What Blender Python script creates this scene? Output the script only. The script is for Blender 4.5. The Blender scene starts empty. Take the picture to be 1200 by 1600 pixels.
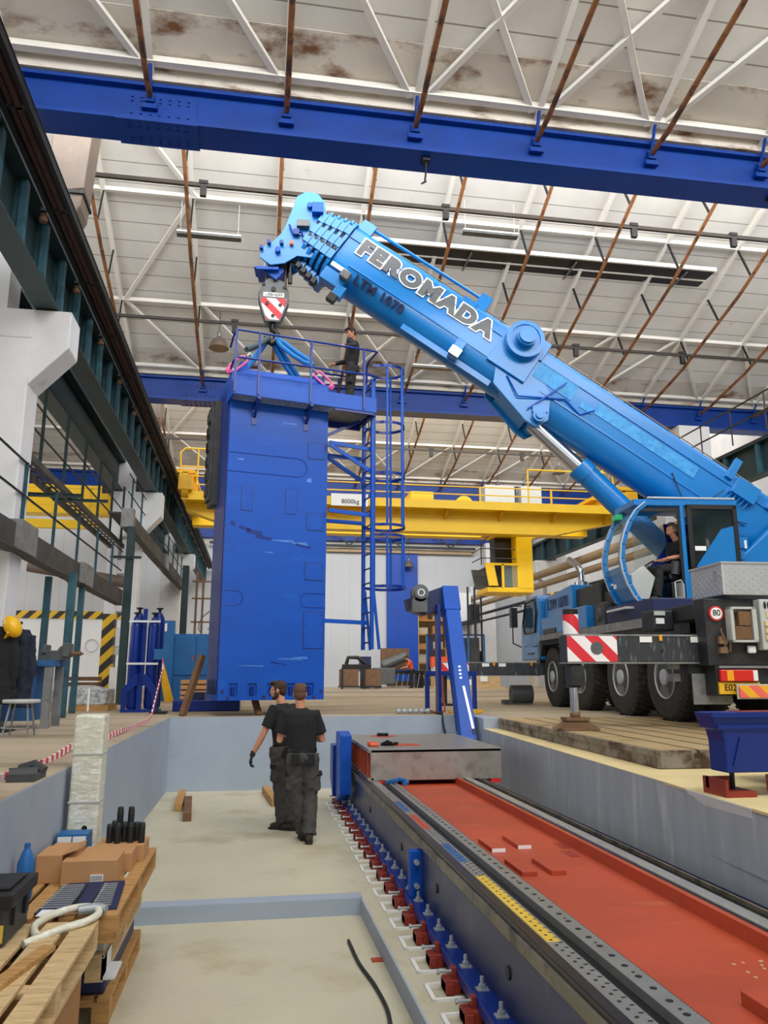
import bpy, bmesh, math, random
from mathutils import Vector as V, Matrix as MX
random.seed(7)
sc = bpy.context.scene
COL = sc.collection
PI = math.pi

# ---------------------------------------------------------------- camera
cam_data = bpy.data.cameras.new('camera')
cam = bpy.data.objects.new('camera', cam_data)
COL.objects.link(cam)
cam_data.sensor_width = 36.0
cam_data.lens = 27.0
cam_data.clip_end = 300
cam.location = (0, 0, 0.7)
pitch, yaw = math.radians(11.997), math.radians(9.259)
cam.rotation_euler = (PI / 2 + pitch, 0, -yaw)
sc.camera = cam

# ---------------------------------------------------------------- world, light, exposure
sc.view_settings.view_transform = 'Standard'
sc.view_settings.look = 'None'
sc.view_settings.gamma = 1
sc.view_settings.use_curve_mapping = False
sc.view_settings.exposure = -0.33
W = bpy.data.worlds.new('overcast_sky')
sc.world = W
W.use_nodes = True
bg = W.node_tree.nodes['Background']
bg.inputs['Color'].default_value = (0.86, 0.93, 1.0, 1)
bg.inputs['Strength'].default_value = 0.4


def daylight(name, loc, rot, sx, sy, power, col=(1, 0.985, 0.96)):
    l = bpy.data.lights.new(name, 'AREA')
    l.shape = 'RECTANGLE'
    l.size, l.size_y = sx, sy
    l.energy = power
    l.color = col
    o = bpy.data.objects.new(name, l)
    COL.objects.link(o)
    o.location = loc
    o.rotation_euler = rot
    return o


BEAMS = [10.75, 22.9, 34.9, 46.9]
# daylight enters through the upright rooflight band above every roof beam
for yb, pw in ((-1.2, 3000), (10.75, 2300), (22.9, 2300), (34.9, 2300)):
    daylight('rooflight_daylight', (4.8, yb + 0.95, 12.0), (math.radians(75), 0, 0), 22.0, 3.6, pw)
# added soft frontal fill, from the hall end left open behind the photographer
daylight('rear_fill', (3.0, -7.0, 4.0), (math.radians(88), 0, 0), 14.0, 7.0, 380, (0.97, 0.985, 1.0))
daylight('side_window_daylight', (-12.5, 17, 4.2), (math.radians(90), 0, math.radians(-90)), 22.0, 5.0, 700, (0.97, 0.985, 1.0))


# ---------------------------------------------------------------- materials
def lin(h):
    h = h.lstrip('#')
    r = []
    for i in (0, 2, 4):
        c = int(h[i:i + 2], 16) / 255
        r.append(c / 12.92 if c <= .04045 else ((c + .055) / 1.055) ** 2.4)
    return (r[0], r[1], r[2], 1)


MATS = {}


def mat(name, col, rough=.5, metal=0., var=.12, scale=3., col2=None, bump=0., bscale=40., coat=0., streak=None, thr=(.55, .7), alpha=1., trans=0., spec=.5):
    """procedural paint / metal / concrete: base colour, broad tonal wear, optional second colour as stains with a shape of their own"""
    m = bpy.data.materials.new(name)
    m.use_nodes = True
    nt = m.node_tree
    N, L = nt.nodes, nt.links
    b = N['Principled BSDF']
    b.inputs['Roughness'].default_value = rough
    b.inputs['Metallic'].default_value = metal
    b.inputs['Specular IOR Level'].default_value = spec
    if coat:
        b.inputs['Coat Weight'].default_value = coat
        b.inputs['Coat Roughness'].default_value = .12
    if alpha < 1:
        b.inputs['Alpha'].default_value = alpha
    if trans:
        b.inputs['Transmission Weight'].default_value = trans
    c = lin(col)
    tc = N.new('ShaderNodeTexCoord')
    mp = N.new('ShaderNodeMapping')
    L.new(tc.outputs['Object'], mp.inputs['Vector'])
    if streak:
        mp.inputs['Scale'].default_value = streak
    nz = N.new('ShaderNodeTexNoise')
    nz.inputs['Scale'].default_value = scale
    nz.inputs['Detail'].default_value = 6
    nz.inputs['Roughness'].default_value = .6
    L.new(mp.outputs['Vector'], nz.inputs['Vector'])
    rp = N.new('ShaderNodeValToRGB')
    rp.color_ramp.elements[0].position = .3
    rp.color_ramp.elements[1].position = .7
    rp.color_ramp.elements[0].color = (c[0] * (1 - var), c[1] * (1 - var), c[2] * (1 - var), 1)
    rp.color_ramp.elements[1].color = (min(1, c[0] * (1 + var)), min(1, c[1] * (1 + var)), min(1, c[2] * (1 + var)), 1)
    L.new(nz.outputs['Fac'], rp.inputs['Fac'])
    out = rp.outputs['Color']
    if col2:
        n2 = N.new('ShaderNodeTexNoise')
        n2.inputs['Scale'].default_value = scale * 1.7
        n2.inputs['Detail'].default_value = 8
        n2.inputs['Roughness'].default_value = .65
        L.new(mp.outputs['Vector'], n2.inputs['Vector'])
        mr = N.new('ShaderNodeMapRange')
        mr.inputs['From Min'].default_value = thr[0]
        mr.inputs['From Max'].default_value = thr[1]
        L.new(n2.outputs['Fac'], mr.inputs['Value'])
        mx = N.new('ShaderNodeMix')
        mx.data_type = 'RGBA'
        L.new(mr.outputs['Result'], mx.inputs['Factor'])
        L.new(out, mx.inputs['A'])
        mx.inputs['B'].default_value = lin(col2)
        out = mx.outputs['Result']
    L.new(out, b.inputs['Base Color'])
    if bump:
        n3 = N.new('ShaderNodeTexNoise')
        n3.inputs['Scale'].default_value = bscale
        n3.inputs['Detail'].default_value = 5
        L.new(mp.outputs['Vector'], n3.inputs['Vector'])
        bp = N.new('ShaderNodeBump')
        bp.inputs['Strength'].default_value = bump
        bp.inputs['Distance'].default_value = .02
        L.new(n3.outputs['Fac'], bp.inputs['Height'])
        L.new(bp.outputs['Normal'], b.inputs['Normal'])
    MATS[name] = m
    return m


def bands(m, axis, period, width, col, soft=.0):
    """joint lines of another colour across axis (0,1,2) every period metres"""
    nt = m.node_tree
    N, L = nt.nodes, nt.links
    b = N['Principled BSDF']
    src = b.inputs['Base Color'].links[0].from_socket
    tc = N.new('ShaderNodeTexCoord')
    sp = N.new('ShaderNodeSeparateXYZ')
    L.new(tc.outputs['Object'], sp.inputs[0])
    md = N.new('ShaderNodeMath')
    md.operation = 'PINGPONG'
    L.new(sp.outputs[axis], md.inputs[0])
    md.inputs[1].default_value = period / 2
    lt = N.new('ShaderNodeMath')
    lt.operation = 'LESS_THAN'
    L.new(md.outputs[0], lt.inputs[0])
    lt.inputs[1].default_value = width / 2
    mx = N.new('ShaderNodeMix')
    mx.data_type = 'RGBA'
    L.new(lt.outputs[0], mx.inputs['Factor'])
    L.new(src, mx.inputs['A'])
    mx.inputs['B'].default_value = lin(col)
    L.new(mx.outputs['Result'], b.inputs['Base Color'])
    return m


def stripes(name, ca, cb, period, direction=(1, 0, 1), rough=.5, metal=0):
    m = mat(name, ca, rough, metal, var=.03)
    nt = m.node_tree
    N, L = nt.nodes, nt.links
    b = N['Principled BSDF']
    tc = N.new('ShaderNodeTexCoord')
    dt = N.new('ShaderNodeVectorMath')
    dt.operation = 'DOT_PRODUCT'
    L.new(tc.outputs['Object'], dt.inputs[0])
    d = V(direction).normalized()
    dt.inputs[1].default_value = d
    md = N.new('ShaderNodeMath')
    md.operation = 'PINGPONG'
    L.new(dt.outputs['Value'], md.inputs[0])
    md.inputs[1].default_value = period / 2
    lt = N.new('ShaderNodeMath')
    lt.operation = 'LESS_THAN'
    L.new(md.outputs[0], lt.inputs[0])
    lt.inputs[1].default_value = period / 4
    mx = N.new('ShaderNodeMix')
    mx.data_type = 'RGBA'
    L.new(lt.outputs[0], mx.inputs['Factor'])
    mx.inputs['A'].default_value = lin(ca)
    mx.inputs['B'].default_value = lin(cb)
    L.new(mx.outputs['Result'], b.inputs['Base Color'])
    return m


def emis(name, col, s):
    m = mat(name, col, .5)
    b = m.node_tree.nodes['Principled BSDF']
    b.inputs['Emission Color'].default_value = lin(col)
    b.inputs['Emission Strength'].default_value = s
    return m


def glass(name, col, alpha, rough=.05):
    m = mat(name, col, rough, 0, var=.02, alpha=alpha)
    return m


# ---------------------------------------------------------------- mesh builder
WM = {}          # world matrix of every thing


class MB:
    def __init__(s, T=None):
        s.vs, s.fs, s.T, s.loc = [], [], T or MX.Identity(4), False

    def add(s, pts, faces):
        n = len(s.vs)
        s.vs += [s.T @ V(p) for p in pts]
        s.fs += [tuple(n + i for i in f) for f in faces]
        return s

    def box(s, x0, x1, y0, y1, z0, z1):
        p = [(x, y, z) for z in (z0, z1) for y in (y0, y1) for x in (x0, x1)]
        return s.add(p, [(0, 2, 3, 1), (4, 5, 7, 6), (0, 1, 5, 4), (2, 6, 7, 3), (0, 4, 6, 2), (1, 3, 7, 5)])

    def bar(s, a, b, w, h, up=(0, 0, 1)):
        a, b, up = V(a), V(b), V(up)
        d = (b - a).normalized()
        x = d.cross(up)
        if x.length < 1e-4:
            x = d.cross(V((0, 1, 0)))
        x.normalize()
        y = x.cross(d).normalized()
        p = []
        for e in (a, b):
            for i, j in ((-1, -1), (1, -1), (1, 1), (-1, 1)):
                p.append(e + x * (w / 2 * i) + y * (h / 2 * j))
        return s.add(p, [(3, 2, 1, 0), (4, 5, 6, 7), (0, 1, 5, 4), (1, 2, 6, 5), (2, 3, 7, 6), (3, 0, 4, 7)])

    def angle(s, a, b, w, t=.012, up=(0, 0, 1)):
        """L section"""
        a, b, up = V(a), V(b), V(up)
        d = (b - a).normalized()
        x = d.cross(up).normalized()
        y = x.cross(d).normalized()
        s.bar(a + x * w / 2, b + x * w / 2, w, t, up)
        s.bar(a + y * w / 2, b + y * w / 2, t, w, up)
        return s

    def ibeam(s, a, b, w, h, t=.02, tf=.03, up=(0, 0, 1)):
        a, b, up = V(a), V(b), V(up)
        d = (b - a).normalized()
        x = d.cross(up).normalized()
        y = x.cross(d).normalized()
        s.bar(a + y * (h / 2 - tf / 2), b + y * (h / 2 - tf / 2), w, tf, up)
        s.bar(a - y * (h / 2 - tf / 2), b - y * (h / 2 - tf / 2), w, tf, up)
        s.bar(a, b, t, h - 2 * tf, up)
        return s

    def tube(s, pts, r, n=8, closed=False, sy=1., up=(0, 0, 1)):
        pts = [V(p) for p in pts]
        m = len(pts)
        rs = r if isinstance(r, (list, tuple)) else [r] * m
        rings = []
        prev = None
        for i, p in enumerate(pts):
            if closed:
                d = (pts[(i + 1) % m] - pts[i - 1])
            elif i == 0:
                d = pts[1] - p
            elif i == m - 1:
                d = p - pts[i - 1]
            else:
                d = (pts[i + 1] - p).normalized() + (p - pts[i - 1]).normalized()
            d = d.normalized() if d.length > 1e-9 else V((0, 0, 1))
            if prev is None:
                x = d.cross(V(up))
                if x.length < 1e-3:
                    x = d.cross(V((0, 1, 0)))
            else:
                x = prev - d * prev.dot(d)
            x.normalize()
            prev = x
            y = d.cross(x).normalized()
            rr = rs[i]
            ra, rb = rr if isinstance(rr, (list, tuple)) else (rr, rr * sy)
            rings.append([p + x * (math.cos(2 * PI * k / n) * ra) + y * (math.sin(2 * PI * k / n) * rb) for k in range(n)])
        vs = [q for g in rings for q in g]
        fs = []
        for i in range(m if closed else m - 1):
            j = (i + 1) % m
            for k in range(n):
                l = (k + 1) % n
                fs.append((i * n + k, j * n + k, j * n + l, i * n + l)[::-1])
        if not closed:
            fs.append(tuple(range(n)))
            fs.append(tuple((m - 1) * n + k for k in range(n))[::-1])
        return s.add(vs, fs)

    def cyl(s, a, b, r, n=20, r2=None):
        return s.tube([a, b], [r, r if r2 is None else r2], n)

    def ring(s, a, b, r0, r1, n=24):
        """hollow cylinder between a and b, inner r0 outer r1"""
        a, b = V(a), V(b)
        d = (b - a).normalized()
        x = d.cross(V((0, 0, 1)))
        if x.length < 1e-3:
            x = d.cross(V((0, 1, 0)))
        x.normalize()
        y = d.cross(x)
        vs, fs = [], []
        for k in range(n):
            c, q = math.cos(2 * PI * k / n), math.sin(2 * PI * k / n)
            e = x * c + y * q
            vs += [a + e * r0, a + e * r1, b + e * r1, b + e * r0]
        for k in range(n):
            l = (k + 1) % n
            for i in range(4):
                j = (i + 1) % 4
                fs.append((k * 4 + i, k * 4 + j, l * 4 + j, l * 4 + i))
        return s.add(vs, fs)

    def prism(s, poly, o, u, v, w0, w1):
        """polygon in plane o + a*u + b*v, extruded from w0 to w1 along u x v"""
        o, u, v = V(o), V(u).normalized(), V(v).normalized()
        w = u.cross(v)
        n = len(poly)
        vs = [o + u * a + v * b + w * w0 for a, b in poly] + [o + u * a + v * b + w * w1 for a, b in poly]
        fs = [tuple(range(n))[::-1], tuple(range(n, 2 * n))]
        for i in range(n):
            j = (i + 1) % n
            fs.append((i, j, n + j, n + i))
        return s.add(vs, fs)

    def lathe(s, prof, o, axis=(0, 0, 1), n=20):
        o, d = V(o), V(axis).normalized()
        x = d.cross(V((0, 1, 0)))
        if x.length < 1e-3:
            x = d.cross(V((1, 0, 0)))
        x.normalize()
        y = d.cross(x)
        vs, fs = [], []
        for r, h in prof:
            for k in range(n):
                t = 2 * PI * k / n
                vs.append(o + d * h + (x * math.cos(t) + y * math.sin(t)) * max(r, 1e-4))
        for i in range(len(prof) - 1):
            for k in range(n):
                l = (k + 1) % n
                fs.append((i * n + k, i * n + l, (i + 1) * n + l, (i + 1) * n + k))
        fs.append(tuple(range(n))[::-1])
        fs.append(tuple((len(prof) - 1) * n + k for k in range(n)))
        return s.add(vs, fs)

    def ell(s, c, r, n=14, m=9, R=None):
        c = V(c)
        vs, fs = [], []
        for i in range(m + 1):
            f = PI * i / m
            for k in range(n):
                t = 2 * PI * k / n
                p = V((math.sin(f) * math.cos(t) * r[0], math.sin(f) * math.sin(t) * r[1], math.cos(f) * r[2]))
                if R is not None:
                    p = R @ p
                vs.append(c + p)
        for i in range(m):
            for k in range(n):
                l = (k + 1) % n
                fs.append((i * n + k, (i + 1) * n + k, (i + 1) * n + l, i * n + l))
        return s.add(vs, fs)

    def quad(s, a, b, c, d):
        return s.add([a, b, c, d], [(0, 1, 2, 3)])

    def build(s, name, m, parent=None, smooth=False, bevel=0, kind=None, angle=40):
        me = bpy.data.meshes.new(name)
        o = bpy.data.objects.new(name, me)
        COL.objects.link(o)
        if parent is not None:
            inv = WM[parent.name]
            o.parent = parent
            WM[o.name] = inv
            me.from_pydata([inv @ v for v in s.vs], [], s.fs)
        else:
            lo = V((min(v.x for v in s.vs), min(v.y for v in s.vs), min(v.z for v in s.vs)))
            hi = V((max(v.x for v in s.vs), max(v.y for v in s.vs), max(v.z for v in s.vs)))
            base = V(((lo.x + hi.x) / 2, (lo.y + hi.y) / 2, lo.z))
            if kind == 'structure':
                base = V((0, 0, 0))
            o.location = base
            WM[o.name] = MX.Translation(-base)
            me.from_pydata([v - base for v in s.vs], [], s.fs)
        bm = bmesh.new()
        bm.from_mesh(me)
        bmesh.ops.recalc_face_normals(bm, faces=bm.faces)
        bm.to_mesh(me)
        bm.free()
        me.materials.append(MATS[m] if isinstance(m, str) else m)
        if smooth:
            me.polygons.foreach_set('use_smooth', [True] * len(me.polygons))
            try:
                me.set_sharp_from_angle(angle=math.radians(angle))
            except Exception:
                pass
        if bevel:
            b = o.modifiers.new('edge', 'BEVEL')
            b.width = bevel
            b.segments = 2
            b.limit_method = 'ANGLE'
        if kind:
            o['kind'] = kind
        return o


def thing(name, label, cat, loc=(0, 0, 0), group=None, rotz=0.):
    o = bpy.data.objects.new(name, None)
    o.empty_display_size = .2
    COL.objects.link(o)
    o.location = loc
    o.rotation_euler = (0, 0, rotz)
    WM[o.name] = (MX.Translation(V(loc)) @ MX.Rotation(rotz, 4, 'Z')).inverted()
    o['label'] = label
    o['category'] = cat
    if group:
        o['group'] = group
    return o


def tag(o, label, cat, group=None):
    o['label'] = label
    o['category'] = cat
    if group:
        o['group'] = group
    return o


def kids(o):
    return [c for c in bpy.data.objects if c.parent == o]


KIDS = {}


def copy_thing(root, loc, label=None, rotz=None, group=None):
    """a copy of a thing with copies of its parts and sub-parts"""
    c = root.copy()
    COL.objects.link(c)
    c.location = loc
    if rotz is not None:
        c.rotation_euler = (0, 0, rotz)
    if label:
        c['label'] = label
    if group:
        c['group'] = group
    if root.name not in KIDS:
        KIDS[root.name] = [(k, kids(k)) for k in kids(root)]
    for k, sub in KIDS[root.name]:
        d = k.copy()
        COL.objects.link(d)
        d.parent = c
        for q in sub:
            e = q.copy()
            COL.objects.link(e)
            e.parent = d
    return c


def text(name, s, size, m, M, parent, extrude=.004, spacing=1., offset=0.):
    """lettering: M maps text-plane coordinates (x right, y up) to the world"""
    cu = bpy.data.curves.new(name, 'FONT')
    cu.body = s
    cu.size = size
    cu.extrude = extrude
    cu.align_x = 'CENTER'
    cu.align_y = 'CENTER'
    cu.space_character = spacing
    cu.offset = offset
    t = bpy.data.objects.new(name, cu)
    COL.objects.link(t)
    dg = bpy.context.evaluated_depsgraph_get()
    me = bpy.data.meshes.new_from_object(t.evaluated_get(dg))
    bpy.data.objects.remove(t)
    inv = WM[parent.name]
    me.transform(inv @ M)
    o = bpy.data.objects.new(name, me)
    COL.objects.link(o)
    o.parent = parent
    WM[o.name] = inv
    me.materials.clear()
    me.materials.append(MATS[m])
    return o


def frame(o, x, y):
    """4x4 with origin o, x axis, y axis, z = x cross y"""
    x, y = V(x).normalized(), V(y).normalized()
    z = x.cross(y).normalized()
    y = z.cross(x)
    M = MX.Identity(4)
    for i in range(3):
        M[i][0], M[i][1], M[i][2], M[i][3] = x[i], y[i], z[i], o[i]
    return M


def smooth_path(pts, k=6):
    p = [V(q) for q in pts]
    out = []
    for i in range(len(p) - 1):
        a, b, c, d = p[max(i - 1, 0)], p[i], p[i + 1], p[min(i + 2, len(p) - 1)]
        for j in range(k):
            t = j / k
            out.append(.5 * ((2 * b) + (c - a) * t + (2 * a - 5 * b + 4 * c - d) * t * t + (3 * b - a - 3 * c + d) * t ** 3))
    return out + [p[-1]]


# palette
mat('roof_white', '#dedcd8', .8, var=.07, scale=1.1, col2='#b49470', thr=(.66, .76), bump=.15, bscale=18)
bands(MATS['roof_white'], 1, .5, .022, '#96928b')
mat('gutter_stained', '#d8d2c8', .85, var=.1, scale=.8, col2='#7a5334', thr=(.52, .66), streak=(.6, 1, 2))
mat('steel_white', '#e9e6df', .55, var=.06, scale=2, col2='#bfae97', thr=(.68, .8))
mat('rod_brown', '#8a5a33', .55, var=.2, scale=2, col2='#4f3524', thr=(.5, .6))
mat('dark_steel', '#24292b', .5, .3, var=.2)
mat('beam_blue', '#003a92', .45, spec=.3, var=.15, scale=1.5, coat=.05)
mat('girder_green', '#22383b', .5, var=.2, scale=2, col2='#232b29', thr=(.55, .75))
mat('girder_teal', '#2b5866', .5, var=.18, scale=2, col2='#1f383e', thr=(.45, .65))
mat('rail_black', '#1b1d1c', .55, .2, var=.3, scale=5)
mat('rail_rust', '#4a302c', .6, .3, var=.3, scale=5)
mat('column_white', '#dfe0e2', .75, var=.06, scale=1.5, col2='#b6b1a8', thr=(.62, .8), bump=.15)
mat('beam_grime', '#4b4a47', .7, var=.25, scale=2, col2='#2f2d2b', thr=(.5, .7))
mat('floor_concrete', '#b0a189', .7, var=.16, scale=.5, col2='#83725a', thr=(.5, .68), bump=.05, bscale=30, streak=(.35, 1.6, 1))
mat('pit_floor', '#c3bda6', .75, var=.08, scale=.8, col2='#a79e7c', thr=(.52, .75), bump=.04)
mat('pit_wall', '#a0acbb', .6, var=.07, scale=1.2, col2='#97a3b2', thr=(.55, .75))
mat('pit_wall_right', '#a4abb3', .65, var=.1, scale=1.4, col2='#c9ccc8', thr=(.55, .72), streak=(3, 3, .35), bump=.05)
mat('edge_cream', '#d8c692', .7, var=.08, scale=2)
mat('panel_light', '#bfc3c8', .55, var=.03, scale=.6)
bands(MATS['panel_light'], 0, 1.1, .03, '#b3b7bc')
mat('panel_white', '#e8eaec', .55, var=.03, scale=.6)
mat('door_blue', '#0044aa', .45, var=.08, scale=.6)
bands(MATS['door_blue'], 0, .45, .02, '#0a3c96')
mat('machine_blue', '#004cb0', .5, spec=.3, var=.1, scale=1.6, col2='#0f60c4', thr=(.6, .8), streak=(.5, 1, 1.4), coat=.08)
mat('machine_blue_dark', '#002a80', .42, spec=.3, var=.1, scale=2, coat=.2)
mat('navy', '#16234f', .5, var=.15)
mat('crane_blue', '#0076c0', .32, var=.08, scale=1.2, coat=.2)
mat('crane_blue_worn', '#3796d2', .5, var=.12, scale=5, col2='#0f80c6', thr=(.42, .62))
mat('truck_blue', '#1a74b8', .35, var=.08, scale=1.5, coat=.4)
mat('yellow', '#f2c40a', .45, var=.06, scale=1.5)
mat('yellow_dark', '#d9a406', .5, var=.1)
mat('rubber', '#2b2b29', .8, var=.25, scale=6, col2='#55524b', thr=(.55, .75), bump=.3)
mat('wheel_grey', '#b3b8bd', .45, .1, var=.08)
mat('chassis_black', '#1d1f22', .5, var=.25, scale=3, col2='#3a3a39', thr=(.5, .75))
mat('outrigger_black', '#2e3237', .55, var=.2, scale=3, col2='#868a88', thr=(.55, .72), streak=(5, 5, .7))
mat('grey_steel', '#8d8f8f', .5, .4, var=.15, scale=3, col2='#6f6a62', thr=(.5, .7))
mat('chrome', '#c9ccd0', .18, 1., var=.05)
mat('checker_aluminium', '#cfd1d3', .35, .7, var=.06, bump=0)
mat('box_grey', '#b9bdb9', .5, var=.06)
mat('glass_dark', '#26302c', .05, alpha=.55)
mat('glass_clear', '#9fb5b0', .04, alpha=.22)
mat('cab_black', '#0f1012', .4, var=.1)
mat('plate_machined', '#a9a29a', .35, .55, var=.12, scale=2.5, col2='#8c7d70', thr=(.5, .7))
mat('plate_top_worn', '#8f8f8c', .4, .4, var=.12, scale=2.5, col2='#74706a', thr=(.5, .7), streak=(.4, 3, 1))
mat('primer_red', '#ad4628', .5, var=.16, scale=1.2, col2='#c46a48', thr=(.58, .75), streak=(.7, 1.4, 1))
mat('primer_dark', '#8c2d1d', .5, var=.2, scale=5)
mat('bed_side', '#343c63', .35, .3, var=.15, scale=1.2, col2='#5a5a66', thr=(.5, .7))
mat('bed_edge_oiled', '#7c7566', .4, .4, var=.2, scale=3, col2='#4a463c', thr=(.5, .65))
mat('way_steel', '#2c2e30', .25, .8, var=.15, scale=3)
mat('way_dark', '#26272a', .3, .6, var=.2, scale=3)
mat('way_bright', '#b9bbb8', .35, .6, var=.1, scale=4)
mat('tape_yellow', '#d7b53a', .5, var=.1)
mat('rack_steel', '#9a9c98', .4, .6, var=.1, scale=6)
mat('t_plate', '#b79f74', .5, .1, var=.12, scale=1.2, col2='#8f774f', thr=(.5, .7))
mat('t_plate_side', '#8c8577', .7, .1, var=.2, scale=2.5, col2='#4e3a2b', thr=(.45, .62))
mat('slot_dark', '#3b2f22', .8, var=.2)
mat('wood', '#b98d55', .75, var=.18, scale=4, col2='#8c6233', thr=(.5, .7), streak=(1, 6, 6), bump=.1)
mat('wood_pale', '#cdb184', .75, var=.15, scale=4, col2='#a58555', thr=(.5, .7), streak=(1, 6, 6), bump=.1)
mat('wood_dark', '#6f5034', .8, var=.25, scale=5)
mat('cardboard', '#bd8d5f', .8, var=.07, scale=2)
mat('cardboard_dark', '#a07246', .8, var=.07, scale=2)
mat('foam_wrap', '#d9d7c4', .35, var=.08, scale=9, col2='#eeeee6', thr=(.5, .62), bump=.5, bscale=14, streak=(1, 1, 2.5))
mat('plastic_black', '#1e1f1f', .45, var=.15)
mat('plastic_grey', '#3c3f40', .5, var=.15)
mat('plastic_wrap', '#c9ccce', .2, var=.2, scale=7, col2='#7f868b', thr=(.45, .6), bump=.6, bscale=9)
mat('red', '#c9252b', .45, var=.05)
mat('white', '#efefec', .5, var=.03)
mat('letter_grey', '#54585c', .5, var=.2, scale=6)
mat('black', '#121212', .5, var=.1)
mat('sling_blue', '#1772b8', .7, var=.15, scale=8)
mat('sling_grey', '#3f4f55', .75, var=.2, scale=8)
mat('pink', '#e25fa3', .4, var=.05)
mat('block_grey', '#5c5f60', .5, .2, var=.2, scale=5)
mat('orange', '#e2582a', .5, var=.1)
mat('amber', '#f0a51c', .3, var=.05)
mat('lamp_red', '#d92b22', .25, var=.05)
mat('plate_yellow', '#eab51f', .5, var=.05)
mat('locker_blue', '#1c64a0', .5, var=.15, scale=2)
mat('bench_blue', '#2a5c92', .55, var=.25, scale=3, col2='#7d8a94', thr=(.6, .72))
mat('cloth_navy', '#1d2433', .9, var=.2, scale=5)
mat('cloth_black', '#1b1b1d', .9, var=.15, scale=8, bump=.1)
mat('trouser_grey', '#43413f', .9, var=.15, scale=8, bump=.12)
mat('trouser_black', '#262525', .9, var=.2, scale=8, bump=.1)
mat('skin', '#c68a6b', .55, var=.06, scale=12)
mat('hair_brown', '#3a271c', .8, var=.3, scale=60, bump=.4, bscale=120)
mat('hair_light', '#5e4330', .8, var=.3, scale=60, bump=.4, bscale=120)
mat('hair_grey', '#6f6258', .8, var=.25, scale=60)
mat('shoe', '#33291f', .7, var=.2)
mat('glove', '#222426', .8, var=.2)
mat('duct', '#6d6056', .5, .15, var=.15, scale=2, col2='#7b6a5c', thr=(.55, .7))
mat('heater_dark', '#161617', .4, .3, var=.2)
mat('pipe_dark', '#3b342f', .5, .3, var=.2)
mat('cable_black', '#222222', .6)
mat('pipe_tan', '#a89272', .55, .2, var=.15)
mat('sheet_wall', '#b9b7b3', .6, var=.06)
mat('rack_warm', '#c9a878', .6, var=.2)
mat('tool_steel', '#a9aeb2', .4, .3, var=.1)
mat('grating', '#7d8694', .5, .2, var=.2)
mat('helmet', '#efb80e', .35, var=.04)
mat('orange_shirt', '#d8552c', .8, var=.1)
mat('gauge', '#dfe2e4', .4)
mat('blue_glossy', '#1f6fb5', .3, alpha=.8)
mat('trim_silver', '#d3d6d8', .3, .6, var=.04)
mat('rope', '#8f7d6a', .6, .3, var=.2, scale=30)
mat('oxide_brown', '#74583f', .8, var=.25, scale=4)
stripes('hazard_yellow', '#e3b61e', '#2e2b24', .34, (1, 0, -1))
stripes('red_white', '#d92a36', '#f1eeee', .27, (1, 0, 1))
stripes('red_yellow', '#ee6b5c', '#f0b21e', .2, (1, 0, 1))
stripes('red_white_tape', '#cf3a4c', '#efe6e6', .12, (1, 1, 0))
# ================================================================ the hall
XL, XR = -3.45, 13.45           # inner faces of the two column rows


def S(name, m, mb, bevel=0, smooth=False):
    return mb.build(name, m, kind='structure', bevel=bevel, smooth=smooth)


# upper shop floor around the pit
fl = MB()
fl.box(-14, -1.42, -8, 13.85, -.35, 0)
fl.box(-14, 30, 13.85, 58, -.35, 0)
fl.box(7.4, 30, 6.3, 13.85, -.35, 0)
fl.prism([(4.1, 12.84), (7.4, 12.84), (7.4, 13.85), (4.1, 13.85)], (0, 0, 0), (1, 0, 0), (0, 1, 0), -.35, 0)
S('floor', 'floor_concrete', fl)
# right-hand ledge 17 cm lower, beside the pit
led = MB()
led.prism([(3.40, 6.3), (4.8, 6.3), (7.4, 6.3), (7.4, 12.84), (4.08, 12.84), (3.78, 12.84)], (0, 0, 0), (1, 0, 0), (0, 1, 0), -.4, -.172)
led.prism([(3.3, 4.9), (30, 4.9), (30, 6.3), (3.4, 6.3)], (0, 0, 0), (1, 0, 0), (0, 1, 0), -.4, -.172)
led.prism([(3.05, -8), (30, -8), (30, 4.9), (3.3, 4.9)], (0, 0, 0), (1, 0, 0), (0, 1, 0), -.4, -.172)
for i, v in enumerate(led.vs):
    if v.z < -.3:
        led.vs[i] = V((v.x, v.y, -.19))
S('trim_1', 'edge_cream', led)
lb_ = MB()
lb_.prism([(3.41, 6.3), (4.8, 6.3), (7.4, 6.3), (7.4, 12.84), (4.09, 12.84), (3.79, 12.84)], (0, 0, 0), (1, 0, 0), (0, 1, 0), -.6, -.191)
lb_.prism([(3.31, 4.9), (30, 4.9), (30, 6.3), (3.41, 6.3)], (0, 0, 0), (1, 0, 0), (0, 1, 0), -.6, -.191)
lb_.prism([(3.06, -8), (30, -8), (30, 4.9), (3.31, 4.9)], (0, 0, 0), (1, 0, 0), (0, 1, 0), -.6, -.191)
S('trim_5', 'pit_wall_right', lb_)
# pit walls and floor
w = MB(); w.box(-1.75, -1.412, -8, 13.84, -1.6, -.004)
S('wall_left', 'pit_wall', w)
w = MB(); w.box(-1.75, 4.1, 13.84, 14.1, -1.6, -.004)
w.box(3.78, 4.1, 12.85, 13.85, -1.6, -.004)
S('wall_back', 'pit_wall', w)
w = MB()
w.prism([(3.78, 12.9), (3.40, 6.3), (3.05, 0), (2.7, -8), (3.4, -8), (4.1, 12.9)], (0, 0, 0), (1, 0, 0), (0, 1, 0), -1.6, -.176)
S('wall_right', 'pit_wall_right', w)
w = MB(); w.box(-1.42, 3.9, 7.2, 13.85, -1.5, -1.2)
w.prism([(.98, 7.2), (1.02, 4.5), (1.1, -8), (3.9, -8), (3.9, 7.2)], (0, 0, 0), (1, 0, 0), (0, 1, 0), -1.5, -1.2)
S('floor_pit', 'pit_floor', w)
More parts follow.
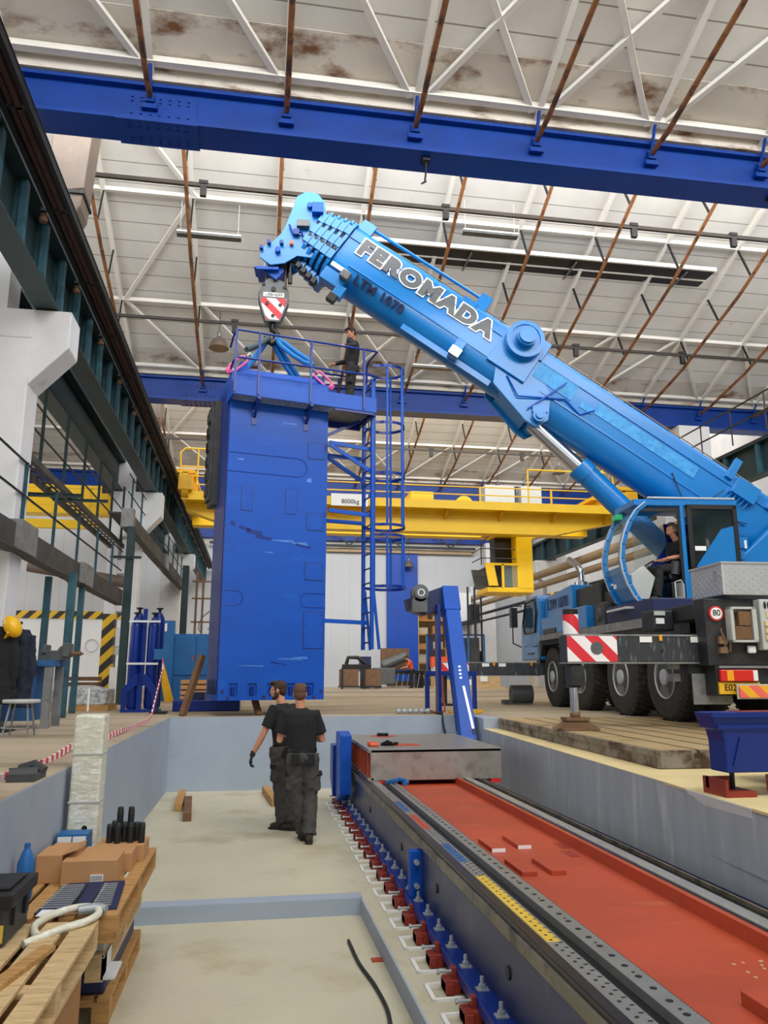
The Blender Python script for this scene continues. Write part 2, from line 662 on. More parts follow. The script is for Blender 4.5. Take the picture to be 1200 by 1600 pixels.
w = MB(); w.box(-1.42, 1.05, -8, 7.19, -1.5, -1.335)
S('floor_trench', 'pit_floor', w)
# painted risers of the step
w = MB(); w.box(-1.42, .975, 7.185, 7.2, -1.335, -1.199)
w.box(-1.42, .985, 7.2, 7.36, -1.2, -1.197)
w.prism([(.965, 7.2), (1.005, 4.5), (1.085, -8), (1.1, -8), (1.02, 4.5), (.98, 7.2)], (0, 0, 0), (1, 0, 0), (0, 1, 0), -1.335, -1.199)
S('trim_2', 'pit_wall', w)
# broken notch on the ledge corner
nb = MB(); nb.add([(3.36, 5.9, -.176), (3.30, 4.98, -.176), (3.37, 5.0, -.46), (3.42, 5.9, -.30), (3.7, 5.9, -.172), (3.62, 4.98, -.172)], [(0, 1, 5, 4), (0, 3, 2, 1), (0, 4, 3), (1, 2, 5), (3, 4, 5, 2)])
S('trim_3', 'column_white', nb)

# end wall of the hall
w = MB(); w.box(-14, 7.8, 46.9, 47.2, 0, 8.35); w.box(13.2, 16.8, 46.9, 47.2, 0, 8.35); w.box(9.75, 13.2, 46.9, 47.2, 4.9, 8.35)
S('wall_end', 'panel_light', w)
w = MB(); w.box(7.8, 9.75, 46.75, 47.15, .35, 8.35)
S('door_1', 'door_blue', w)
w = MB(); w.box(-14, 26, 46.92, 47.15, 8.35, 13)
S('wall_gable', 'sheet_wall', w)
# side walls far out
w = MB(); w.box(17.4, 17.7, -8, 58, 0, 14)
S('wall_side', 'column_white', w)
w = MB(); w.box(-14.2, -14, -8, 58, 0, 14)
S('wall_aisle', 'column_white', w)
# hall beyond the end opening
w = MB(); w.box(8, 18, 57, 57.2, 0, 6)
S('wall_beyond', 'rack_warm', w)

# ---- sawtooth roof: sloping white slabs, one per bay
prof = [(.12, 9.86), (2.7, 10.87), (4.25, 11.47), (5.8, 12.12), (8.8, 13.3), (11.35, 14.25)]   # (distance in front of the beam, z)
roof = MB()
for yb in BEAMS + [58.9]:
    x0, x1 = -14, 17.6
    p = [(yb - d, z) for d, z in prof] + [(yb - d, z + .16) for d, z in reversed(prof)]
    roof.prism(p, (x0, 0, 0), (0, 1, 0), (0, 0, 1), 0, x1 - x0)
S('ceiling', 'roof_white', roof)
st_ = MB()
for yb in BEAMS:
    st_.prism([(yb - .12, 9.85), (yb - .95, 10.16), (yb - .95, 10.172), (yb - .12, 9.862)], (-14, 0, 0), (0, 1, 0), (0, 0, 1), 0, 31.4)
S('trim_6', 'gutter_stained', st_)
gt = MB()
for yb in BEAMS + [58.9]:
    gt.box(-14, 17.6, yb - .62, yb + .5, 9.83, 9.9) if yb > 40 else gt.box(-14, 17.6, yb - .14, yb + .5, 9.66, 9.9)
S('trim_4', 'gutter_stained', gt)
gl = MB()
for yb in [-1.25] + BEAMS:
    for i in range(16):
        x = -13.9 + i * 2.07
        gl.bar((x, yb + .55, 9.9), (x, yb + .35, 14.3), .06, .06)
    for z in (10.6, 11.7, 12.8):
        gl.bar((-14, yb + .5, z), (17.6, yb + .5, z), .05, .05)
S('window_1', 'steel_white', gl)

# ---- blue roof beams
BL = ['nearest blue steel roof beam crossing the whole picture above the crane boom',
      'blue steel roof beam passing behind the working platform and under the crane boom',
      'blue steel roof beam above the yellow overhead crane',
      'farthest blue steel roof beam, above the end wall']
for yb, lab in zip(BEAMS, BL):
    t = thing('roof_beam', lab, 'beam', (4.8, yb, 8.84), 'blue roof beams')
    m = MB()
    m.box(-14, 17.4, yb - .27, yb + .27, 8.84, 8.9)
    m.box(-14, 17.4, yb - .12, yb + .12, 9.56, 9.62)
    m.box(-14, 17.4, yb - .02, yb + .02, 8.9, 9.56)
    m.build('girder', 'beam_blue', t)
    if yb < 30:
        for xs in (-1.95,) if yb > 12 else (-1.75,):
            q = MB(); q.box(xs - .55, xs + .55, yb - .04, yb - .02, 8.98, 9.5); q.box(xs - .6, xs + .6, yb - .29, yb + .29, 8.815, 8.84)
            q.build('splice_plate', 'beam_blue', t)
            b = MB()
            for i in range(7):
                for z in (9.05, 9.12, 9.34, 9.41):
                    b.cyl((xs - .42 + i * .14, yb - .06, z), (xs - .42 + i * .14, yb - .04, z), .02, 6)
                for y in (-.2, -.12, .12, .2):
                    b.cyl((xs - .42 + i * .14, yb + y, 8.79), (xs - .42 + i * .14, yb + y, 8.815), .02, 6)
            b.build('bolt_group', 'beam_blue', t)
# hooks under the first beam
for x in (2.42, 8.55):
    m = MB(); m.box(x - .06, x + .06, 10.6, 10.75, 8.77, 8.84); m.tube([(x, 10.66, 8.8), (x, 10.66, 8.6), (x - .02, 10.66, 8.42)], .016, 6)
    m.bar((x, 10.66, 8.42), (x - .08, 10.64, 8.36), .03, .02)
    m.build('hanger_hook', 'dark_steel')
    tag(bpy.data.objects[[o.name for o in bpy.data.objects if o.name.startswith('hanger_hook')][-1]], 'small dark hook under the nearest blue roof beam, ' + ('left one near the boom tip' if x < 5 else 'right one near the picture edge'), 'hook', 'hooks under the roof beam')

# ---- white lattice joists with brown tie rods, nine to a bay
RX = [-6.04, -3.97, -1.9, .18, 2.25, 4.3, 6.35, 8.4, 10.45, 12.5, 14.57, 16.6]
ribp = [(0, 9.76), (2.7, 10.78), (4.25, 11.38), (5.8, 12.03), (8.8, 13.2), (11.3, 14.15)]
rodp = [(-.1, 9.36), (.7, 9.4), (2.7, 9.8), (5.6, 10.68), (6.2, 10.92), (8.1, 11.76), (11.0, 13.75)]


def lerp(prof, d):
    for (a, za), (b, zb) in zip(prof, prof[1:]):
        if d <= b:
            return za + (zb - za) * (d - a) / (b - a)
    return prof[-1][1]


NTH = ['first', 'second', 'third', 'fourth', 'fifth', 'sixth', 'seventh', 'eighth', 'ninth', 'tenth', 'eleventh', 'twelfth']
BAYN = ['first roof bay over the pit, nearest the photographer', 'second roof bay above the crane boom', 'third roof bay above the yellow crane', 'last roof bay at the end wall']
for bi, yb in enumerate(BEAMS):
    proto = None
    for x in RX:
        lab = 'white joist with brown tie rod, %s of twelve from the left, %s roof bay' % (NTH[RX.index(x)], ['first', 'second', 'third', 'last'][bi])
        if proto is None:
            proto = t = thing('roof_joist', lab, 'joist', (x, yb, 9.3), 'roof joists of bay %s' % ['one', 'two', 'three', 'four'][bi])
            m = MB()
            for (d, z), (e, q) in zip(ribp, ribp[1:]):
                m.ibeam((x, yb - d, z), (x, yb - e, q), .1, .15, .02, .02)
            m.build('top_chord', 'steel_white', t)
            m = MB(); m.tube([(x, yb - d, z) for d, z in rodp], .045, 8)
            m.build('tie_rod', 'rod_brown', t, smooth=True)
            for d in (2.7, 4.25, 5.8, 7.3, 8.8):
                m = MB(); m.angle((x, yb - d, lerp(ribp, d) - .05), (x + .02, yb - d - .42 + (.0 if d > 3 else .1), lerp(rodp, d + .42)), .04, .008, (0, 1, 0))
                m.build('strut', 'dark_steel', t)
            m = MB(); m.box(x - .07, x + .07, yb - .14, yb - .06, 9.28, 9.42); m.box(x - .12, x + .12, yb - .12, yb - .05, 9.18, 9.26); m.tube([(x, yb - .1, 9.42), (x, yb - .3, 9.8)], .03, 6)
            m.build('hanger_bracket', 'beam_blue', t)
        else:
            copy_thing(proto, (x, yb, 9.3), lab)
# ---- white purlins and plan bracing
for bi, yb in enumerate(BEAMS):
    for k, (d, nm) in enumerate(((.3, 'lowest, just above the blue beam'), (2.7, 'second from the beam'), (5.8, 'third from the beam'), (8.8, 'highest'))):
        m = MB()
        z = lerp(ribp, d) - .02
        m.bar((-14, yb - d, z), (17.4, yb - d, z), .13 if d < 1 else .09, .1)
        o = m.build('purlin', 'steel_white')
        tag(o, 'white cross purlin of the %s roof bay, %s' % (['first', 'second', 'third', 'last'][bi], nm), 'purlin', 'roof purlins')
    if bi < 3:
        for i in range(1, len(RX) - 1):
            xa, xb = RX[i], RX[i + 1]
            m = MB()
            A = (.25, lerp(ribp, .25) - .04); B = (2.7, lerp(ribp, 2.7) - .04)
            left = xa < 4
            if 12 < xa < 16:
                left = True
            if left or i == 5:
                m.bar((xb - .12, yb - A[0], A[1]), (xa + .1, yb - B[0], B[1]), .1, .07)
            if (not left) or i == 4:
                m.bar((xa + .12, yb - A[0], A[1]), (xb - .1, yb - B[0], B[1]), .1, .07)
            o = m.build('roof_brace', 'steel_white')
            tag(o, 'white diagonal brace above the %s blue beam, %s from the left' % (['nearest', 'second', 'third'][bi], NTH[i - 1]), 'brace', 'plan braces of bay %d' % (bi + 1))
        for (i, d0, j, d1) in ((1, 2.7, 2, 5.8), (2, 5.8, 1, 8.8)):
            m = MB(); m.bar((RX[i] + .1, yb - d0, lerp(ribp, d0) - .04), (RX[j], yb - d1, lerp(ribp, d1) - .04), .1, .07)
            o = m.build('roof_brace', 'steel_white')
            tag(o, 'white diagonal brace up the left edge of the %s roof bay, %s half' % (['first', 'second', 'third'][bi], 'lower' if d0 < 5 else 'upper'), 'brace', 'edge braces')


# ---- columns with corbels
def column(x0, x1, y, lab, side, base=0., cut=True):
    """x0 inner face, x1 outer face; side +1: corbel points to +x"""
    t = thing('crane_column', lab, 'column', ((x0 + x1) / 2, y, base), 'concrete columns of the hall')
    m = MB()
    xa, xb = min(x0, x1), max(x0, x1)
    m.box(xa, xb, y - .28, y + .28, base, 5.6)
    tip = x0 + side * .53
    m.prism([(x0 - side * .02, 4.85), (tip, 5.48), (tip, 6.06), (x0 - side * .02, 6.06)] if side > 0 else [(x0 - side * .02, 6.06), (tip, 6.06), (tip, 5.48), (x0 - side * .02, 4.85)], (0, y + .28, 0), (1, 0, 0), (0, 0, 1), 0, .56)
    m.box(xa, xb, y - .28, y + .28, 5.6, 6.06)
    m.build('shaft', 'column_white', t, bevel=.02)
    m = MB()
    if side > 0:
        m.box(xa, xa + .5, y - .26, y + .26, 6.06, 8.84)
    else:
        m.box(xb - .5, xb, y - .26, y + .26, 6.06, 8.84)
    m.build('upper_shaft', 'column_white', t)
    return t


column(XL, -4.35, 11.6, 'thick white concrete column with corbel at the left picture edge', 1)
t = thing('crane_column', 'white concrete column with square openings behind the blue gas cylinders', 'column', (-3.9, 23.5, 0), 'concrete columns of the hall')
m = MB()
m.box(-3.8, -3.5, 23.2, 23.8, 0, 5.1); m.box(-4.4, -4.1, 23.2, 23.8, 0, 5.1)
for z in (.15, 1.5, 2.5, 3.6, 4.7):
    m.box(-4.1, -3.8, 23.21, 23.79, z, z + .55 if z < 3 else z + .4)
m.box(-4.4, -3.5, 23.2, 23.8, 5.1, 6.06)
m.prism([(-3.52, 4.7), (-2.95, 5.35), (-2.95, 6.06), (-3.52, 6.06)], (0, 23.79, 0), (1, 0, 0), (0, 0, 1), 0, .58)
m.build('shaft', 'column_white', t, bevel=.015)
m = MB(); m.box(-4.3, -3.75, 23.3, 23.8, 6.06, 8.84); m.build('upper_shaft', 'column_white', t)
m = MB(); m.box(-4.75, -4.3, 23.5, 23.6, 6.06, 6.75); m.box(-3.75, -3.5, 23.5, 23.6, 6.06, 6.9); m.build('dark_void_panel', 'black', t)  # black panels stand in for the shaded void between column and girder
column(XL, -4.35, 35.6, 'white concrete column with corbel right of the gas cylinders, far left row', 1)
for y, lab in ((22.9, 'white concrete column rising above the right crane girder behind the boom'), (34.9, 'white concrete column behind the yellow crane cab'), (46.3, 'farthest white column of the right row at the end wall'), (11.0, 'white column of the right row nearest the photographer')):
    column(XR + .02, 14.5, y, lab, -1)
# upper shaft visible above right girder
w = thing('upper_column', 'white box column head above the right crane girder', 'column', (14.0, 22.9, 7.0))
m = MB(); m.box(9.62 * 1.0, 10.5, 22.2, 22.75, 7.05, 8.83) if False else m.box(13.6, 14.7, 22.5, 23.1, 7.05, 8.84); m.build('shaft', 'column_white', w)


# ---- crane runway girders
def girder(xi, side, lab, ya=-6, yb=46.6):
    """xi inner edge of the bottom flange; side +1 for the left row (open hall lies to +x)"""
    t = thing('crane_girder', lab, 'girder', (xi - side * .17, (ya + yb) / 2, 6.08), 'crane runway girders')
    xc = xi - side * .17
    m = MB()
    m.box(xc - .17, xc + .17, ya, yb, 6.08, 6.12)
    m.box(xc - .2, xc + .2, ya, yb, 6.98, 7.04)
    m.box(xc - .012, xc + .012, ya, yb, 6.12, 6.98)
    m.build('web_and_flanges', 'girder_green', t)
    n = 0
    y = ya + .5
    while y < yb:
        m = MB(); m.box(min(xc, xc + side * .15), max(xc, xc + side * .15), y - .012, y + .012, 6.12, 6.98)
        m.box(xc + side * .13 - .04, xc + side * .13 + .04, y - .06, y + .06, 6.12, 6.98)
        o = m.build('stiffener', 'girder_teal', t)
        y += 1.0 if side > 0 else 1.5
    m = MB(); m.box(xc - .03, xc + .03, ya, yb, 7.06, 7.16); m.box(xc - .06, xc + .06, ya, yb, 7.04, 7.06)
    m.build('crane_rail', 'rail_rust', t)
    return t


GL = girder(-3.12, 1, 'long dark green crane runway girder along the left column row')
girder(-4.45, -1, 'dark green runway girder of the left aisle behind the left columns')
girder(13.45, -1, 'long dark green crane runway girder on the right behind the boom')
# conductor bars beside the left girder
for k, (x, z, mm, nm) in enumerate(((-2.98, 6.96, 'rail_black', 'outermost next to the girder'), (-2.9, 7.0, 'rail_rust', 'second from the girder'), (-2.82, 6.98, 'rail_rust', 'third from the girder'), (-2.73, 7.0, 'rail_black', 'innermost, facing the hall'))):
    m = MB(); m.box(x - .028, x + .028, -6, 46.5, z - .1, z + .02); cbr = m.build('conductor_bar', mm, GL)
    m = MB(); m.box(x - .036, x + .036, -6, 46.5, z + .02, z + .035); m.build('bar_cover', 'rail_black', cbr)
for i in range(20):
    y = 4.0 + i * 2.0
    m = MB(); m.bar((-3.1, y, 6.9), (-2.75, y, 6.9), .04, .04); br = m.build('conductor_bracket', 'dark_steel', GL)
    m = MB(); m.lathe([(.05, 0), (.06, .05), (.03, .07), (.05, .1)], (-3.05, y - .03, 6.7), (0, 0, 1), 10); m.build('insulator', 'oxide_brown', br, smooth=True)

# lower walkway edge beam on the left row, stepping up further back
for (y0, y1, z0, z1, lab) in ((7.5, 19.9, 2.42, 2.76, 'dark grimy walkway beam in front of the left column'), (20.2, 35.3, 4.45, 4.86, 'dark grimy walkway beam passing the white column with openings')):
    t = thing('walkway_beam', lab, 'beam', (-3.4, (y0 + y1) / 2, z0))
    m = MB(); m.box(-3.46, -3.34, y0, y1, z0, z1); m.box(-3.5, -3.3, y0, y1, z0 - .03, z0); m.box(-3.9, -3.4, y0, y1, z1 - .08, z1 - .04)
    m.build('edge_beam', 'beam_grime', t)
    m = MB(); m.box(-3.56, -3.26, y0 + (3.6 if y0 < 10 else -.03), y0 + (4.4 if y0 < 10 else .3), z0 - .02, z1 + .06); m.box(-3.56, -3.26, min(y1 - .2, y0 + 7.6), min(y1, y0 + 8.5), z0 - .02, z1 + .03)
    m.build('junction_casing', 'grey_steel', t)
    y = y0 + .6
    while y < y1:
        m = MB(); m.angle((-3.42, y, z0 + .05), (-3.42, y, z1 + 1.0), .05); m.build('rail_post', 'girder_teal', t); y += 1.75
    for z in (z1 + .5, z1 + .98):
        m = MB(); m.tube([(-3.42, y0, z), (-3.42, y1, z)], .018, 6); m.build('handrail', 'dark_steel', t)
t = thing('girder_access_walkway', 'dark steel access walkway hanging under the left runway girder', 'walkway', (-3.9, 17, 4.7))
m = MB()
for x in (-4.3, -3.95):
    m.box(x - .04, x + .04, 12.2, 23, 4.3, 4.42)
for i in range(24):
    m.box(-4.3, -3.95, 12.4 + i * .44, 12.5 + i * .44, 4.4, 4.42)
m.build('deck', 'beam_grime', t)
for i in range(7):
    y = 12.4 + i * 1.7
    m = MB(); m.angle((-3.95, y, 4.3), (-3.95, y, 6.05), .06); m.build('hanger', 'girder_green', t)
for z in (4.9, 5.35):
    m = MB(); m.tube([(-3.95, 12.2, z), (-3.95, 23, z)], .02, 6); m.build('handrail', 'dark_steel', t)
# vertical teal posts and the pipe rack by the second column
for (x, y, r, z1, lab) in ((-3.62, 14.1, .05, 2.38, 'slim teal post under the walkway beam, left of the pair'), (-3.2, 14.0, .06, 2.45, 'green steel post standing beside the wrapped pallet'), (-3.38, 15.6, .05, 2.42, 'slim teal post under the walkway beam, right of the pair'), (-3.25, 20.02, .09, 4.4, 'tall dark double post where the walkway beam ends'), (-3.05, 33.0, .13, 5.2, 'dark steel post beside the blue lockers')):
    m = MB()
    if r > .08:
        m.ibeam((x, y, 0), (x, y, z1), r * 2, r * 2, .015, .02, (0, 1, 0))
    else:
        m.bar((x, y, 0), (x, y, z1), r * 2, r * 2)
    o = m.build('support_post', 'girder_teal' if r < .08 else 'girder_green')
    tag(o, lab, 'post')
# horizontal ties across posts
for (a, b, w_, lab) in (((-4.6, 14.6, 3.95), (-3.3, 14.6, 3.95), .07, 'green cross bracket at the left edge above the walkway beam'), ((-4.3, 16.5, 4.28), (-3.2, 16.5, 4.28), .06, 'green cross bracket left of the double post'), ((-3.7, 19.9, 3.6), (-2.95, 19.9, 3.6), .06, 'green cross bracket on the double post')):
    m = MB(); m.ibeam(a, b, w_, w_, .01, .012)
    tag(m.build('cross_bracket', 'girder_green'), lab, 'bracket', 'cross brackets')
m = MB(); m.tube([(-6.2, 22, 3.6), (-3.6, 22.0, 3.2)], .16, 10)
tag(m.build('aisle_duct', 'duct', smooth=True), 'grey pipe crossing the left aisle behind the posts', 'duct')

# ---- left aisle: white partition with hazard stripe
t = thing('aisle_partition', 'white sheet partition with hazard stripe in the left aisle', 'partition', (-9, 28, 0))
m = MB(); m.box(-14, -4.45, 28, 28.1, 0, 2.6); m.build('lower_sheet', 'panel_white', t)
m = MB(); m.box(-14, -4.45, 28.01, 28.1, 2.86, 6.2); m.build('upper_sheet', 'panel_light', t)
m = MB(); m.box(-14, -4.45, 27.97, 28.1, 2.6, 2.86); m.build('hazard_stripe', 'hazard_yellow', t)
m = MB(); m.ring((-5.6, 27.96, 1.7), (-5.6, 27.99, 1.7), .2, .22); m.build('round_hatch', 'panel_light', t)
# switch box, striped post, low clutter
t = thing('switch_box', 'grey electrical switch box on the white partition', 'switch box', (-4.62, 26.6, 1.3))
m = MB(); m.box(-4.85, -4.4, 26.5, 26.8, 1.35, 2.05); m.build('enclosure', 'box_grey', t, bevel=.02)
m = MB(); m.box(-4.87, -4.38, 26.45, 26.8, 2.05, 2.2); m.build('hood', 'block_grey', t)
m = MB(); m.bar((-4.6, 26.7, 0), (-4.6, 26.7, 1.35), .06, .06); m.build('stand', 'dark_steel', t)
t = thing('hazard_post', 'white post with yellow and black hazard stripes left of the gas cylinders', 'post', (-4.05, 22.3, 0))
m = MB(); m.box(-4.2, -3.88, 22.15, 22.45, 0, 2.35); m.build('striped_sleeve', 'hazard_yellow', t)
m = MB(); m.box(-4.17, -3.91, 22.18, 22.42, 2.35, 3.3); m.build('shaft', 'column_white', t)
# end rails of the left girder aisle crane: yellow pieces seen between the steelwork
t = thing('aisle_crane', 'yellow overhead crane of the left aisle seen between the steelwork', 'overhead crane', (-9, 27, 5.4))
m = MB(); m.box(-13.5, -4.6, 24.5, 25.1, 5.6, 6.5); m.build('main_girder', 'yellow', t)
m = MB(); m.box(-13.5, -4.7, 23.2, 23.4, 4.9, 5.15); m.build('service_walkway', 'yellow', t)
m = MB()
for i in range(9):
    m.bar((-13 + i, 23.2, 5.1), (-13 + i, 23.2, 6.1), .04, .04)
m.bar((-13.4, 23.2, 6.1), (-4.7, 23.2, 6.1), .04, .04); m.bar((-13.4, 23.2, 5.6), (-4.7, 23.2, 5.6), .03, .03)
m.build('railing', 'yellow', t)

# ---- ventilation duct upper left, pipes, heaters, lamps
t = thing('air_duct', 'brown grey sheet metal duct hanging down behind the left end of the nearest blue beam', 'duct', (-3.8, 13.2, 9.0))
m = MB(); m.prism([(-4.0, 9.1), (-3.35, 9.25), (-3.1, 13.4), (-3.9, 13.4)], (0, 13.6, 0), (1, 0, 0), (0, 0, 1), 0, .6); m.build('trunk', 'duct', t, bevel=.03)
m = MB(); m.prism([(-4.0, 9.1), (-4.0, 8.75), (-3.75, 8.55), (-3.5, 8.62), (-3.38, 8.9), (-3.35, 9.25)], (0, 13.6, 0), (1, 0, 0), (0, 0, 1), 0, .6); m.build('elbow', 'duct', t, bevel=.03)
m = MB(); m.box(-4.03, -3.33, 12.97, 13.63, 9.14, 9.2); m.build('flange', 'dark_steel', t)
t = thing('air_duct', 'smaller brown duct behind the second blue beam at the left girder', 'duct', (-3.7, 25.2, 9.0))
m = MB(); m.prism([(-4.1, 8.9), (-3.4, 8.9), (-3.2, 13.4), (-3.9, 13.4)], (0, 25.5, 0), (1, 0, 0), (0, 0, 1), 0, .7); m.build('trunk', 'duct', t, bevel=.03)
m = MB(); m.prism([(-4.1, 8.9), (-4.0, 8.3), (-3.7, 8.2), (-3.4, 8.9)], (0, 25.5, 0), (1, 0, 0), (0, 0, 1), 0, .7); m.build('elbow', 'duct', t, bevel=.03)
for (y, z, r, lab, xs) in ((16, 11.6, .045, 'dark lighting rail crossing the roof above the boom tip', (-1.55, 4.1, 8.9, 11.6)), (20, 10.17, .04, 'dark lighting rail passing behind the hook block', (-.9, 4.3, 9.0, 12.4)), (30.5, 10.0, .04, 'thin lighting rail in the bay beyond the tower', (2.5, 7, 11))):
    t = thing('lighting_rail', lab, 'rail', (5, y, z))
    m = MB(); m.bar((-4.5, y, z), (17, y, z), r * 1.6, r * 2); m.build('rail', 'pipe_dark', t)
    for x in xs:
        m = MB(); m.box(x - .07, x + .07, y - .05, y + .05, z - .28, z - .04); m.box(x - .1, x + .1, y - .06, y + .06, z + .02, z + .1)
        m.build('rail_box', 'black', t)
t = thing('radiant_heater', 'long black ceiling radiant heater with white edges behind the boom', 'heater', (7.7, 18, 11.6))
m = MB(); m.box(2.0, 12.1, 17.55, 18.6, 11.56, 11.62); m.build('dark_panel', 'heater_dark', t)
for y0, y1, z1 in ((17.5, 17.56, 11.64), (18.05, 18.09, 11.6), (18.6, 18.65, 11.64)):
    m = MB(); m.box(2.0, 12.1, y0, y1, 11.53, z1); m.build('edge_strip', 'steel_white', t)
for x in (2.2, 5.2, 8.1, 11.3):
    m = MB(); m.box(x - .02, x + .02, 17.66, 18.7, 11.5, 11.54); m.build('cross_strap', 'grey_steel', t)
    for y in (17.72, 18.56):
        m = MB(); m.tube([(x, y, 11.6), (x - .1, 18.1, 12.05)], .008, 5); m.build('suspension_wire', 'steel_white', t)
for (x, y, z, lx, lab) in ((-1.45, 17, 10.93, 1.5, 'fluorescent strip lamp hanging at the upper left'), (5.35, 16.5, 11.35, 1.4, 'fluorescent strip lamp hanging just above the black heater'), (4.85, 20.5, 9.45, 1.35, 'fluorescent strip lamp to the right of the platform man')):
    t = thing('strip_lamp', lab, 'lamp', (x, y, z), 'strip lamps')
    m = MB(); m.box(x - lx / 2, x + lx / 2, y - .09, y + .09, z - .03, z + .02); m.build('diffuser', 'block_grey', t)
    m = MB(); m.box(x - lx / 2, x + lx / 2, y - .1, y + .1, z + .02, z + .06); m.build('housing', 'steel_white', t)
    for s in (-.45, .45):
        m = MB(); m.tube([(x + s * lx, y, z + .06), (x + s * lx, y, z + .9)], .006, 5); m.build('suspension_wire', 'steel_white', t)


def bell(x, y, z, lab, k=1.):
    t = thing('bell_lamp', lab, 'lamp', (x, y, z), 'bell shaped hall lamps')
    m = MB(); m.lathe([(.27 * k, 0), (.26 * k, .04 * k), (.2 * k, .2 * k), (.1 * k, .3 * k), (.06 * k, .34 * k)], (x, y, z), n=20); m.build('reflector', 'duct', t, smooth=True)
    m = MB(); m.lathe([(.06 * k, .34 * k), (.07 * k, .45 * k), (.04 * k, .5 * k)], (x, y, z), n=12); m.build('lamp_neck', 'grey_steel', t, smooth=True)
    m = MB(); m.tube([(x, y, z + .5 * k), (x, y, z + .62 * k), (x, y, z + 1.1 * k)], .01, 5); m.build('suspension_rod', 'dark_steel', t)


bell(-1.3, 20.0, 9.4, 'bell shaped metal lamp hanging left of the hook block')
bell(12.6, 30.4, 9.2, 'bell shaped metal lamp hanging above the yellow crane railing')
bell(11.0, 34.0, 9.2, 'bell shaped lamp left of the lamp above the yellow crane')
bell(9.1, 46.35, 7.25, 'dark bell lamp below the yellow crane before the end wall', 1.1)
# dark lattice truss above the end wall
t = thing('end_truss', 'dark lattice truss in front of the translucent gable', 'truss', (5, 46.3, 8.3))
m = MB(); m.box(-3, 13.4, 46.3, 46.4, 8.4, 8.55); m.box(-3, 13.4, 46.3, 46.4, 9.9, 10.05); m.build('chords', 'dark_steel', t)
for i in range(10):
    m = MB(); x = -2.6 + i * 1.6
    m.bar((x, 46.35, 8.5 if i % 2 else 9.9), (x + 1.6, 46.35, 9.9 if i % 2 else 8.5), .09, .09); m.build('diagonal', 'dark_steel', t)
m = MB(); m.box(4, 13.4, 46.6, 46.75, 8.15, 8.38); m.build('lintel_channel', 'pipe_tan', t)
# items on the right wall: tan pipes, railings above the right girder
for k, (z, r, x) in enumerate(((5.2, .17, 12.7), (4.75, .14, 12.8), (4.2, .08, 12.9), (3.8, .06, 12.9))):
    m = MB(); m.tube([(x, 20, z), (x, 46, z)], r, 10)
    tag(m.build('pipeline', 'pipe_tan' if k < 2 else 'dark_steel', smooth=True), '%s along the right column row behind the crane truck' % ['thick tan pipeline, topmost', 'second tan pipeline just below the topmost', 'thin dark pipeline', 'thinnest lowest dark pipeline'][k], 'pipe', 'pipelines of the right row')
t = thing('girder_railing', 'bent pipe railing on top of the right crane girder', 'railing', (13.3, 20, 7.05))
for y in (17.5, 19.0, 20.5, 22.0):
    m = MB(); m.tube([(13.1, y, 7.05), (13.1, y, 8.1)], .022, 6); m.build('post', 'pipe_dark', t)
for z in (7.6, 8.1):
    m = MB(); m.tube([(13.1, 14, z), (13.1, 22.4, z), (13.1, 22.7, z - .1), (13.1, 22.8, z - .35), (13.1, 22.5, z - .45)], .024, 6); m.build('rail', 'pipe_dark', t)
t = thing('equipment_platform', 'dark equipment platform with cabinets on the white wall left of the truck', 'platform', (12.0, 43, 0))
for z in (1.4, 3.6):
    m = MB(); m.box(11.6, 12.48, 42.0, 44.4, z, z + .12); m.build('deck', 'dark_steel', t)
for x, y in ((11.65, 42.1), (12.42, 42.1), (12.05, 42.1)):
    m = MB(); m.bar((x, y, 0), (x, y, 5.6), .09, .09); m.build('leg', 'dark_steel', t)
for x, z, s in ((11.95, 1.52, .8), (12.2, 1.52, .5), (12.1, 3.72, .9)):
    m = MB(); m.box(x - .27, x + .27, 42.2, 42.9, z, z + s); m.build('cabinet', 'black', t)
m = MB(); m.box(11.6, 12.48, 44.4, 44.5, 0, 5.5); m.build('backing_panel', 'column_white', t)
# ================================================================ hanging blue machine column
A13 = math.radians(13)
TW = MX.Translation((-.64, 13.9, 0)) @ MX.Rotation(A13, 4, 'Z')


def tp(x, y, z):
    return TW @ V((x, y, z))


t = thing('machine_column', 'huge bright blue machine tool column with platform and caged ladder hanging from the mobile crane', 'machine column', tuple(tp(.95, .6, .27)), rotz=A13)
m = MB(TW)
m.box(0, 1.91, .012, 1.2, .27, 6.3)
# front skin with five bottom pockets and bolt holes
fr = MB(TW)
px = [(.17, .33), (.51, .67), (.86, 1.01), (1.21, 1.37), (1.55, 1.71)]
xs = [0.0]
for a, b in px:
    fr.box(xs[-1], a, -.02, .012, .27, .56)
    fr.box(a, b, -.02, .012, .27, .35)
    xs.append(b)
fr.box(xs[-1], 1.91, -.02, .012, .27, .56)
fr.box(0, 1.91, -.02, .012, .56, 6.3)
m.vs += fr.vs
base = len(m.vs) - len(fr.vs)
m.fs += [tuple(base + i for i in f) for f in fr.fs]
m.build('column_body', 'machine_blue', t)
for a, b in px:
    m = MB(TW); m.cyl((a + .08, -.012, .36), (a + .08, -.012, .5), .035, 10); m.build('pocket_bolt', 'machine_blue_dark', t, smooth=True)
for x, z in ((.07, .42), (.8, .32), (1.85, .42), (.17, .31), (1.72, .31)):
    m = MB(TW); m.cyl((x, -.024, z), (x, -.018, z), .03 if x != .8 else .036, 14); m.build('bolt_hole', 'navy', t)
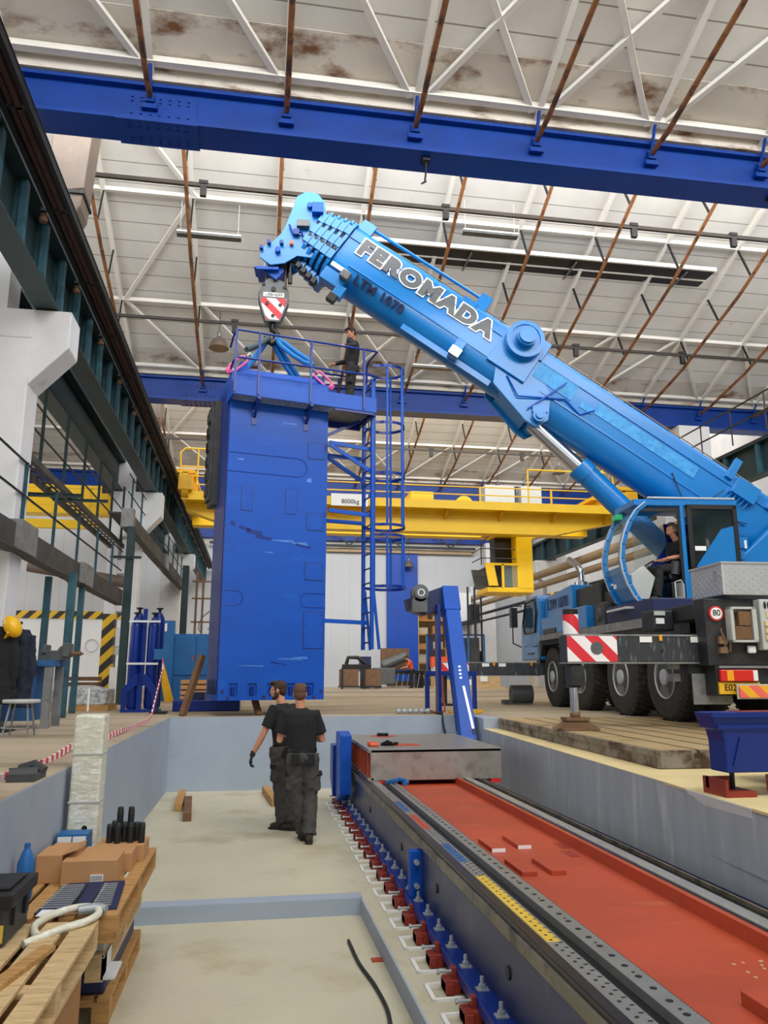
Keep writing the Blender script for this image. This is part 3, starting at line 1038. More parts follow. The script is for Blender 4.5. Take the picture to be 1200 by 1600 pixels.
# left side recess, slots and rear ways
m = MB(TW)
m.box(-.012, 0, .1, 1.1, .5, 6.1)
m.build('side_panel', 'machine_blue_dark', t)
m = MB(TW)
for i in range(5):
    m.box(-.018, -.011, .12 + i * .2, .2 + i * .2, .36, .62)
m.build('side_vent', 'navy', t)
m = MB(TW); m.box(-.14, -.012, .85, 1.3, 3.9, 6.0); m.box(-.19, -.14, .9, 1.3, 4.0, 5.9)
m.build('side_rack', 'chassis_black', t)
m = MB(TW)
for i in range(6):
    m.box(-.22, -.19, .95, 1.25, 4.1 + i * .3, 4.3 + i * .3)
m.build('rack_blocks', 'way_dark', t)
m = MB(TW); m.box(.1, 1.8, 1.2, 1.4, .4, 6.0); m.build('rear_ways', 'way_dark', t)


def groove(x0, x1, zc, h, rnd, nm='keyway_groove'):
    """incised outline of a rounded slot on the front"""
    m = MB(TW)
    pts = []
    r = h / 2
    if rnd > 0:
        pts = [(x0, -.022, zc + r), (x1 - r, -.022, zc + r)] + [(x1 - r + r * math.sin(a), -.022, zc + r * math.cos(a)) for a in [PI * k / 10 for k in range(1, 10)]] + [(x1 - r, -.022, zc - r), (x0, -.022, zc - r)]
    else:
        pts = [(x1, -.022, zc + r), (x0 + r, -.022, zc + r)] + [(x0 + r - r * math.sin(a), -.022, zc + r * math.cos(a)) for a in [PI * k / 10 for k in range(1, 10)]] + [(x0 + r, -.022, zc - r), (x1, -.022, zc - r)]
    m.tube(pts, .006, 5)
    m.build(nm, 'machine_blue_dark', t)


groove(0, 1.5, 4.55, .36, 1)
groove(0, .36, 2.05, .26, 1)
groove(1.43, 1.91, 2.05, .26, -1)
for (x0, x1, z0, z1, n) in ((1.52, 1.83, 4.76, 5.08, 4), (1.52, 1.84, 3.37, 3.69, 4), (1.5, 1.84, 2.43, 2.74, 4), (1.5, 1.87, 1.18, 1.83, 8)):
    m = MB(TW); m.box(x0 - .012, x1 + .012, -.0215, -.02, z0 - .012, z1 + .012); m.build('cover_shadow_gap', 'navy', t)
    m = MB(TW); m.box(x0, x1, -.03, -.02, z0, z1); c = m.build('cover_plate', 'machine_blue', t, bevel=.004)
    zs = (z0 + .05, z1 - .05) if n == 4 else (z0 + .05, z0 + .22, z1 - .22, z1 - .05)
    m = MB(TW)
    for z in zs:
        for x in (x0 + .05, x1 - .05):
            m.cyl((x, -.034, z), (x, -.03, z), .012, 8)
    m.build('cover_screws', 'navy', c)
for x0 in (.27, 1.1):
    m = MB(TW); m.box(x0 - .01, x0 + .21, -.0215, -.02, 3.64, 4.12); m.build('cover_shadow_gap', 'navy', t)
    m = MB(TW); m.box(x0, x0 + .2, -.028, -.02, 3.65, 4.11); c = m.build('slot_cover', 'machine_blue', t, bevel=.004)
    m = MB(TW)
    for z in (4.0, 3.8, 3.73):
        m.cyl((x0 + .1 + (.03 if z < 3.75 else 0), -.032, z), (x0 + .1 + (.03 if z < 3.75 else 0), -.028, z), .011, 8)
    m.cyl((x0 + .05, -.032, 3.73), (x0 + .05, -.028, 3.73), .011, 8)
    m.build('cover_screws', 'navy', c)
# scratches with a shape of their own
m = MB(TW)
random.seed(3)
for (x, z, w_, h_) in ((.08, 3.38, .1, .07), (.24, 3.31, .22, .06), (.38, 3.24, .3, .08), (.55, 3.16, .32, .06), (1.3, 3.06, .3, .04), (.9, .92, .3, .02)):
    m.add([(x, -.0225, z), (x + w_, -.0225, z - .05), (x + w_, -.0225, z - .05 + h_), (x + .02, -.0225, z + h_)], [(0, 1, 2, 3)])
m.build('scuff_dark', 'machine_blue_dark', t)
m = MB(TW)
for (x, z, w_, h_) in ((.8, 3.12, .5, .03), (1.25, 3.08, .3, .05), (1.0, 5.4, .3, .03), (.15, 4.6, .14, .03), (1.0, .98, .5, .02), (1.3, 1.0, .3, .03), (.3, .86, .5, .012), (1.5, 4.3, .1, .08), (.7, 2.9, .2, .01)):
    m.add([(x, -.0225, z), (x + w_, -.0225, z - .015), (x + w_ * .9, -.0225, z + h_), (x + w_ * .1, -.0225, z + h_ * .7)], [(0, 1, 2, 3)])
m.build('scuff_light', mat('scuffed_blue', '#3f78c8', .5, var=.25, scale=12), t)
# raised top and lifting crown
m = MB(TW); m.box(.12, 1.88, .15, 1.1, 6.3, 6.46); m.box(.2, .34, .2, .5, 6.3, 6.62); m.box(1.66, 1.8, .2, .5, 6.3, 6.55)
m.build('top_crown', 'machine_blue', t)
# platform
m = MB(TW); m.box(-.02, 2.77, -.42, -.4, 5.72, 6.01); m.box(2.75, 2.77, -.4, .5, 5.72, 6.01); m.box(-.04, -.02, -.42, .2, 5.72, 6.01)
m.build('toe_board', 'machine_blue', t)
m = MB(TW); m.box(1.93, 2.75, -.4, .5, 5.74, 5.77); m.build('platform_plate', 'grey_steel', t)
m = MB(TW)
for i in range(48):
    m.box(.04 + i * .039, .052 + i * .039, -.4, -.03, 5.74, 5.775)
m.box(.02, 1.92, -.4, -.38, 5.74, 5.775); m.box(.02, 1.92, -.22, -.2, 5.74, 5.775); m.box(.02, 1.92, -.05, -.03, 5.74, 5.775)
m.build('grating_floor', 'grating', t)
m = MB(TW); m.box(1.92, 2.77, .47, .53, 5.62, 5.74); m.box(2.7, 2.77, -.4, .5, 5.66, 5.74); m.box(1.92, 2.77, -.4, -.36, 5.67, 5.72); m.build('platform_frame', 'machine_blue_dark', t)
for x in (.45, 1.46):
    m = MB(TW); m.bar((x, -.4, 5.7), (x, -.03, 5.45), .05, .05); m.box(x - .05, x + .05, -.035, -.02, 5.3, 5.62); m.box(x - .03, x + .03, -.42, -.02, 5.68, 5.73)
    m.build('platform_bracket', 'machine_blue_dark', t)
m = MB(TW); m.bar((1.92, .1, 5.3), (2.6, .1, 5.68), .06, .06); m.build('platform_stay', 'machine_blue_dark', t)
# guard rails
def rail(pts, r=.021, nm='guard_rail'):
    m = MB(TW); m.tube(pts, r, 8); m.build(nm, 'machine_blue_dark', t, smooth=True)


rail([(0, .25, 6.9), (-.02, -.2, 6.97), (0, -.42, 6.97), (.1, -.43, 6.97), (2.7, -.43, 6.99), (2.79, -.4, 6.99), (2.8, .1, 6.99), (2.8, .2, 6.9), (2.8, .22, 6.5)])
rail([(0, .25, 6.36), (-.02, -.2, 6.42), (0, -.42, 6.43), (.1, -.43, 6.43), (2.7, -.43, 6.47), (2.79, -.4, 6.47), (2.8, .1, 6.47)])
for x, y in ((-.02, -.43), (.42, -.43), (1.42, -.43), (2.5, -.43)):
    m = MB(TW); m.bar((x, y, 5.75), (x, y, 6.97), .04, .03); m.build('rail_post', 'machine_blue_dark', t)
m = MB(TW); m.bar((2.76, .18, 5.75), (2.76, .18, 6.5), .05, .04); m.build('rail_post', 'machine_blue', t)
rail([(1.95, .5, 5.77), (1.95, .5, 6.68), (2.0, .5, 6.76), (2.45, .5, 6.76), (2.55, .5, 6.7), (2.55, .5, 5.77)])
# ladder and cage
for y in (-.2, .26):
    m = MB(TW); m.box(2.74, 2.8, y - .035, y + .035, 1.17, 6.5); m.build('ladder_stile', 'machine_blue', t)
for i in range(19):
    m = MB(TW); m.cyl((2.77, -.2, 1.3 + i * .28), (2.77, .26, 1.3 + i * .28), .016, 8); m.build('ladder_rung', 'machine_blue_dark', t)
for z in (6.79, 5.6, 4.57, 3.54, 3.34, 2.35):
    m = MB(TW)
    pts = [(2.77, -.2, z)] + [(3.16 + .37 * math.cos(a), .03 + .36 * math.sin(a), z) for a in [-2.3 + 4.6 * k / 20 for k in range(21)]] + [(2.77, .26, z)]
    for p, q in zip(pts, pts[1:]):
        m.bar(p, q, .012, .055)
    m.build('cage_hoop', 'machine_blue_dark', t)
for a in (-1.9, -.95, 0, .95, 1.9):
    x, y = 3.16 + .37 * math.cos(a), .03 + .36 * math.sin(a)
    m = MB(TW); m.box(x - .02, x + .02, y - .012, y + .012, 3.52, 6.82); m.build('cage_bar', 'machine_blue', t)
    m = MB(TW); m.box(x - .02, x + .02, y - .012, y + .012, 2.33, 3.36); m.build('cage_bar', 'machine_blue', t)
for (a, b, y) in (((1.91, 5.1), (2.76, 5.05), -.12), ((1.91, 4.93), (2.76, 4.93), .2), ((1.91, 5.06), (2.8, 4.58), -.14), ((1.91, 4.93), (2.76, 4.45), .2), ((1.91, 3.76), (2.8, 3.72), -.14), ((1.91, 3.62), (2.76, 3.62), .2), ((1.91, 1.69), (2.8, 1.67), .03)):
    m = MB(TW); m.bar((a[0], y, a[1]), (b[0], y, b[1]), .035, .075); m.build('ladder_stay', 'machine_blue', t)
for y in (-.2, .26):
    m = MB(TW); m.bar((2.8, y, 2.3), (2.92, y, 1.17), .03, .05); m.build('stile_extension', 'machine_blue', t)

# ---- slings, lifting links, hook block
HK = V((.08, 14.5, 7.3))


def link(c, dx, lab):
    t = thing('lifting_link', lab, 'lifting link', tuple(c), 'pink lifting links')
    d = V((dx, 0, -.9)).normalized()
    R = frame(c, (d.x, d.y, d.z), (d.z, 0, -d.x))
    m = MB(R)
    pts = []
    for k in range(16):
        a = 2 * PI * k / 16
        x = .14 * math.cos(a) + (.06 if math.cos(a) > .1 else -.06 if math.cos(a) < -.1 else 0)
        pts.append((x, .075 * max(-1, min(1, 1.3 * math.sin(a))), 0))
    m.tube(pts, .024, 8, closed=True); m.build('oval_ring', 'pink', t, smooth=True)
    m = MB(R); m.tube([(.2, -.05, 0), (.26, -.03, 0), (.26, .03, 0), (.2, .05, 0)], .028, 8); m.ell((.22, 0, 0), (.04, .06, .04)); m.build('swivel_base', 'pink', t, smooth=True)
    m = MB(R); m.tube([(-.16, 0, -.02), (-.22, 0, -.05), (-.3, 0, -.02), (-.3, 0, .03), (-.22, 0, .06), (-.16, 0, .03)], .02, 8, closed=True); m.build('bow_shackle', 'chrome', t, smooth=True)


LL, LR = tp(.12, .05, 6.5), tp(1.83, .1, 6.46)
link(LL, -1, 'pink lifting link at the left end of the column top')
link(LR, 1, 'pink lifting link at the right end of the column top, in front')


def sling(a, b, mm, lab, w_=.12):
    m = MB()
    a, b = V(a), V(b)
    mid = (a + b) / 2 + V((0, 0, -.03))
    for off in (-.035, .035):
        o = V((off, 0, off))
        m.tube([a, a * .6 + mid * .4 + o, mid + o, b * .6 + mid * .4 + o, b], [w_ * .5, w_ * .42, w_ * .4, w_ * .42, w_ * .45], 8)
    tag(m.build('round_sling', mm, smooth=True), lab, 'sling', 'lifting slings')


sling(HK + V((-.05, 0, .0)), LL + V((.15, 0, .3)), 'sling_grey', 'grey round sling from the hook to the left pink link')
sling(HK + V((-.1, .1, -.02)), tp(.3, .7, 6.52), 'sling_blue', 'blue round sling down to the back left of the column top')
sling(HK + V((.08, 0, 0)), LR + V((-.2, 0, .28)), 'sling_blue', 'blue round sling from the hook to the right pink link')
sling(HK + V((.04, .1, -.02)), tp(1.55, .7, 6.52), 'sling_blue', 'blue round sling down to the back right of the column top')
t = thing('hook_block', 'grey crane hook block with red and white stripes hanging from the boom head', 'hook block', tuple(HK))
HC = V((.09, 14.5, 8.1))
for y in (-.13, .13):
    m = MB()
    out = [(-.12, .43), (.02, .46), (.2, .38), (.3, .2), (.32, .0), (.27, -.18), (.14, -.5), (-.14, -.5), (-.25, -.18), (-.29, .05), (-.24, .28)]
    m.prism(out, HC + V((0, y + .02, 0)), (1, 0, 0), (0, 0, 1), 0, .03)
    p = m.build('cheek_plate', 'block_grey', t, bevel=.01)
    if y < 0:
        q = MB(); q.prism([(-.24, .0), (.26, .0), (.23, -.17), (.13, -.46), (-.12, -.46), (-.22, -.17)], HC + V((0, y - .01, 0)), (1, 0, 0), (0, 0, 1), 0, .004)
        q.build('striped_panel', 'red_white', p)
        q = MB(); q.box(HC.x - .2, HC.x + .22, HC.y + y - .018, HC.y + y - .012, HC.z + .03, HC.z + .12); q.build('name_plate', 'white', p)
        text('name_plate_lettering', 'LIEBHERR', .085, 'black', frame(HC + V((.01, y - .02, .075)), (1, 0, 0), (0, 0, 1)), p)
        for k, (x, z) in enumerate(((0, .2), (0, -.38), (.14, -.14), (-.12, -.12), (-.2, .3), (.22, .25), (.02, .4))):
            q = MB(); q.cyl(HC + V((x, y - .03, z)), HC + V((x, y - .01, z)), .035 if z != .2 else .05, 12); q.build('plate_bolt', 'black', p)
for x in (-.06, .06, 0):
    pass
m = MB(); m.cyl(HC + V((0, -.1, .05)), HC + V((0, .1, .05)), .3, 28); m.build('sheave', 'way_dark', t)
m = MB(); m.tube([HC + V((0, 0, -.45)), HC + V((0, 0, -.62)), HC + V((0, 0, -.66))], [.07, .06, .05], 12)
m.tube([HC + V((0, 0, -.6)), HC + V((.1, 0, -.7)), HC + V((.11, 0, -.82)), HC + V((.0, 0, -.92)), HC + V((-.12, 0, -.86)), HC + V((-.14, 0, -.76))], [.05, .055, .06, .06, .045, .025], 10)
m.build('hook', 'way_dark', t, smooth=True)

# wooden props at the foot, cradle
m = MB(); m.bar((-1.25, 14.25, 0.0), (-.98, 14.6, 1.05), .1, .1)
tag(m.build('wooden_prop', 'wood_dark'), 'weathered wooden prop leaning left of the column foot', 'timber')
m = MB(); m.bar((.08, 14.3, 0.0), (-.02, 14.5, .3), .1, .08)
tag(m.build('wooden_prop', 'wood_dark'), 'short wooden prop standing under the hanging column', 'timber')
t = thing('steel_cradle', 'low dark blue steel cradle on the floor behind the column foot', 'cradle', (-.95, 16.4, 0))
m = MB(); m.box(-1.6, -.3, 16.0, 16.9, .0, .22); m.build('base', 'machine_blue_dark', t, bevel=.02)
m = MB(); m.box(-1.25, -1.0, 16.1, 16.8, .22, .36); m.build('support_block', 'navy', t)
# ================================================================ yellow overhead crane
t = thing('overhead_crane', 'yellow overhead travelling crane spanning the hall behind the column', 'overhead crane', (5, 27.5, 6.9))
m = MB()
m.prism([(-1.9, 6.5), (-1.2, 5.75), (11.3, 5.75), (12.4, 6.25), (12.8, 6.9), (-2.5, 6.9)], (0, 27.2, 0), (1, 0, 0), (0, 0, 1), 0, .7) if False else m.box(-2.45, 12.6, 27.9, 28.5, 6.0, 7.05)
m.prism([(-2.4, 6.3), (-1.0, 5.85), (10.2, 5.85), (12.6, 6.3)], (0, 28.48, 0), (1, 0, 0), (0, 0, 1), 0, .56)
m.build('main_girder', 'yellow', t)
m = MB(); m.prism([(-2.4, 6.2), (-2.4, 5.9), (-1.0, 5.42), (10.0, 5.42), (12.4, 5.95), (12.4, 6.2)], (0, 25.3, 0), (1, 0, 0), (0, 0, 1), 0, .5); m.build('rear_girder', 'yellow', t)
m = MB(); m.box(-2.5, 12.4, 24.2, 24.9, 6.15, 6.22); m.box(-2.5, 12.4, 24.16, 24.2, 6.1, 6.38); m.build('service_walkway', 'yellow', t)
for i in range(8):
    x = -1.5 + i * 1.9
    m = MB(); m.prism([(24.2, 6.12), (24.9, 6.12), (24.9, 5.9), (24.75, 5.85)], (x, 0, 0), (0, 1, 0), (0, 0, 1), 0, .06); m.build('walkway_bracket', 'yellow_dark', t)
for z in (6.58, 6.85):
    m = MB(); m.box(-2.5, 12.3, 24.17, 24.21, z, z + .035); m.build('handrail', 'yellow', t)
for x in (-2.4, .4, 4.6, 7.2, 9.7, 12.3):
    m = MB(); m.box(x - .025, x + .025, 24.15, 24.22, 6.3, 6.88); m.build('rail_post', 'yellow', t)
m = MB(); m.tube([(-2.55, 24.3, 6.4), (-2.6, 24.3, 7.65), (-2.45, 24.3, 7.8), (-.9, 24.3, 7.8)], .03, 6); m.tube([(-2.05, 24.3, 6.4), (-2.05, 24.3, 7.8)], .03, 6); m.tube([(-2.6, 24.3, 7.2), (-.9, 24.3, 7.2)], .025, 6); m.build('end_railing', 'yellow', t)
m = MB(); m.tube([(11.6, 24.3, 6.3), (11.6, 24.3, 7.6), (11.75, 24.3, 7.7), (12.0, 24.3, 7.6), (12.1, 24.3, 6.4)], .03, 6); m.tube([(8.9, 24.2, 7.55), (11.7, 24.2, 7.55)], .03, 6); m.tube([(8.9, 24.2, 6.3), (8.9, 24.2, 7.55)], .03, 6); m.build('end_railing', 'yellow', t)
for x in (-2.38, 12.5):
    m = MB(); m.box(x - .22, x + .22, 23.9, 29.0, 6.35, 6.85); m.build('end_carriage', 'yellow_dark', t, bevel=.03)
    m = MB(); m.cyl((x - .1, 24.2, 6.42), (x + .1, 24.2, 6.42), .28, 20); m.build('wheel', 'yellow_dark', t)
for xa, xb, xv in ((-3.4, -2.2, -2.5), (12.3, 13.75, 12.6)):
    m = MB(); m.box(xa, xb, 25, 28.2, 7.17, 7.3); m.box(xv - .08, xv + .08, 25, 28.2, 6.7, 7.2); m.build('rail_wheel_arm', 'yellow_dark', t)
p = MB(); p.box(2.2, 3.4, 24.08, 24.12, 6.05, 6.45); p = p.build('load_sign', 'white', t)
text('load_sign_lettering', '8000kg', .2, 'black', frame((2.82, 24.07, 6.19), (1, 0, 0), (0, 0, 1)), p)
for x0, x1 in ((5.6, 6.5),):
    m = MB(); m.box(x0 - .6, x1 - .7, 25.0, 26.2, 6.2, 6.85); m.build('trolley', 'yellow', t, bevel=.02)
for x0 in (9.3, 10.9):
    m = MB(); m.box(x0, x0 + (1.3 if x0 < 10 else .9), 30.5, 31.2, 7.7, 8.6); m.build('machine_cabinet', 'box_grey', t)
m = MB(); m.lathe([(.32, -.12), (.32, .12), (.1, .14)], (6.9, 25.2, 6.45), (0, 1, 0), 20); m.build('cable_drum', 'yellow', t)
# crane driver's cab
c = MB()
c.box(9.25, 9.85, 26.6, 27.3, 3.75, 5.85); c.box(8.1, 9.85, 26.6, 28.0, 3.62, 3.8); c.box(8.5, 9.4, 26.7, 27.9, 5.72, 5.85)
c = c.build('cab_frame', 'yellow', t, bevel=.02)
m = MB(); m.prism([(8.15, 3.85), (8.5, 3.85), (8.35, 4.65), (8.02, 4.65)], (0, 26.6, 0), (1, 0, 0), (0, 0, 1), 0, .05); m.box(8.02, 9.3, 26.58, 26.66, 4.6, 4.68); m.box(8.66, 8.74, 26.58, 26.66, 3.8, 4.65); m.build('window_bars', 'yellow', c)
m = MB(); m.box(8.74, 9.25, 26.62, 26.64, 3.82, 4.6); m.build('window_pane', 'glass_clear', c)
m = MB(); m.prism([(8.05, 3.85), (8.66, 3.85), (8.66, 4.6), (7.9, 4.6)], (0, 28.0, 0), (1, 0, 0), (0, 0, 1), 0, .03); m.build('front_pane', 'block_grey', c)
m = MB(); m.box(8.6, 9.3, 27.2, 27.8, 3.8, 5.7); m.build('cab_interior', 'cab_black', c)
for z in (4.85, 5.2):
    m = MB(); m.tube([(9.2, 26.6, z), (7.9, 26.6, z), (7.9, 27.8, z)], .02, 6); m.build('cab_rail', 'pipe_dark', c)
m = MB(); m.tube([(7.9, 26.6, 4.6), (7.9, 26.6, 5.4), (8.3, 26.6, 5.75)], .02, 6); m.tube([(8.35, 26.6, 4.6), (8.35, 26.6, 5.3)], .02, 6); m.build('cab_rail', 'pipe_dark', c)
m = MB(); m.box(8.3, 9.6, 26.5, 27.9, 5.85, 6.0); m.prism([(8.1, 6.0), (8.9, 6.0), (8.6, 5.7)], (0, 27.5, 0), (1, 0, 0), (0, 0, 1), 0, .6); m.build('cab_mount', 'yellow_dark', t)
# ================================================================ mobile crane
cr = thing('mobile_crane', 'light blue four axle mobile crane with raised telescopic boom and open operator cab', 'crane truck', (7.3, 13.8, 0))
TK = MX.Translation((5.85, 9.4, 0)) @ MX.Rotation(math.radians(-3.5), 4, 'Z')
_t, _n = V((.99554, -.09431, 0)), V((.09431, .99554, 0))
BF = frame(V((.1, 14.5, 0)), _t, _n)
th = math.radians(34.2)
b_, p_ = V((math.cos(th), 0, -math.sin(th))), V((math.sin(th), 0, math.cos(th)))
C0 = V((1.35, 0, 9.1))
BB = BF @ frame(C0, b_, (0, 1, 0))


def P_(name, m, mb, parent=None, **k):
    return mb.build(name, m, parent or cr, **k)


# ---- carrier
m = MB(TK); m.box(.45, 2.1, .3, 9.2, .95, 1.42); m.box(.35, 2.25, .05, .9, .6, 1.45); P_('chassis_frame', 'chassis_black', m)
m = MB(TK); m.box(.28, 2.3, 1.2, 8.0, 1.5, 1.56); m.box(.26, .34, 1.1, 6.4, 1.47, 1.62); P_('deck', 'grey_steel', m)
m = MB(TK); m.box(.3, .9, 5.2, 8.3, 1.38, 1.5); m.prism([(4.95, 1.5), (4.95, 1.1), (5.3, 1.38), (8.2, 1.38), (8.5, .9), (8.6, 1.5)], (.3, 0, 0), (0, 1, 0), (0, 0, 1), 0, .55); P_('front_mudguard', 'chassis_black', m)
m = MB(TK); m.box(.27, .32, 5.0, 8.3, 1.5, 1.62); P_('mudguard_trim', 'grey_steel', m)
m = MB(TK); m.box(.3, .8, 1.05, 4.3, 1.3, 1.47); P_('rear_mudguard', 'chassis_black', m)


def wheel(v, near=True):
    u0 = .36 if near else 1.75
    c = (u0, v, .67)
    m = MB(TK)
    prof = [(.34, .02), (.5, 0), (.62, .015), (.665, .06), (.68, .1), (.68, .32), (.665, .36), (.6, .4), (.34, .4)]
    m.lathe(prof, c, (1, 0, 0), 40)
    for k in range(40):
        a = 2 * PI * k / 40
        for x0, x1, sh in ((.05, .19, 0), (.22, .37, .08)):
            ca, sa = math.cos(a + sh), math.sin(a + sh)
            m.bar((u0 + x0, v + .685 * ca, .67 + .685 * sa), (u0 + x1, v + .685 * math.cos(a + sh + .05), .67 + .685 * math.sin(a + sh + .05)), .05, .02, (0, ca, sa))
    ty = P_('tyre', 'rubber', m, smooth=True)
    m = MB(TK)
    m.lathe([(.34, .02), (.33, -.0), (.3, .04), (.27, .12), (.1, .12), (.1, .05), (.13, .03), (.12, -.01), (.05, -.03), (.0, -.03)], c, (1, 0, 0), 32)
    ri = P_('wheel_rim', 'wheel_grey', m, smooth=True)
    m = MB(TK)
    for k in range(10):
        a = 2 * PI * k / 10
        m.cyl((u0 + .06, v + .185 * math.cos(a), .67 + .185 * math.sin(a)), (u0 + .13, v + .185 * math.cos(a), .67 + .185 * math.sin(a)), .02, 6)
    m.build('wheel_nuts', 'grey_steel', ri)


for v in (2.14, 3.86, 5.96, 7.74):
    wheel(v)
    wheel(v, False)
for v in (2.14, 3.86, 5.96, 7.74):
    m = MB(TK); m.cyl((.5, v, .67), (2.0, v, .67), .11, 12); P_('axle', 'chassis_black', m)
# mud flap and step blocks behind the rear wheel
m = MB(TK); m.box(-.12, .42, .28, .3, .32, .72); P_('mud_flap', 'grey_steel', m)
m = MB(TK); m.box(-.15, .45, .3, .75, .72, .9); P_('rear_locker', 'chassis_black', m)
for z in (.62, .78):
    m = MB(TK); m.box(-.3, -.2, .45, .6, z, z + .1); P_('step_block', 'grey_steel', m)
# front cab of the carrier
m = MB(TK)
m.prism([(8.35, 1.05), (8.3, 2.5), (8.6, 2.62), (9.5, 2.58), (9.95, 1.95), (10.0, 1.05)], (.3, 0, 0), (0, 1, 0), (0, 0, 1), 0, 1.9)
tc_ = P_('carrier_cab', 'truck_blue', m, bevel=.05)
m = MB(TK); m.prism([(8.7, 1.75), (8.55, 2.2), (8.65, 2.5), (9.4, 2.47), (9.65, 2.0), (9.55, 1.75)], (.285, 0, 0), (0, 1, 0), (0, 0, 1), 0, .02); m.build('side_window', 'glass_dark', tc_)
m = MB(TK); m.tube([(.28, 8.68, 1.72), (.28, 8.53, 2.2), (.28, 8.63, 2.52), (.28, 9.42, 2.49), (.28, 9.68, 2.0), (.28, 9.57, 1.72)], .02, 6, closed=True); m.build('window_seal', 'cab_black', tc_)
m = MB(TK); m.box(.0, .16, 9.75, 9.95, 1.9, 2.4); m.tube([(.3, 9.8, 2.45), (.05, 9.85, 2.45), (.05, 9.85, 1.5), (.25, 9.8, 1.4)], .02, 6); m.build('mirror', 'cab_black', tc_)
m = MB(TK); m.box(.28, .3, 8.9, 9.4, 1.2, 1.24); m.box(.28, .3, 8.6, 8.95, 1.38, 1.4); m.build('door_handle', 'cab_black', tc_)
m = MB(TK); m.lathe([(.06, 0), (.06, .08), (.03, .12)], (.9, 9.1, 2.62), n=12); m.build('beacon', 'amber', tc_, smooth=True)
# engine housing with lettering, side box
m = MB(TK); m.prism([(6.35, 2.0), (6.35, 2.62), (8.25, 2.5), (8.25, 2.0)], (.42, 0, 0), (0, 1, 0), (0, 0, 1), 0, 1.0); eh = P_('engine_cover', 'truck_blue', m, bevel=.02)
text('engine_cover_lettering', 'LTM 1070', .34, 'navy', TK @ frame(V((.405, 7.3, 2.29)), (0, -1, 0), (0, 0, 1)), eh)
m = MB(TK); m.prism([(5.3, 1.62), (5.3, 2.08), (7.3, 2.08), (7.45, 2.02), (8.25, 2.02), (8.25, 1.62)], (.32, 0, 0), (0, 1, 0), (0, 0, 1), 0, 1.1); P_('battery_box', 'truck_blue', m, bevel=.02)
m = MB(TK); m.box(.3, .33, 7.2, 8.1, 1.64, 1.75); P_('grille', 'cab_black', m)
m = MB(TK); m.cyl((.9, 7.0, 2.5), (.9, 7.0, 2.75), .16, 20); m.tube([(.9, 7.0, 2.7), (.9, 7.0, 3.0), (.88, 7.15, 3.15), (.85, 7.6, 3.35)], .075, 12); P_('exhaust', 'chrome', m, smooth=True)
m = MB(TK); m.box(.5, 1.8, 4.9, 6.3, 1.6, 2.5); m.box(.55, 1.75, 4.0, 4.9, 1.6, 2.3); P_('engine_block', 'cab_black', m, bevel=.03)
m = MB(TK); m.lathe([(.0, 0), (.1, .0), (.14, .05), (.24, .1), (.26, .2)], (.35, 4.75, 1.85), (1, 0, 0), 24); m.box(.4, 1.0, 4.5, 5.0, 1.6, 2.05); P_('air_filter', 'plastic_grey', m, smooth=True)
m = MB(TK); m.box(.4, 1.9, 2.4, 4.4, 1.56, 1.95); P_('deck_locker', 'navy', m, bevel=.02)
# turntable
m = MB(BF); m.cyl((8.0, 0, 1.5), (8.0, 0, 1.8), .78, 36); P_('slewing_ring', 'chassis_black', m)
# rear body
m = MB(TK); m.box(-.02, 2.5, .0, .28, .82, 1.7); m.box(.0, .9, .28, 1.2, 1.45, 1.66); rb = P_('rear_body', 'chassis_black', m, bevel=.015)
m = MB(TK); m.cyl((.13, -.02, 1.5), (.13, 0, 1.5), .1, 28); sg = P_('speed_sign', 'red', m)
m = MB(TK); m.cyl((.13, -.026, 1.5), (.13, -.02, 1.5), .078, 28); m.build('sign_face', 'white', sg)
text('sign_number', '80', .11, 'black', TK @ frame(V((.13, -.028, 1.505)), (1, 0, 0), (0, 0, 1)), sg)
m = MB(TK); m.box(.1, .61, -.06, 0, .62, .77); tl = P_('tail_lamp', 'lamp_red', m, bevel=.01)
m = MB(TK); m.box(.18, .27, -.066, -.06, .63, .76); m.build('indicator_lens', 'amber', tl)
m = MB(TK); m.box(.54, .6, -.066, -.06, .63, .76); m.build('reverse_lens', 'white', tl)
m = MB(TK); m.box(.08, .64, -.03, .0, .46, .61); npl = P_('number_plate', 'plate_yellow', m)
text('number_plate_lettering', 'E02 2851', .115, 'black', TK @ frame(V((.36, -.034, .54)), (1, 0, 0), (0, 0, 1)), npl)
m = MB(TK); m.box(.06, .66, .0, .3, .44, .82); P_('lamp_bracket', 'chassis_black', m)
m = MB(TK); m.box(.28, 2.3, -.16, -.13, .42, .57); P_('reflective_board', 'red_yellow', m)
m = MB(TK); m.box(.26, 2.32, -.13, -.11, .4, .59); P_('board_frame', 'box_grey', m)
m = MB(TK); m.box(.1, 2.4, -.04, .1, .79, .82); P_('lamp_rail', 'grey_steel', m)
m = MB(TK)
m.box(.28, .6, -.02, .02, 1.13, 1.56)
for x0, x1, z0, z1 in ((.26, .3, 1.12, 1.58), (.56, .62, 1.12, 1.58), (.26, .62, 1.12, 1.15), (.26, .62, 1.55, 1.58)):
    m.box(x0, x1, -.14, .0, z0, z1)
ob = P_('open_rear_box', 'box_grey', m)
for (x, z, w_, h_) in ((.31, 1.16, .12, .17), (.43, 1.16, .11, .16), (.38, 1.34, .16, .18)):
    m = MB(TK); m.box(x, x + w_, -.12, -.02, z, z + h_); m.build('wooden_chock', 'wood_dark', ob)
m = MB(TK); m.box(.66, 1.05, -.16, .0, 1.02, 1.68); eb = P_('electric_box', 'box_grey', m, bevel=.015)
m = MB(TK)
for z in (1.15, 1.24, 1.33):
    m.box(.7, .82, -.19, -.16, z, z + .06)
m.box(.74, .8, -.175, -.16, 1.44, 1.52)
m.build('sockets', 'edge_cream', eb)
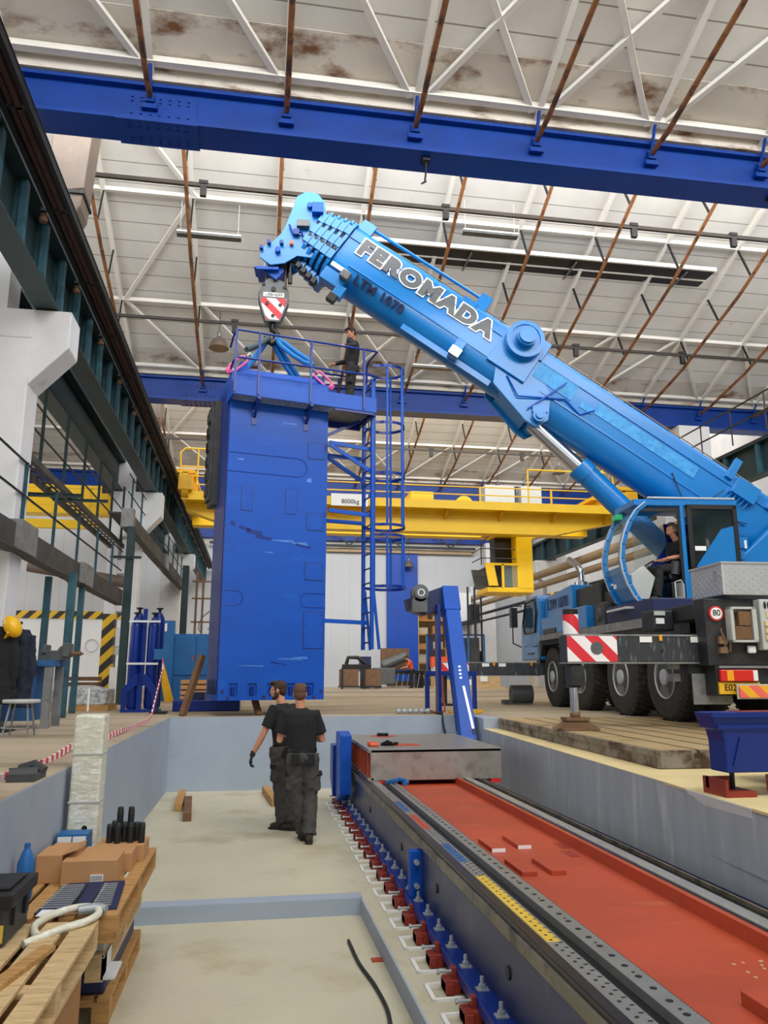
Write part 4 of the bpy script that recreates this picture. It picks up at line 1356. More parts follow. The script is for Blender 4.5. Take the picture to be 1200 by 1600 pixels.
m = MB(TK); m.ell((.73, -.165, 1.6), (.018, .01, .05)); m.ell((.78, -.165, 1.6), (.018, .01, .05)); m.build('vent_slots', 'black', eb)
m = MB(TK); m.box(.5, .61, -.08, -.02, .98, 1.08); P_('work_lamp', 'gauge', m, bevel=.02)
m = MB(TK); m.tube([(.15, -.05, 1.3), (.17, -.07, 1.2), (.22, -.06, 1.12), (.16, -.05, 1.02), (.25, -.07, 1.0), (.28, -.05, 1.15)], .013, 6); m.box(.12, .2, -.06, 0, 1.1, 1.2); m.box(.12, .22, -.07, 0, .98, 1.06); P_('air_coupling', 'oxide_brown', m, smooth=True)
for z, u0 in ((1.34, -.3), (1.42, .03)):
    pass
m = MB(TK); m.box(-.32, -.0, .9, 1.3, 1.32, 1.62); tb = P_('side_tank', 'chassis_black', m, bevel=.03)
m = MB(TK); m.box(-.28, -.16, .88, .9, 1.42, 1.5); m.build('label_plate', 'white', tb)
m = MB(TK); m.box(-.3, -.14, .88, .9, 1.54, 1.6); m.build('label_plate', 'box_grey', tb)
# aluminium checker plate box
m = MB(TK); m.box(.22, 2.4, -.1, .75, 1.74, 2.17); cb = P_('checker_plate_box', 'checker_aluminium', m, bevel=.01)
m = MB(TK)
for i in range(34):
    for j in range(9):
        x, z = .27 + i * .062, 1.77 + j * .046
        s = 1 if (i + j) % 2 else -1
        m.bar((x - .014, -.102, z - .009 * s), (x + .014, -.102, z + .009 * s), .006, .006, (0, 1, 0))
for i in range(13):
    for j in range(9):
        y, z = -.06 + i * .062, 1.77 + j * .046
        s = 1 if (i + j) % 2 else -1
        m.bar((.218, y - .014, z - .009 * s), (.218, y + .014, z + .009 * s), .006, .006, (1, 0, 0))
m.build('checker_pattern', 'trim_silver', cb)['kind'] = 'stuff'
m = MB(TK); m.box(.2, 2.42, -.12, .77, 2.16, 2.18); m.box(.94, .97, -.115, -.1, 1.74, 2.17); m.build('lid_edge', 'trim_silver', cb)
m = MB(TK); m.bar((.955, -.13, 1.85), (.955, -.13, 2.1), .02, .02); m.tube([(.2, .0, 1.85), (.16, .0, 1.85), (.16, .0, 2.05), (.2, .0, 2.05)], .012, 6); m.build('box_handle', 'chrome', cb)


# ---- outriggers
def outrigger(v, ul, z0, z1, jack=True):
    m = MB(TK); m.box(ul, .6, v, v + .32, z0, z1)
    ob = P_('outrigger_beam', 'outrigger_black', m, bevel=.012)
    m = MB(TK); m.box(ul - .005, 0.3, v - .01, v + .33, z0 - .02, z0); m.box(ul - .005, .3, v - .012, v, z1 - .02, z1 + .004); m.build('beam_edge', 'grey_steel', ob)
    m = MB(TK); m.box(ul, ul + .68, v - .012, v - .001, z0 + .005, z1 - .02); m.build('warning_stripes', 'red_white', ob)
    m = MB(TK); m.cyl((ul + .4, v - .016, (z0 + z1) / 2), (ul + .4, v - .011, (z0 + z1) / 2), .085, 24); m.build('warning_disc', 'block_grey', ob)
    for x in (ul + 1.0, -.12 if jack else ul + 1.4):
        m = MB(TK); m.box(x, x + .17, v - .012, v, z1 - .1, z1 - .025); m.build('beam_label', 'white', ob)
    for x in (ul + 1.27, .07):
        m = MB(TK); m.box(x, x + .04, v - .02, v, z1 - .08, z1 - .0); m.build('side_marker', 'amber', ob)
    m = MB(TK); m.cyl((ul + 1.3, v - .013, z0 + .15), (ul + 1.3, v - .001, z0 + .15), .02, 12); m.build('beam_hole', 'black', ob)
    if jack:
        c = V((ul + .12, v + .16, 0))
        m = MB(TK); m.cyl(c + V((0, 0, z1)), c + V((0, 0, z1 + .27)), .105, 20); j = P_('jack_housing', 'red_white', m, smooth=True)
        m = MB(TK); m.cyl(c + V((0, 0, z1 + .27)), c + V((0, 0, z1 + .34)), .1, 16); m.build('jack_cap', 'black', j)
        m = MB(TK); m.cyl(c + V((0, 0, z0)), c + V((0, 0, z0 - .33)), .1, 20); m.box(c.x - .09, c.x + .09, c.y - .2, c.y - .05, z0 - .3, z0 - .05); m.build('jack_barrel', 'chassis_black', j)
        m = MB(TK); m.cyl(c + V((0, 0, z0 - .33)), c + V((0, 0, .2)), .058, 20); m.build('jack_rod', 'chrome', j, smooth=True)
        m = MB(TK); m.ell(c + V((0, 0, .19)), (.07, .07, .06)); m.prism([(-.12, .12), (.12, .12), (.3, .0), (-.3, .0)], c + V((0, .1, .006)), (1, 0, 0), (0, 0, 1), 0, .2)
        m.box(c.x - .25, c.x + .25, c.y - .22, c.y + .2, .005, .03); m.box(c.x - .16, c.x + .16, c.y - .12, c.y + .12, .12, .16)
        m.build('foot_pad', 'oxide_brown', j)


outrigger(.25, -1.83, .87, 1.23)
outrigger(8.45, -2.1, .7, 1.0, False)
c = V((-1.98, 8.6, 0))
m = MB(TK); m.cyl(c + V((0, 0, .7)), c + V((0, 0, .03)), .06, 14); m.cyl(c + V((0, 0, .0)), c + V((0, 0, .05)), .22, 16); P_('front_jack', 'chassis_black', m)
# spare roller / air tank under front
m = MB(TK); m.cyl((-.3, 8.9, .25), (.2, 8.9, .25), .22, 18); m.box(-.5, .2, 8.8, 9.1, .02, .12); P_('under_tank', 'plastic_grey', m, smooth=True)

# ---- superstructure
m = MB(BF)
pl = [(7.7, 1.75), (7.7, 2.3), (8.5, 2.75), (8.9, 2.9), (9.6, 3.5), (10.6, 4.35), (11.3, 3.9), (11.5, 1.75)]
for y in (-.78, .62):
    m.prism(pl, (0, y + .16, 0), (1, 0, 0), (0, 0, 1), 0, .16)
m.box(7.7, 11.5, -.62, .62, 1.75, 2.2)
m.box(8.5, 11.4, -1.0, -.78, 2.15, 2.5)
P_('turntable_frame', 'crane_blue', m, bevel=.02)
m = MB(BF); m.box(8.52, 8.75, -1.1, -.85, 2.75, 3.1); m.box(8.6, 8.8, -1.15, -.9, 2.95, 3.15); bx = P_('valve_box', 'crane_blue', m, bevel=.015)
m = MB(BF); m.box(8.72, 8.76, -1.16, -1.15, 2.95, 3.1); m.build('label_plate', 'white', bx)
m = MB(BF); m.box(11.4, 12.4, -1.3, 1.3, 1.9, 3.6); P_('counterweight', 'crane_blue', m, bevel=.03)
# luffing cylinder
e0, e1, e2 = V((5.2, 0, 5.62)), V((6.12, 0, 4.74)), V((8.3, 0, 2.55))
m = MB(BF); m.cyl(e0, e1 + (e2 - e1) * .1, .15, 28); P_('luffing_rod', 'chrome', m, smooth=True)
m = MB(BF); m.cyl(e1, e2, .22, 28); m.cyl(e1 - (e2 - e1).normalized() * .03, e1 + (e2 - e1).normalized() * .22, .25, 28); P_('luffing_barrel', 'crane_blue', m, smooth=True)


# ---- boom
def sec(w, top, bot, rb_):
    p = [(-w + .08, top), (-w, top - .1)]
    for k in range(0, 11):
        a = PI * k / 10
        p.append((-w * math.cos(a), bot + rb_ - rb_ * math.sin(a)))
    p += [(w, top - .1), (w - .08, top)]
    return p


m = MB(BB); m.prism(sec(.43, .6, -.66, .42), (0, 0, 0), (0, 1, 0), (0, 0, 1), 0, 11.3); bm_ = P_('boom_base_section', 'crane_blue', m, smooth=True, angle=28)
m = MB(BB)
for x0, x1, k in ((.35, 4.5, 0), (4.9, 9.6, 0)):
    m.box(x0, x1, -.452, -.43, -.245, -.215)
m.box(0, 11, -.455, -.42, .3, .315)
m.build('boom_weld_seam', 'crane_blue', bm_)
m = MB(BB); m.box(4.6, 5.5, -.447, -.43, -.05, .3); m.box(6.0, 8.3, -.447, -.43, .0, .25); m.box(5.7, 6.0, -.447, -.43, -.05, .08); m.build('faded_patch', 'crane_blue_worn', bm_)
# rear doubler plates, belly rail
m = MB(BB); m.box(1.9, 4.0, -.3, -.26, -.68, -.56); m.build('belly_plate', 'crane_blue', bm_)
# collars of the telescopic sections
for i in range(5):
    k = 1 - i * .045
    x1 = -.02 - i * .15
    m = MB(BB); m.prism(sec(.47 * k, .66 * k, -.72 * k, .44 * k), (x1 - .07, 0, 0), (0, 1, 0), (0, 0, 1), 0, .07)
    m.box(x1 - .055, x1 - .01, -.25, .25, .6 * k, .78 * k)
    for z in (-.35, -.05, .3):
        m.box(x1 - .13, x1, -.49 * k, -.44 * k, z * k, z * k + .2)
    m.box(x1 - .1, x1 + .02, -.2, .2, -.82 * k, -.68 * k)
    cl = P_('section_collar', 'crane_blue', m)
    m = MB(BB); m.prism(sec(.41 * k, .56 * k, -.62 * k, .4 * k), (x1 - .15, 0, 0), (0, 1, 0), (0, 0, 1), 0, .08); m.build('inner_section', 'navy', cl)
    m = MB(BB); m.box(x1 - .12, x1 - .02, -.3 * k, -.15, -.9 * k, -.78 * k); m.build('slide_pad', 'black', cl)
    m = MB(BB); m.box(x1 - .1, x1 - .03, -.5 * k, -.46 * k, -.14, -.08); m.build('slide_pad', 'black', cl)
# boom head
hp = [(.42, 10.3), (.62, 10.42), (.85, 10.36), (1.0, 10.15), (1.02, 9.9), (.95, 9.2), (.72, 8.92), (.45, 8.95), (.2, 8.78), (-.08, 8.73), (-.3, 8.9), (-.28, 9.1), (-.05, 9.25), (.12, 9.45), (.2, 9.62)]
hd = MB(BF)
for y in (-.32, .28):
    hd.prism([(a_ + .02, b2 - .0) for a_, b2 in hp], (0, y + .04, 0), (1, 0, 0), (0, 0, 1), 0, .04)
hd = P_('boom_head', 'crane_blue', hd, bevel=.008)
m = MB(BF); m.prism([(.5, 8.97), (.98, 9.2), (1.02, 9.85), (.6, 9.9), (.3, 9.4)], (0, .28, 0), (1, 0, 0), (0, 0, 1), 0, .56); m.build('head_box', 'crane_blue', hd)
for (x, z, r) in ((.7, 10.05, .32), (.08, 9.03, .26)):
    m = MB(BF)
    for y in (-.18, -.06, .06, .18):
        m.lathe([(r, -.03), (r - .04, 0), (r, .03)], (x, y, z), (0, 1, 0), 28)
    m.build('head_sheave', 'crane_blue' if z > 9.5 else 'way_dark', hd)
    m = MB(BF); m.cyl((x, -.42, z), (x, .36, z), .055, 14); m.build('sheave_pin', 'machine_blue', hd, smooth=True)
m = MB(BF); m.box(.75, .98, -.48, -.32, 9.85, 10.08); m.build('head_box_small', 'machine_blue', hd, bevel=.01)
m = MB(BF); m.box(.45, .7, -.44, -.33, 9.55, 9.7); m.build('head_lamp', 'block_grey', hd, bevel=.01)
m = MB(BF); m.tube([(.3, -.38, 9.6), (.38, -.4, 9.4), (.55, -.38, 9.45), (.6, -.36, 9.3), (.8, -.36, 9.45), (1.0, -.36, 9.4)], .025, 6); m.box(.38, .5, -.42, -.34, 9.38, 9.5); m.build('hydraulic_hose', 'machine_blue_dark', hd)
for x, z in ((-.25, 9.08), (-.1, 9.2), (.15, 9.2)):
    m = MB(BF); m.cyl((x, -.42, z), (x, -.3, z), .04, 12); m.build('head_bolt', 'machine_blue_dark', hd)
m = MB(BF); m.cyl((.35, -.4, 9.2), (.35, -.32, 9.2), .04, 12); m.build('head_lamp_small', 'orange', hd)
m = MB(BF); m.box(-.34, .1, -.28, .28, 8.66, 8.72); m.prism([(-.4, 8.75), (-.1, 8.6), (.05, 8.48), (.2, 8.66), (.2, 8.75)], (0, .2, 0), (1, 0, 0), (0, 0, 1), 0, .4); m.build('rope_guard', 'machine_blue', hd)
m = MB(BF); m.cyl((.33, -.2, 9.0), (.33, -.2, 8.45), .025, 8); m.cyl((.33, -.2, 8.62), (.33, -.2, 8.4), .045, 10); m.build('limit_switch', 'black', hd)
for x, y in ((-.17, -.12), (-.17, .12), (.24, -.12), (.24, .12), (-.15, 0)):
    m = MB(BF); m.cyl((x, y, 8.95), (x * .9, y, 8.1), .011, 6); m.build('hoist_rope', 'rope', hd)
m = MB(BF); m.tube([(.7, 0, 10.38)] + [tuple(C0 + b_ * x + p_ * .82) for x in (1.5, 5, 9.5)], .012, 6); m.build('hoist_rope', 'rope', hd)
# side parts on the boom
m = MB(BB)
m.tube([(.15, -.3, .78), (3.05, -.3, .82)], .035, 8); m.box(.0, .3, -.36, -.24, .6, .85); m.box(2.85, 3.1, -.4, -.22, .5, .9); m.box(2.6, 2.9, -.45, -.3, .45, .6)
P_('boom_guide_rail', 'crane_blue', m)
m = MB(BB); m.box(.0, .5, -.46, -.2, -.78, -.5); m.box(.42, .62, -.5, -.3, -.95, -.7); jb = P_('lamp_bracket', 'crane_blue', m, bevel=.01)
m = MB(BB); m.box(.35, .55, -.62, -.47, -.6, -.42); m.build('flood_lamp', 'block_grey', jb, bevel=.02)
m = MB(BB); m.box(.42, .6, -.62, -.47, -1.15, -.97); m.bar((.5, -.5, -1.0), (.5, -.45, -.8), .03, .03); m.build('flood_lamp', 'cab_black', jb, bevel=.02)
m = MB(BB); m.box(.05, .4, -.49, -.44, -.45, -.36); m.build('label_plate', 'white', jb)
m = MB(BB); m.box(3.0, 3.2, -.56, -.3, -.66, -.3); bl = P_('boom_side_box', 'crane_blue', m, bevel=.01)
m = MB(BB); m.box(2.99, 3.21, -.58, -.56, -.66, -.48); m.build('mirror_plate', 'chrome', bl)
# big pin boss
pc = BF.inverted() @ (BB @ V((0, 0, 0)))
pinx = (V((4.96, 0, 7.12)) - C0)
px_, pz_ = pinx.dot(b_), pinx.dot(p_)
m = MB(BB); m.cyl((px_, -.43, pz_ + .02), (px_, -.66, pz_ + .02), .38, 40); m.ring((px_, -.66, pz_ + .02), (px_, -.69, pz_ + .02), .3, .38, 40); pb = P_('boss_flange', 'crane_blue', m, smooth=True)
m = MB(BB); m.cyl((px_, -.6, pz_ + .02), (px_, -.84, pz_ + .02), .2, 32); m.cyl((px_, -.84, pz_ + .02), (px_, -.9, pz_ + .02), .17, 32); m.build('boss_pin', 'crane_blue', pb, smooth=True)
m = MB(BB); m.box(px_ - .42, px_ + .45, -.5, -.42, -.3, .45); m.box(px_ + .3, px_ + .5, -.48, -.35, .3, .72); m.build('boss_plate', 'crane_blue', pb, bevel=.01)
# luffing bracket
m = MB(BF)
for y in (-.44, .36):
    m.prism([(4.45, 7.0), (5.3, 6.5), (5.5, 6.1), (5.42, 5.55), (5.15, 5.42), (4.95, 5.55), (4.35, 6.3)], (0, y + .08, 0), (1, 0, 0), (0, 0, 1), 0, .08)
m.prism([(4.5, 6.2), (5.3, 6.2), (5.2, 5.7), (5.0, 5.6)], (0, .36, 0), (1, 0, 0), (0, 0, 1), 0, .7)
lb = P_('luffing_bracket', 'crane_blue', m, bevel=.01)
m = MB(BF); m.cyl((5.22, -.56, 5.62), (5.22, .5, 5.62), .13, 20); m.cyl((5.22, -.6, 5.62), (5.22, -.56, 5.62), .08, 12); m.box(5.1, 5.4, -.5, -.44, 5.7, 5.85); m.build('bracket_pin', 'crane_blue', lb)
m = MB(BB); m.tube([(px_ + .1, -.46, -.35), (px_ + .5, -.5, -.6), (px_ + .9, -.48, -.35), (px_ + 1.3, -.47, -.1), (px_ + 1.7, -.46, -.2), (px_ + 1.9, -.46, .05)], .018, 6); m.bar((px_ + 1.15, -.5, .2), (px_ + .8, -.5, -.7), .03, .03, (0, 1, 0)); P_('hydraulic_line', 'machine_blue', m)
m = MB(BB); m.box(9.0, 9.5, -.6, -.43, .15, .5); m.box(8.8, 8.95, -.5, -.4, .4, .85); m.box(9.75, 9.9, -.5, -.43, .3, .75)
for i in range(5):
    m.bar((9.05 + i * .09, -.55, .15), (9.0 + i * .09, -.55, -.02), .02, .02, (0, 1, 0))
P_('cable_box', 'crane_blue', m, bevel=.01)
m = MB(BB); m.tube([(8.6, -.55, -.55), (8.9, -.55, .1)], .01, 5); m.tube([(7.9, -.46, -.15), (8.5, -.5, -.65), (9.6, -.5, -.2)], .012, 5); P_('cable_loop', 'cable_black', m)
# lettering on the boom: white outline plate behind each dark letter
LM = lambda x, z, y: BB @ frame(V((x, y, z)), (1, 0, 0), (0, 0, 1))
bt = text('boom_lettering_outline', 'FEROMADA', .45, 'white', LM(1.88, .245, -.449) @ MX.Scale(1.18, 4, (1, 0, 0)), bm_, offset=.056, spacing=1.2)
bt = text('boom_lettering', 'FEROMADA', .45, 'letter_grey', LM(1.88, .245, -.456) @ MX.Scale(1.18, 4, (1, 0, 0)), bm_, offset=.03, spacing=1.2)
text('boom_type_lettering', 'LTM 1070', .25, 'navy', BB @ frame(V((1.18, -.418, -.4)), (1, 0, 0), (0, -.42, 1)), bm_, extrude=.02, spacing=1.15, offset=.008)

# ---- operator cab
YN, YF = -1.38, -.52
pts_n = [(6.64, 1.9), (6.53, 2.05), (6.43, 2.25), (6.36, 2.47), (6.33, 2.7), (6.36, 2.95), (6.42, 3.15), (6.52, 3.38), (6.66, 3.58), (6.84, 3.72)]
cf = MB(BF)
for y in (YN, YF):
    for (a, b), (c, d) in zip(pts_n, pts_n[1:]):
        cf.bar((a, y, b), (c, y, d), .1, .11, (0, 1, 0))
cf.box(6.6, 8.5, YN - .04, YF + .04, 3.66, 3.78)
cf.box(6.6, 8.4, YN, YF, 1.86, 1.95)
cf.box(7.44, 7.52, YN - .04, YN + .06, 1.95, 3.68)
cf.box(8.38, 8.48, YN, YF, 1.95, 3.7)
cf.box(7.5, 8.42, YN - .02, YN + .03, 1.93, 2.5)
cf.box(6.9, 8.4, YF, YF + .04, 1.95, 2.55)
cf = P_('operator_cab', 'crane_blue', cf, bevel=.02)
m = MB(BF)
for y in (YN - .055, YF):
    for (a, b), (c, d) in zip(pts_n, pts_n[1:]):
        m.bar((a - .045, y, b), (c - .045, y, d), .018, .05, (0, 1, 0))
m.tube([(6.85, YN - .06, 3.8), (8.45, YN - .06, 3.8)], .018, 6)
m.box(6.6, 8.1, YN - .08, YN - .03, 1.84, 1.88)
m.box(6.35, 6.75, YN, YF + .1, 1.83, 1.87)
m.build('silver_trim', 'trim_silver', cf)
m = MB(BF)
for (a, b), (c, d) in zip(pts_n[3:], pts_n[4:]):
    m.quad((a - .02, YN, b), (a - .02, YF, b), (c - .02, YF, d), (c - .02, YN, d))
m.build('windscreen', 'glass_clear', cf)
m = MB(BF); m.prism([(6.62, 1.92), (6.45, 2.22), (6.34, 2.58), (6.38, 2.58), (6.5, 2.22), (6.66, 1.92)], (0, YF, 0), (1, 0, 0), (0, 0, 1), 0, YF - YN); fp = m.build('front_lower_panel', 'truck_blue', cf)
m = MB(BF)
for (y, z) in ((-.75, 2.4), (-.62, 2.35), (-.75, 2.28)):
    m.bar((6.42, y - .05, z), (6.42, y + .05, z), .02, .08)
m.build('panel_stickers', 'white', cf)
m = MB(BF); m.box(7.54, 8.44, YN - .09, YN - .05, 2.52, 2.56); m.box(7.54, 7.62, YN - .09, YN - .05, 2.5, 3.66); m.box(8.38, 8.46, YN - .09, YN - .05, 2.5, 3.66); m.box(7.54, 8.46, YN - .09, YN - .05, 3.6, 3.68)
m.build('sliding_door_frame', 'cab_black', cf)
m = MB(BF); m.prism([(7.64, 2.56), (8.38, 2.56), (8.38, 3.3), (8.15, 3.24)], (0, YN - .055, 0), (1, 0, 0), (0, 0, 1), 0, .02); m.build('sliding_door_panel', 'crane_blue', cf)
m = MB(BF); m.prism([(7.6, 2.6), (7.66, 2.6), (8.15, 3.24), (8.4, 3.3), (8.4, 3.62), (7.6, 3.62)], (0, YN - .06, 0), (1, 0, 0), (0, 0, 1), 0, .01); m.build('sliding_door_glass', 'glass_dark', cf)
m = MB(BF); m.box(7.64, 7.84, YN - .085, YN - .08, 2.85, 2.93); m.build('door_sticker', 'white', cf)
m = MB(BF); m.box(6.9, 8.35, YF - .01, YF, 2.55, 3.64); m.build('far_side_glass', 'glass_clear', cf)
m = MB(BF); m.box(6.75, 7.46, YN - .01, YN + .02, 3.56, 3.62); m.box(7.4, 7.44, YN - .01, YN + .02, 1.97, 3.6); m.box(6.62, 7.46, YN - .02, YN + .03, 1.95, 2.0); m.build('door_seal', 'cab_black', cf)
m = MB(BF); m.prism([(7.1, 2.56), (7.55, 3.1), (7.5, 3.5), (7.6, 3.5), (8.3, 3.5), (8.3, 2.56)], (0, YF - .02, 0), (1, 0, 0), (0, 0, 1), 0, .015); m.build('interior_side_panel', 'machine_blue_dark', cf)
# seat, console, wheel
m = MB(BF); m.box(7.25, 7.75, -1.2, -.75, 2.35, 2.5); m.box(7.66, 7.84, -1.2, -.75, 2.5, 3.2); m.box(7.3, 7.7, -1.15, -.8, 1.97, 2.35); m.build('seat', 'cab_black', cf, bevel=.04)
m = MB(BF); m.prism([(6.6, 1.97), (6.85, 1.97), (7.0, 2.4), (6.8, 2.62), (6.55, 2.45)], (0, -.7, 0), (1, 0, 0), (0, 0, 1), 0, .5); m.build('console', 'box_grey', cf, bevel=.02)
m = MB(BF); m.tube([(6.95 + .1 * math.cos(a), -1.0 + .17 * math.sin(a), 2.62 + .1 * math.cos(a)) for a in [2 * PI * k / 16 for k in range(16)]], .014, 6, closed=True); m.cyl((6.9, -1.0, 2.58), (6.96, -1.0, 2.63), .05, 10); m.build('steering_wheel', 'cab_black', cf)
m = MB(BF); m.tube([(7.25, YN - .03, 2.02), (7.25, YN - .03, 2.3), (7.36, YN - .03, 2.33), (7.4, YN - .03, 2.25), (7.4, YN - .03, 2.02)], .015, 6, closed=True); m.box(7.38, 7.46, YN, -1.0, 1.97, 2.3); m.build('door_grip', 'box_grey', cf)
m = MB(BF); m.cyl((7.36, -1.2, 2.45), (7.4, -1.2, 2.68), .09, 14); m.build('armrest_console', 'plastic_grey', cf)
m = MB(BF); m.box(6.5, 6.62, YF - .3, YF - .05, 3.52, 3.62); m.build('green_marker', mat('green_tape', '#2fc58a', .4), cf)

# ---- T slot floor plate under the outrigger
t = thing('slotted_floor_plate', 'tan cast iron floor plate with long T slots carrying the outrigger foot', 'floor plate', (5.4, 10, -.17))
TP = MX.Translation((3.83, 7.13, 0)) @ MX.Rotation(math.radians(-2.4), 4, 'Z')
m = MB(TP)
gr = .36
n = 10
for i in range(n):
    m.box(i * gr + (.03 if i else 0), (i + 1) * gr - .0, 0, 5.66, -.05, 0)
m.box(0, n * gr, 0, 5.66, -.16, -.05)
m.build('plate', 't_plate', t)
m = MB(TP); m.box(-.03, 0, -.02, 5.68, -.165, -.06); m.box(-.05, 0, -.02, 5.68, -.06, -.004); m.box(-.01, n * gr, -.03, 0, -.165, -.004)
m.build('plate_side', 't_plate_side', t)
m = MB(TP)
for i in range(1, n):
    m.box(i * gr - .03, i * gr + .06, -.034, -.028, -.07, -.03); m.box(i * gr, i * gr + .03, -.034, -.028, -.03, -.002); m.box(i * gr - .005, i * gr + .035, 0, 5.66, -.012, .0006)
m.build('slot', 'slot_dark', t)
# ================================================================ machine bed in the pit
bed = thing('machine_bed', 'long dark blue machine tool bed with red primed deck running towards the photographer', 'machine bed', (2.1, 6, -1.2))
Y0, Y1 = .6, 12.5
m = MB(); m.box(1.28, 1.6, Y0, Y1, -1.14, -1.07); m.build('base_flange', 'machine_blue_dark', bed, bevel=.006)
m = MB(); m.box(1.40, 1.5, Y0, Y1, -1.07, -.66); m.build('side_web', 'bed_side', bed)
m = MB(); m.box(1.385, 1.52, Y0, Y1, -.70, -.625); m.build('oiled_edge', 'bed_edge_oiled', bed, bevel=.008)
m = MB(); m.box(1.4, 1.46, Y0, Y1, -.625, -.59); m.build('outer_way', 'way_dark', bed, bevel=.004)
m = MB(); m.box(1.46, 1.56, Y0, Y1, -.63, -.6); m.build('hole_strip', 'rack_steel', bed)
m = MB(); m.box(1.56, 1.64, Y0, Y1, -.66, -.63); m.build('slide_channel', 'way_steel', bed)
m = MB(); m.box(1.64, 1.74, Y0, Y1, -.66, -.585); m.build('gear_rack', 'rack_steel', bed, bevel=.003)
m = MB()
y = 2.3
while y < 10:
    m.box(1.738, 1.744, y, y + .012, -.65, -.586)
    y += .024
m.build('rack_teeth', 'way_dark', bed)['kind'] = 'stuff'
m = MB()
y = 2.3
k = 0
while y < 10:
    m.cyl((1.69, y, -.586), (1.69, y, -.5835), .016, 10)
    if k % 3 == 0:
        m.cyl((1.69, y + .05, -.586), (1.69, y + .05, -.5835), .008, 8)
    y += .13
    k += 1
m.build('rack_bolt_holes', 'black', bed)['kind'] = 'stuff'
m = MB()
y = 2.3
while y < 9:
    m.cyl((1.505, y, -.6), (1.505, y, -.598), .009, 8)
    m.box(1.53, 1.55, y + .03, y + .04, -.6, -.5985)
    y += .075
m.build('strip_holes', 'black', bed)['kind'] = 'stuff'
m = MB(); m.box(1.475, 1.545, 4.0, 5.3, -.6, -.599); m.build('yellow_tape', 'tape_yellow', bed)
m = MB(); m.box(1.475, 1.54, 6.9, 7.6, -.6, -.599); m.build('red_tape', 'primer_red', bed)
m = MB(); m.box(1.475, 1.54, 7.8, 8.4, -.6, -.599); m.box(1.475, 1.54, 5.7, 6.3, -.6, -.5992); m.build('blue_label_strip', 'bench_blue', bed)
m = MB(); m.box(1.74, 2.56, Y0, Y1, -.72, -.655); m.build('primed_deck', 'primer_red', bed)
m = MB(); m.box(2.56, 2.6, Y0, Y1, -.72, -.575); m.build('deck_side_lip', 'primer_red', bed)
m = MB(); m.box(2.6, 2.68, Y0, Y1, -.72, -.6); m.build('right_channel', 'way_steel', bed)
m = MB(); m.box(2.68, 2.77, Y0, Y1, -.66, -.585); m.build('right_way', 'way_bright', bed, bevel=.01)
m = MB(); m.box(2.77, 2.85, Y0, Y1, -.72, -.61); m.box(2.87, 2.92, Y0, Y1, -.72, -.6); m.build('right_groove', 'way_dark', bed)
m = MB(); m.box(2.85, 2.87, Y0, Y1, -.66, -.585); m.build('right_edge_strip', 'bed_edge_oiled', bed)
m = MB(); m.box(2.9, 2.94, Y0, Y1, -1.1, -.6); m.box(1.5, 2.9, Y0, Y1, -1.1, -.73); m.build('right_side', 'bed_side', bed)
m = MB(); m.box(1.33, 2.98, 9.9, 10.0, -.66, -.585) if False else m.box(1.45, 2.7, 12.4, 12.5, -1.1, -.6); m.build('end_plate', 'machine_blue_dark', bed)
# raised and sunk pads on the deck
for (x, y) in ((1.92, 6.4), (2.16, 6.48), (1.91, 5.66), (2.12, 5.66)):
    m = MB(); m.box(x - .055, x + .055, y - .2, y + .2, -.655, -.625); m.build('deck_pad', 'primer_red', bed, bevel=.003)
    if y > 6:
        m = MB(); m.box(x - .054, x + .054, y - .203, y - .2, -.654, -.627); m.build('pad_masking', 'white', bed)
for (x, y) in ((1.78, 6.22), (1.76, 6.45), (2.45, 6.05), (2.5, 6.35)):
    m = MB(); m.box(x - .04, x + .04, y - .1, y + .1, -.6548, -.653); m.build('deck_pocket', 'primer_dark', bed)
for (x, y) in ((2.12, 3.1), (2.42, 3.05)):
    m = MB(); m.box(x - .06, x + .06, y - .2, y + .2, -.655, -.6); m.build('deck_pad', 'primer_red', bed, bevel=.003)
random.seed(5)
m = MB()
for i in range(14):
    x, y = 2.3 + random.random() * .2, 3.5 + random.random() * .25
    m.box(x, x + .012, y, y + .02, -.6548, -.654)
m.build('chalk_marks', 'wood_pale', bed)
# joint brackets on the side
m = MB(); m.box(1.3, 1.405, 6.7, 6.74, -1.07, -.72); m.box(1.3, 1.405, 6.64, 6.68, -1.07, -.72); m.build('joint_bracket', 'machine_blue', bed, bevel=.004)
for z in (-.8, -.98):
    m = MB(); m.cyl((1.35, 6.6, z), (1.35, 6.64, z), .022, 8); m.build('joint_bolt', 'tool_steel', bed)
    m = MB(); m.cyl((1.35, 6.74, z), (1.35, 6.8, z), .022, 8); m.build('joint_bolt', 'tool_steel', bed)
for y in (9.6, 7.55, 6.1, 4.4):
    m = MB(); m.cyl((1.39, y, -.87), (1.401, y, -.87), .035, 16); m.build('side_hole', 'black', bed)
for i in range(24):
    y = 3.3 + i * .36
    if abs(y - 6.7) < .1:
        continue
    m = MB(); m.cyl((1.345, y, -1.07), (1.345, y, -1.04), .022, 6); m.cyl((1.345, y, -1.04), (1.345, y, -1.0), .012, 8); m.box(1.31, 1.38, y - .03, y + .03, -1.072, -1.062)
    m.build('anchor_bolt', 'tool_steel', bed)
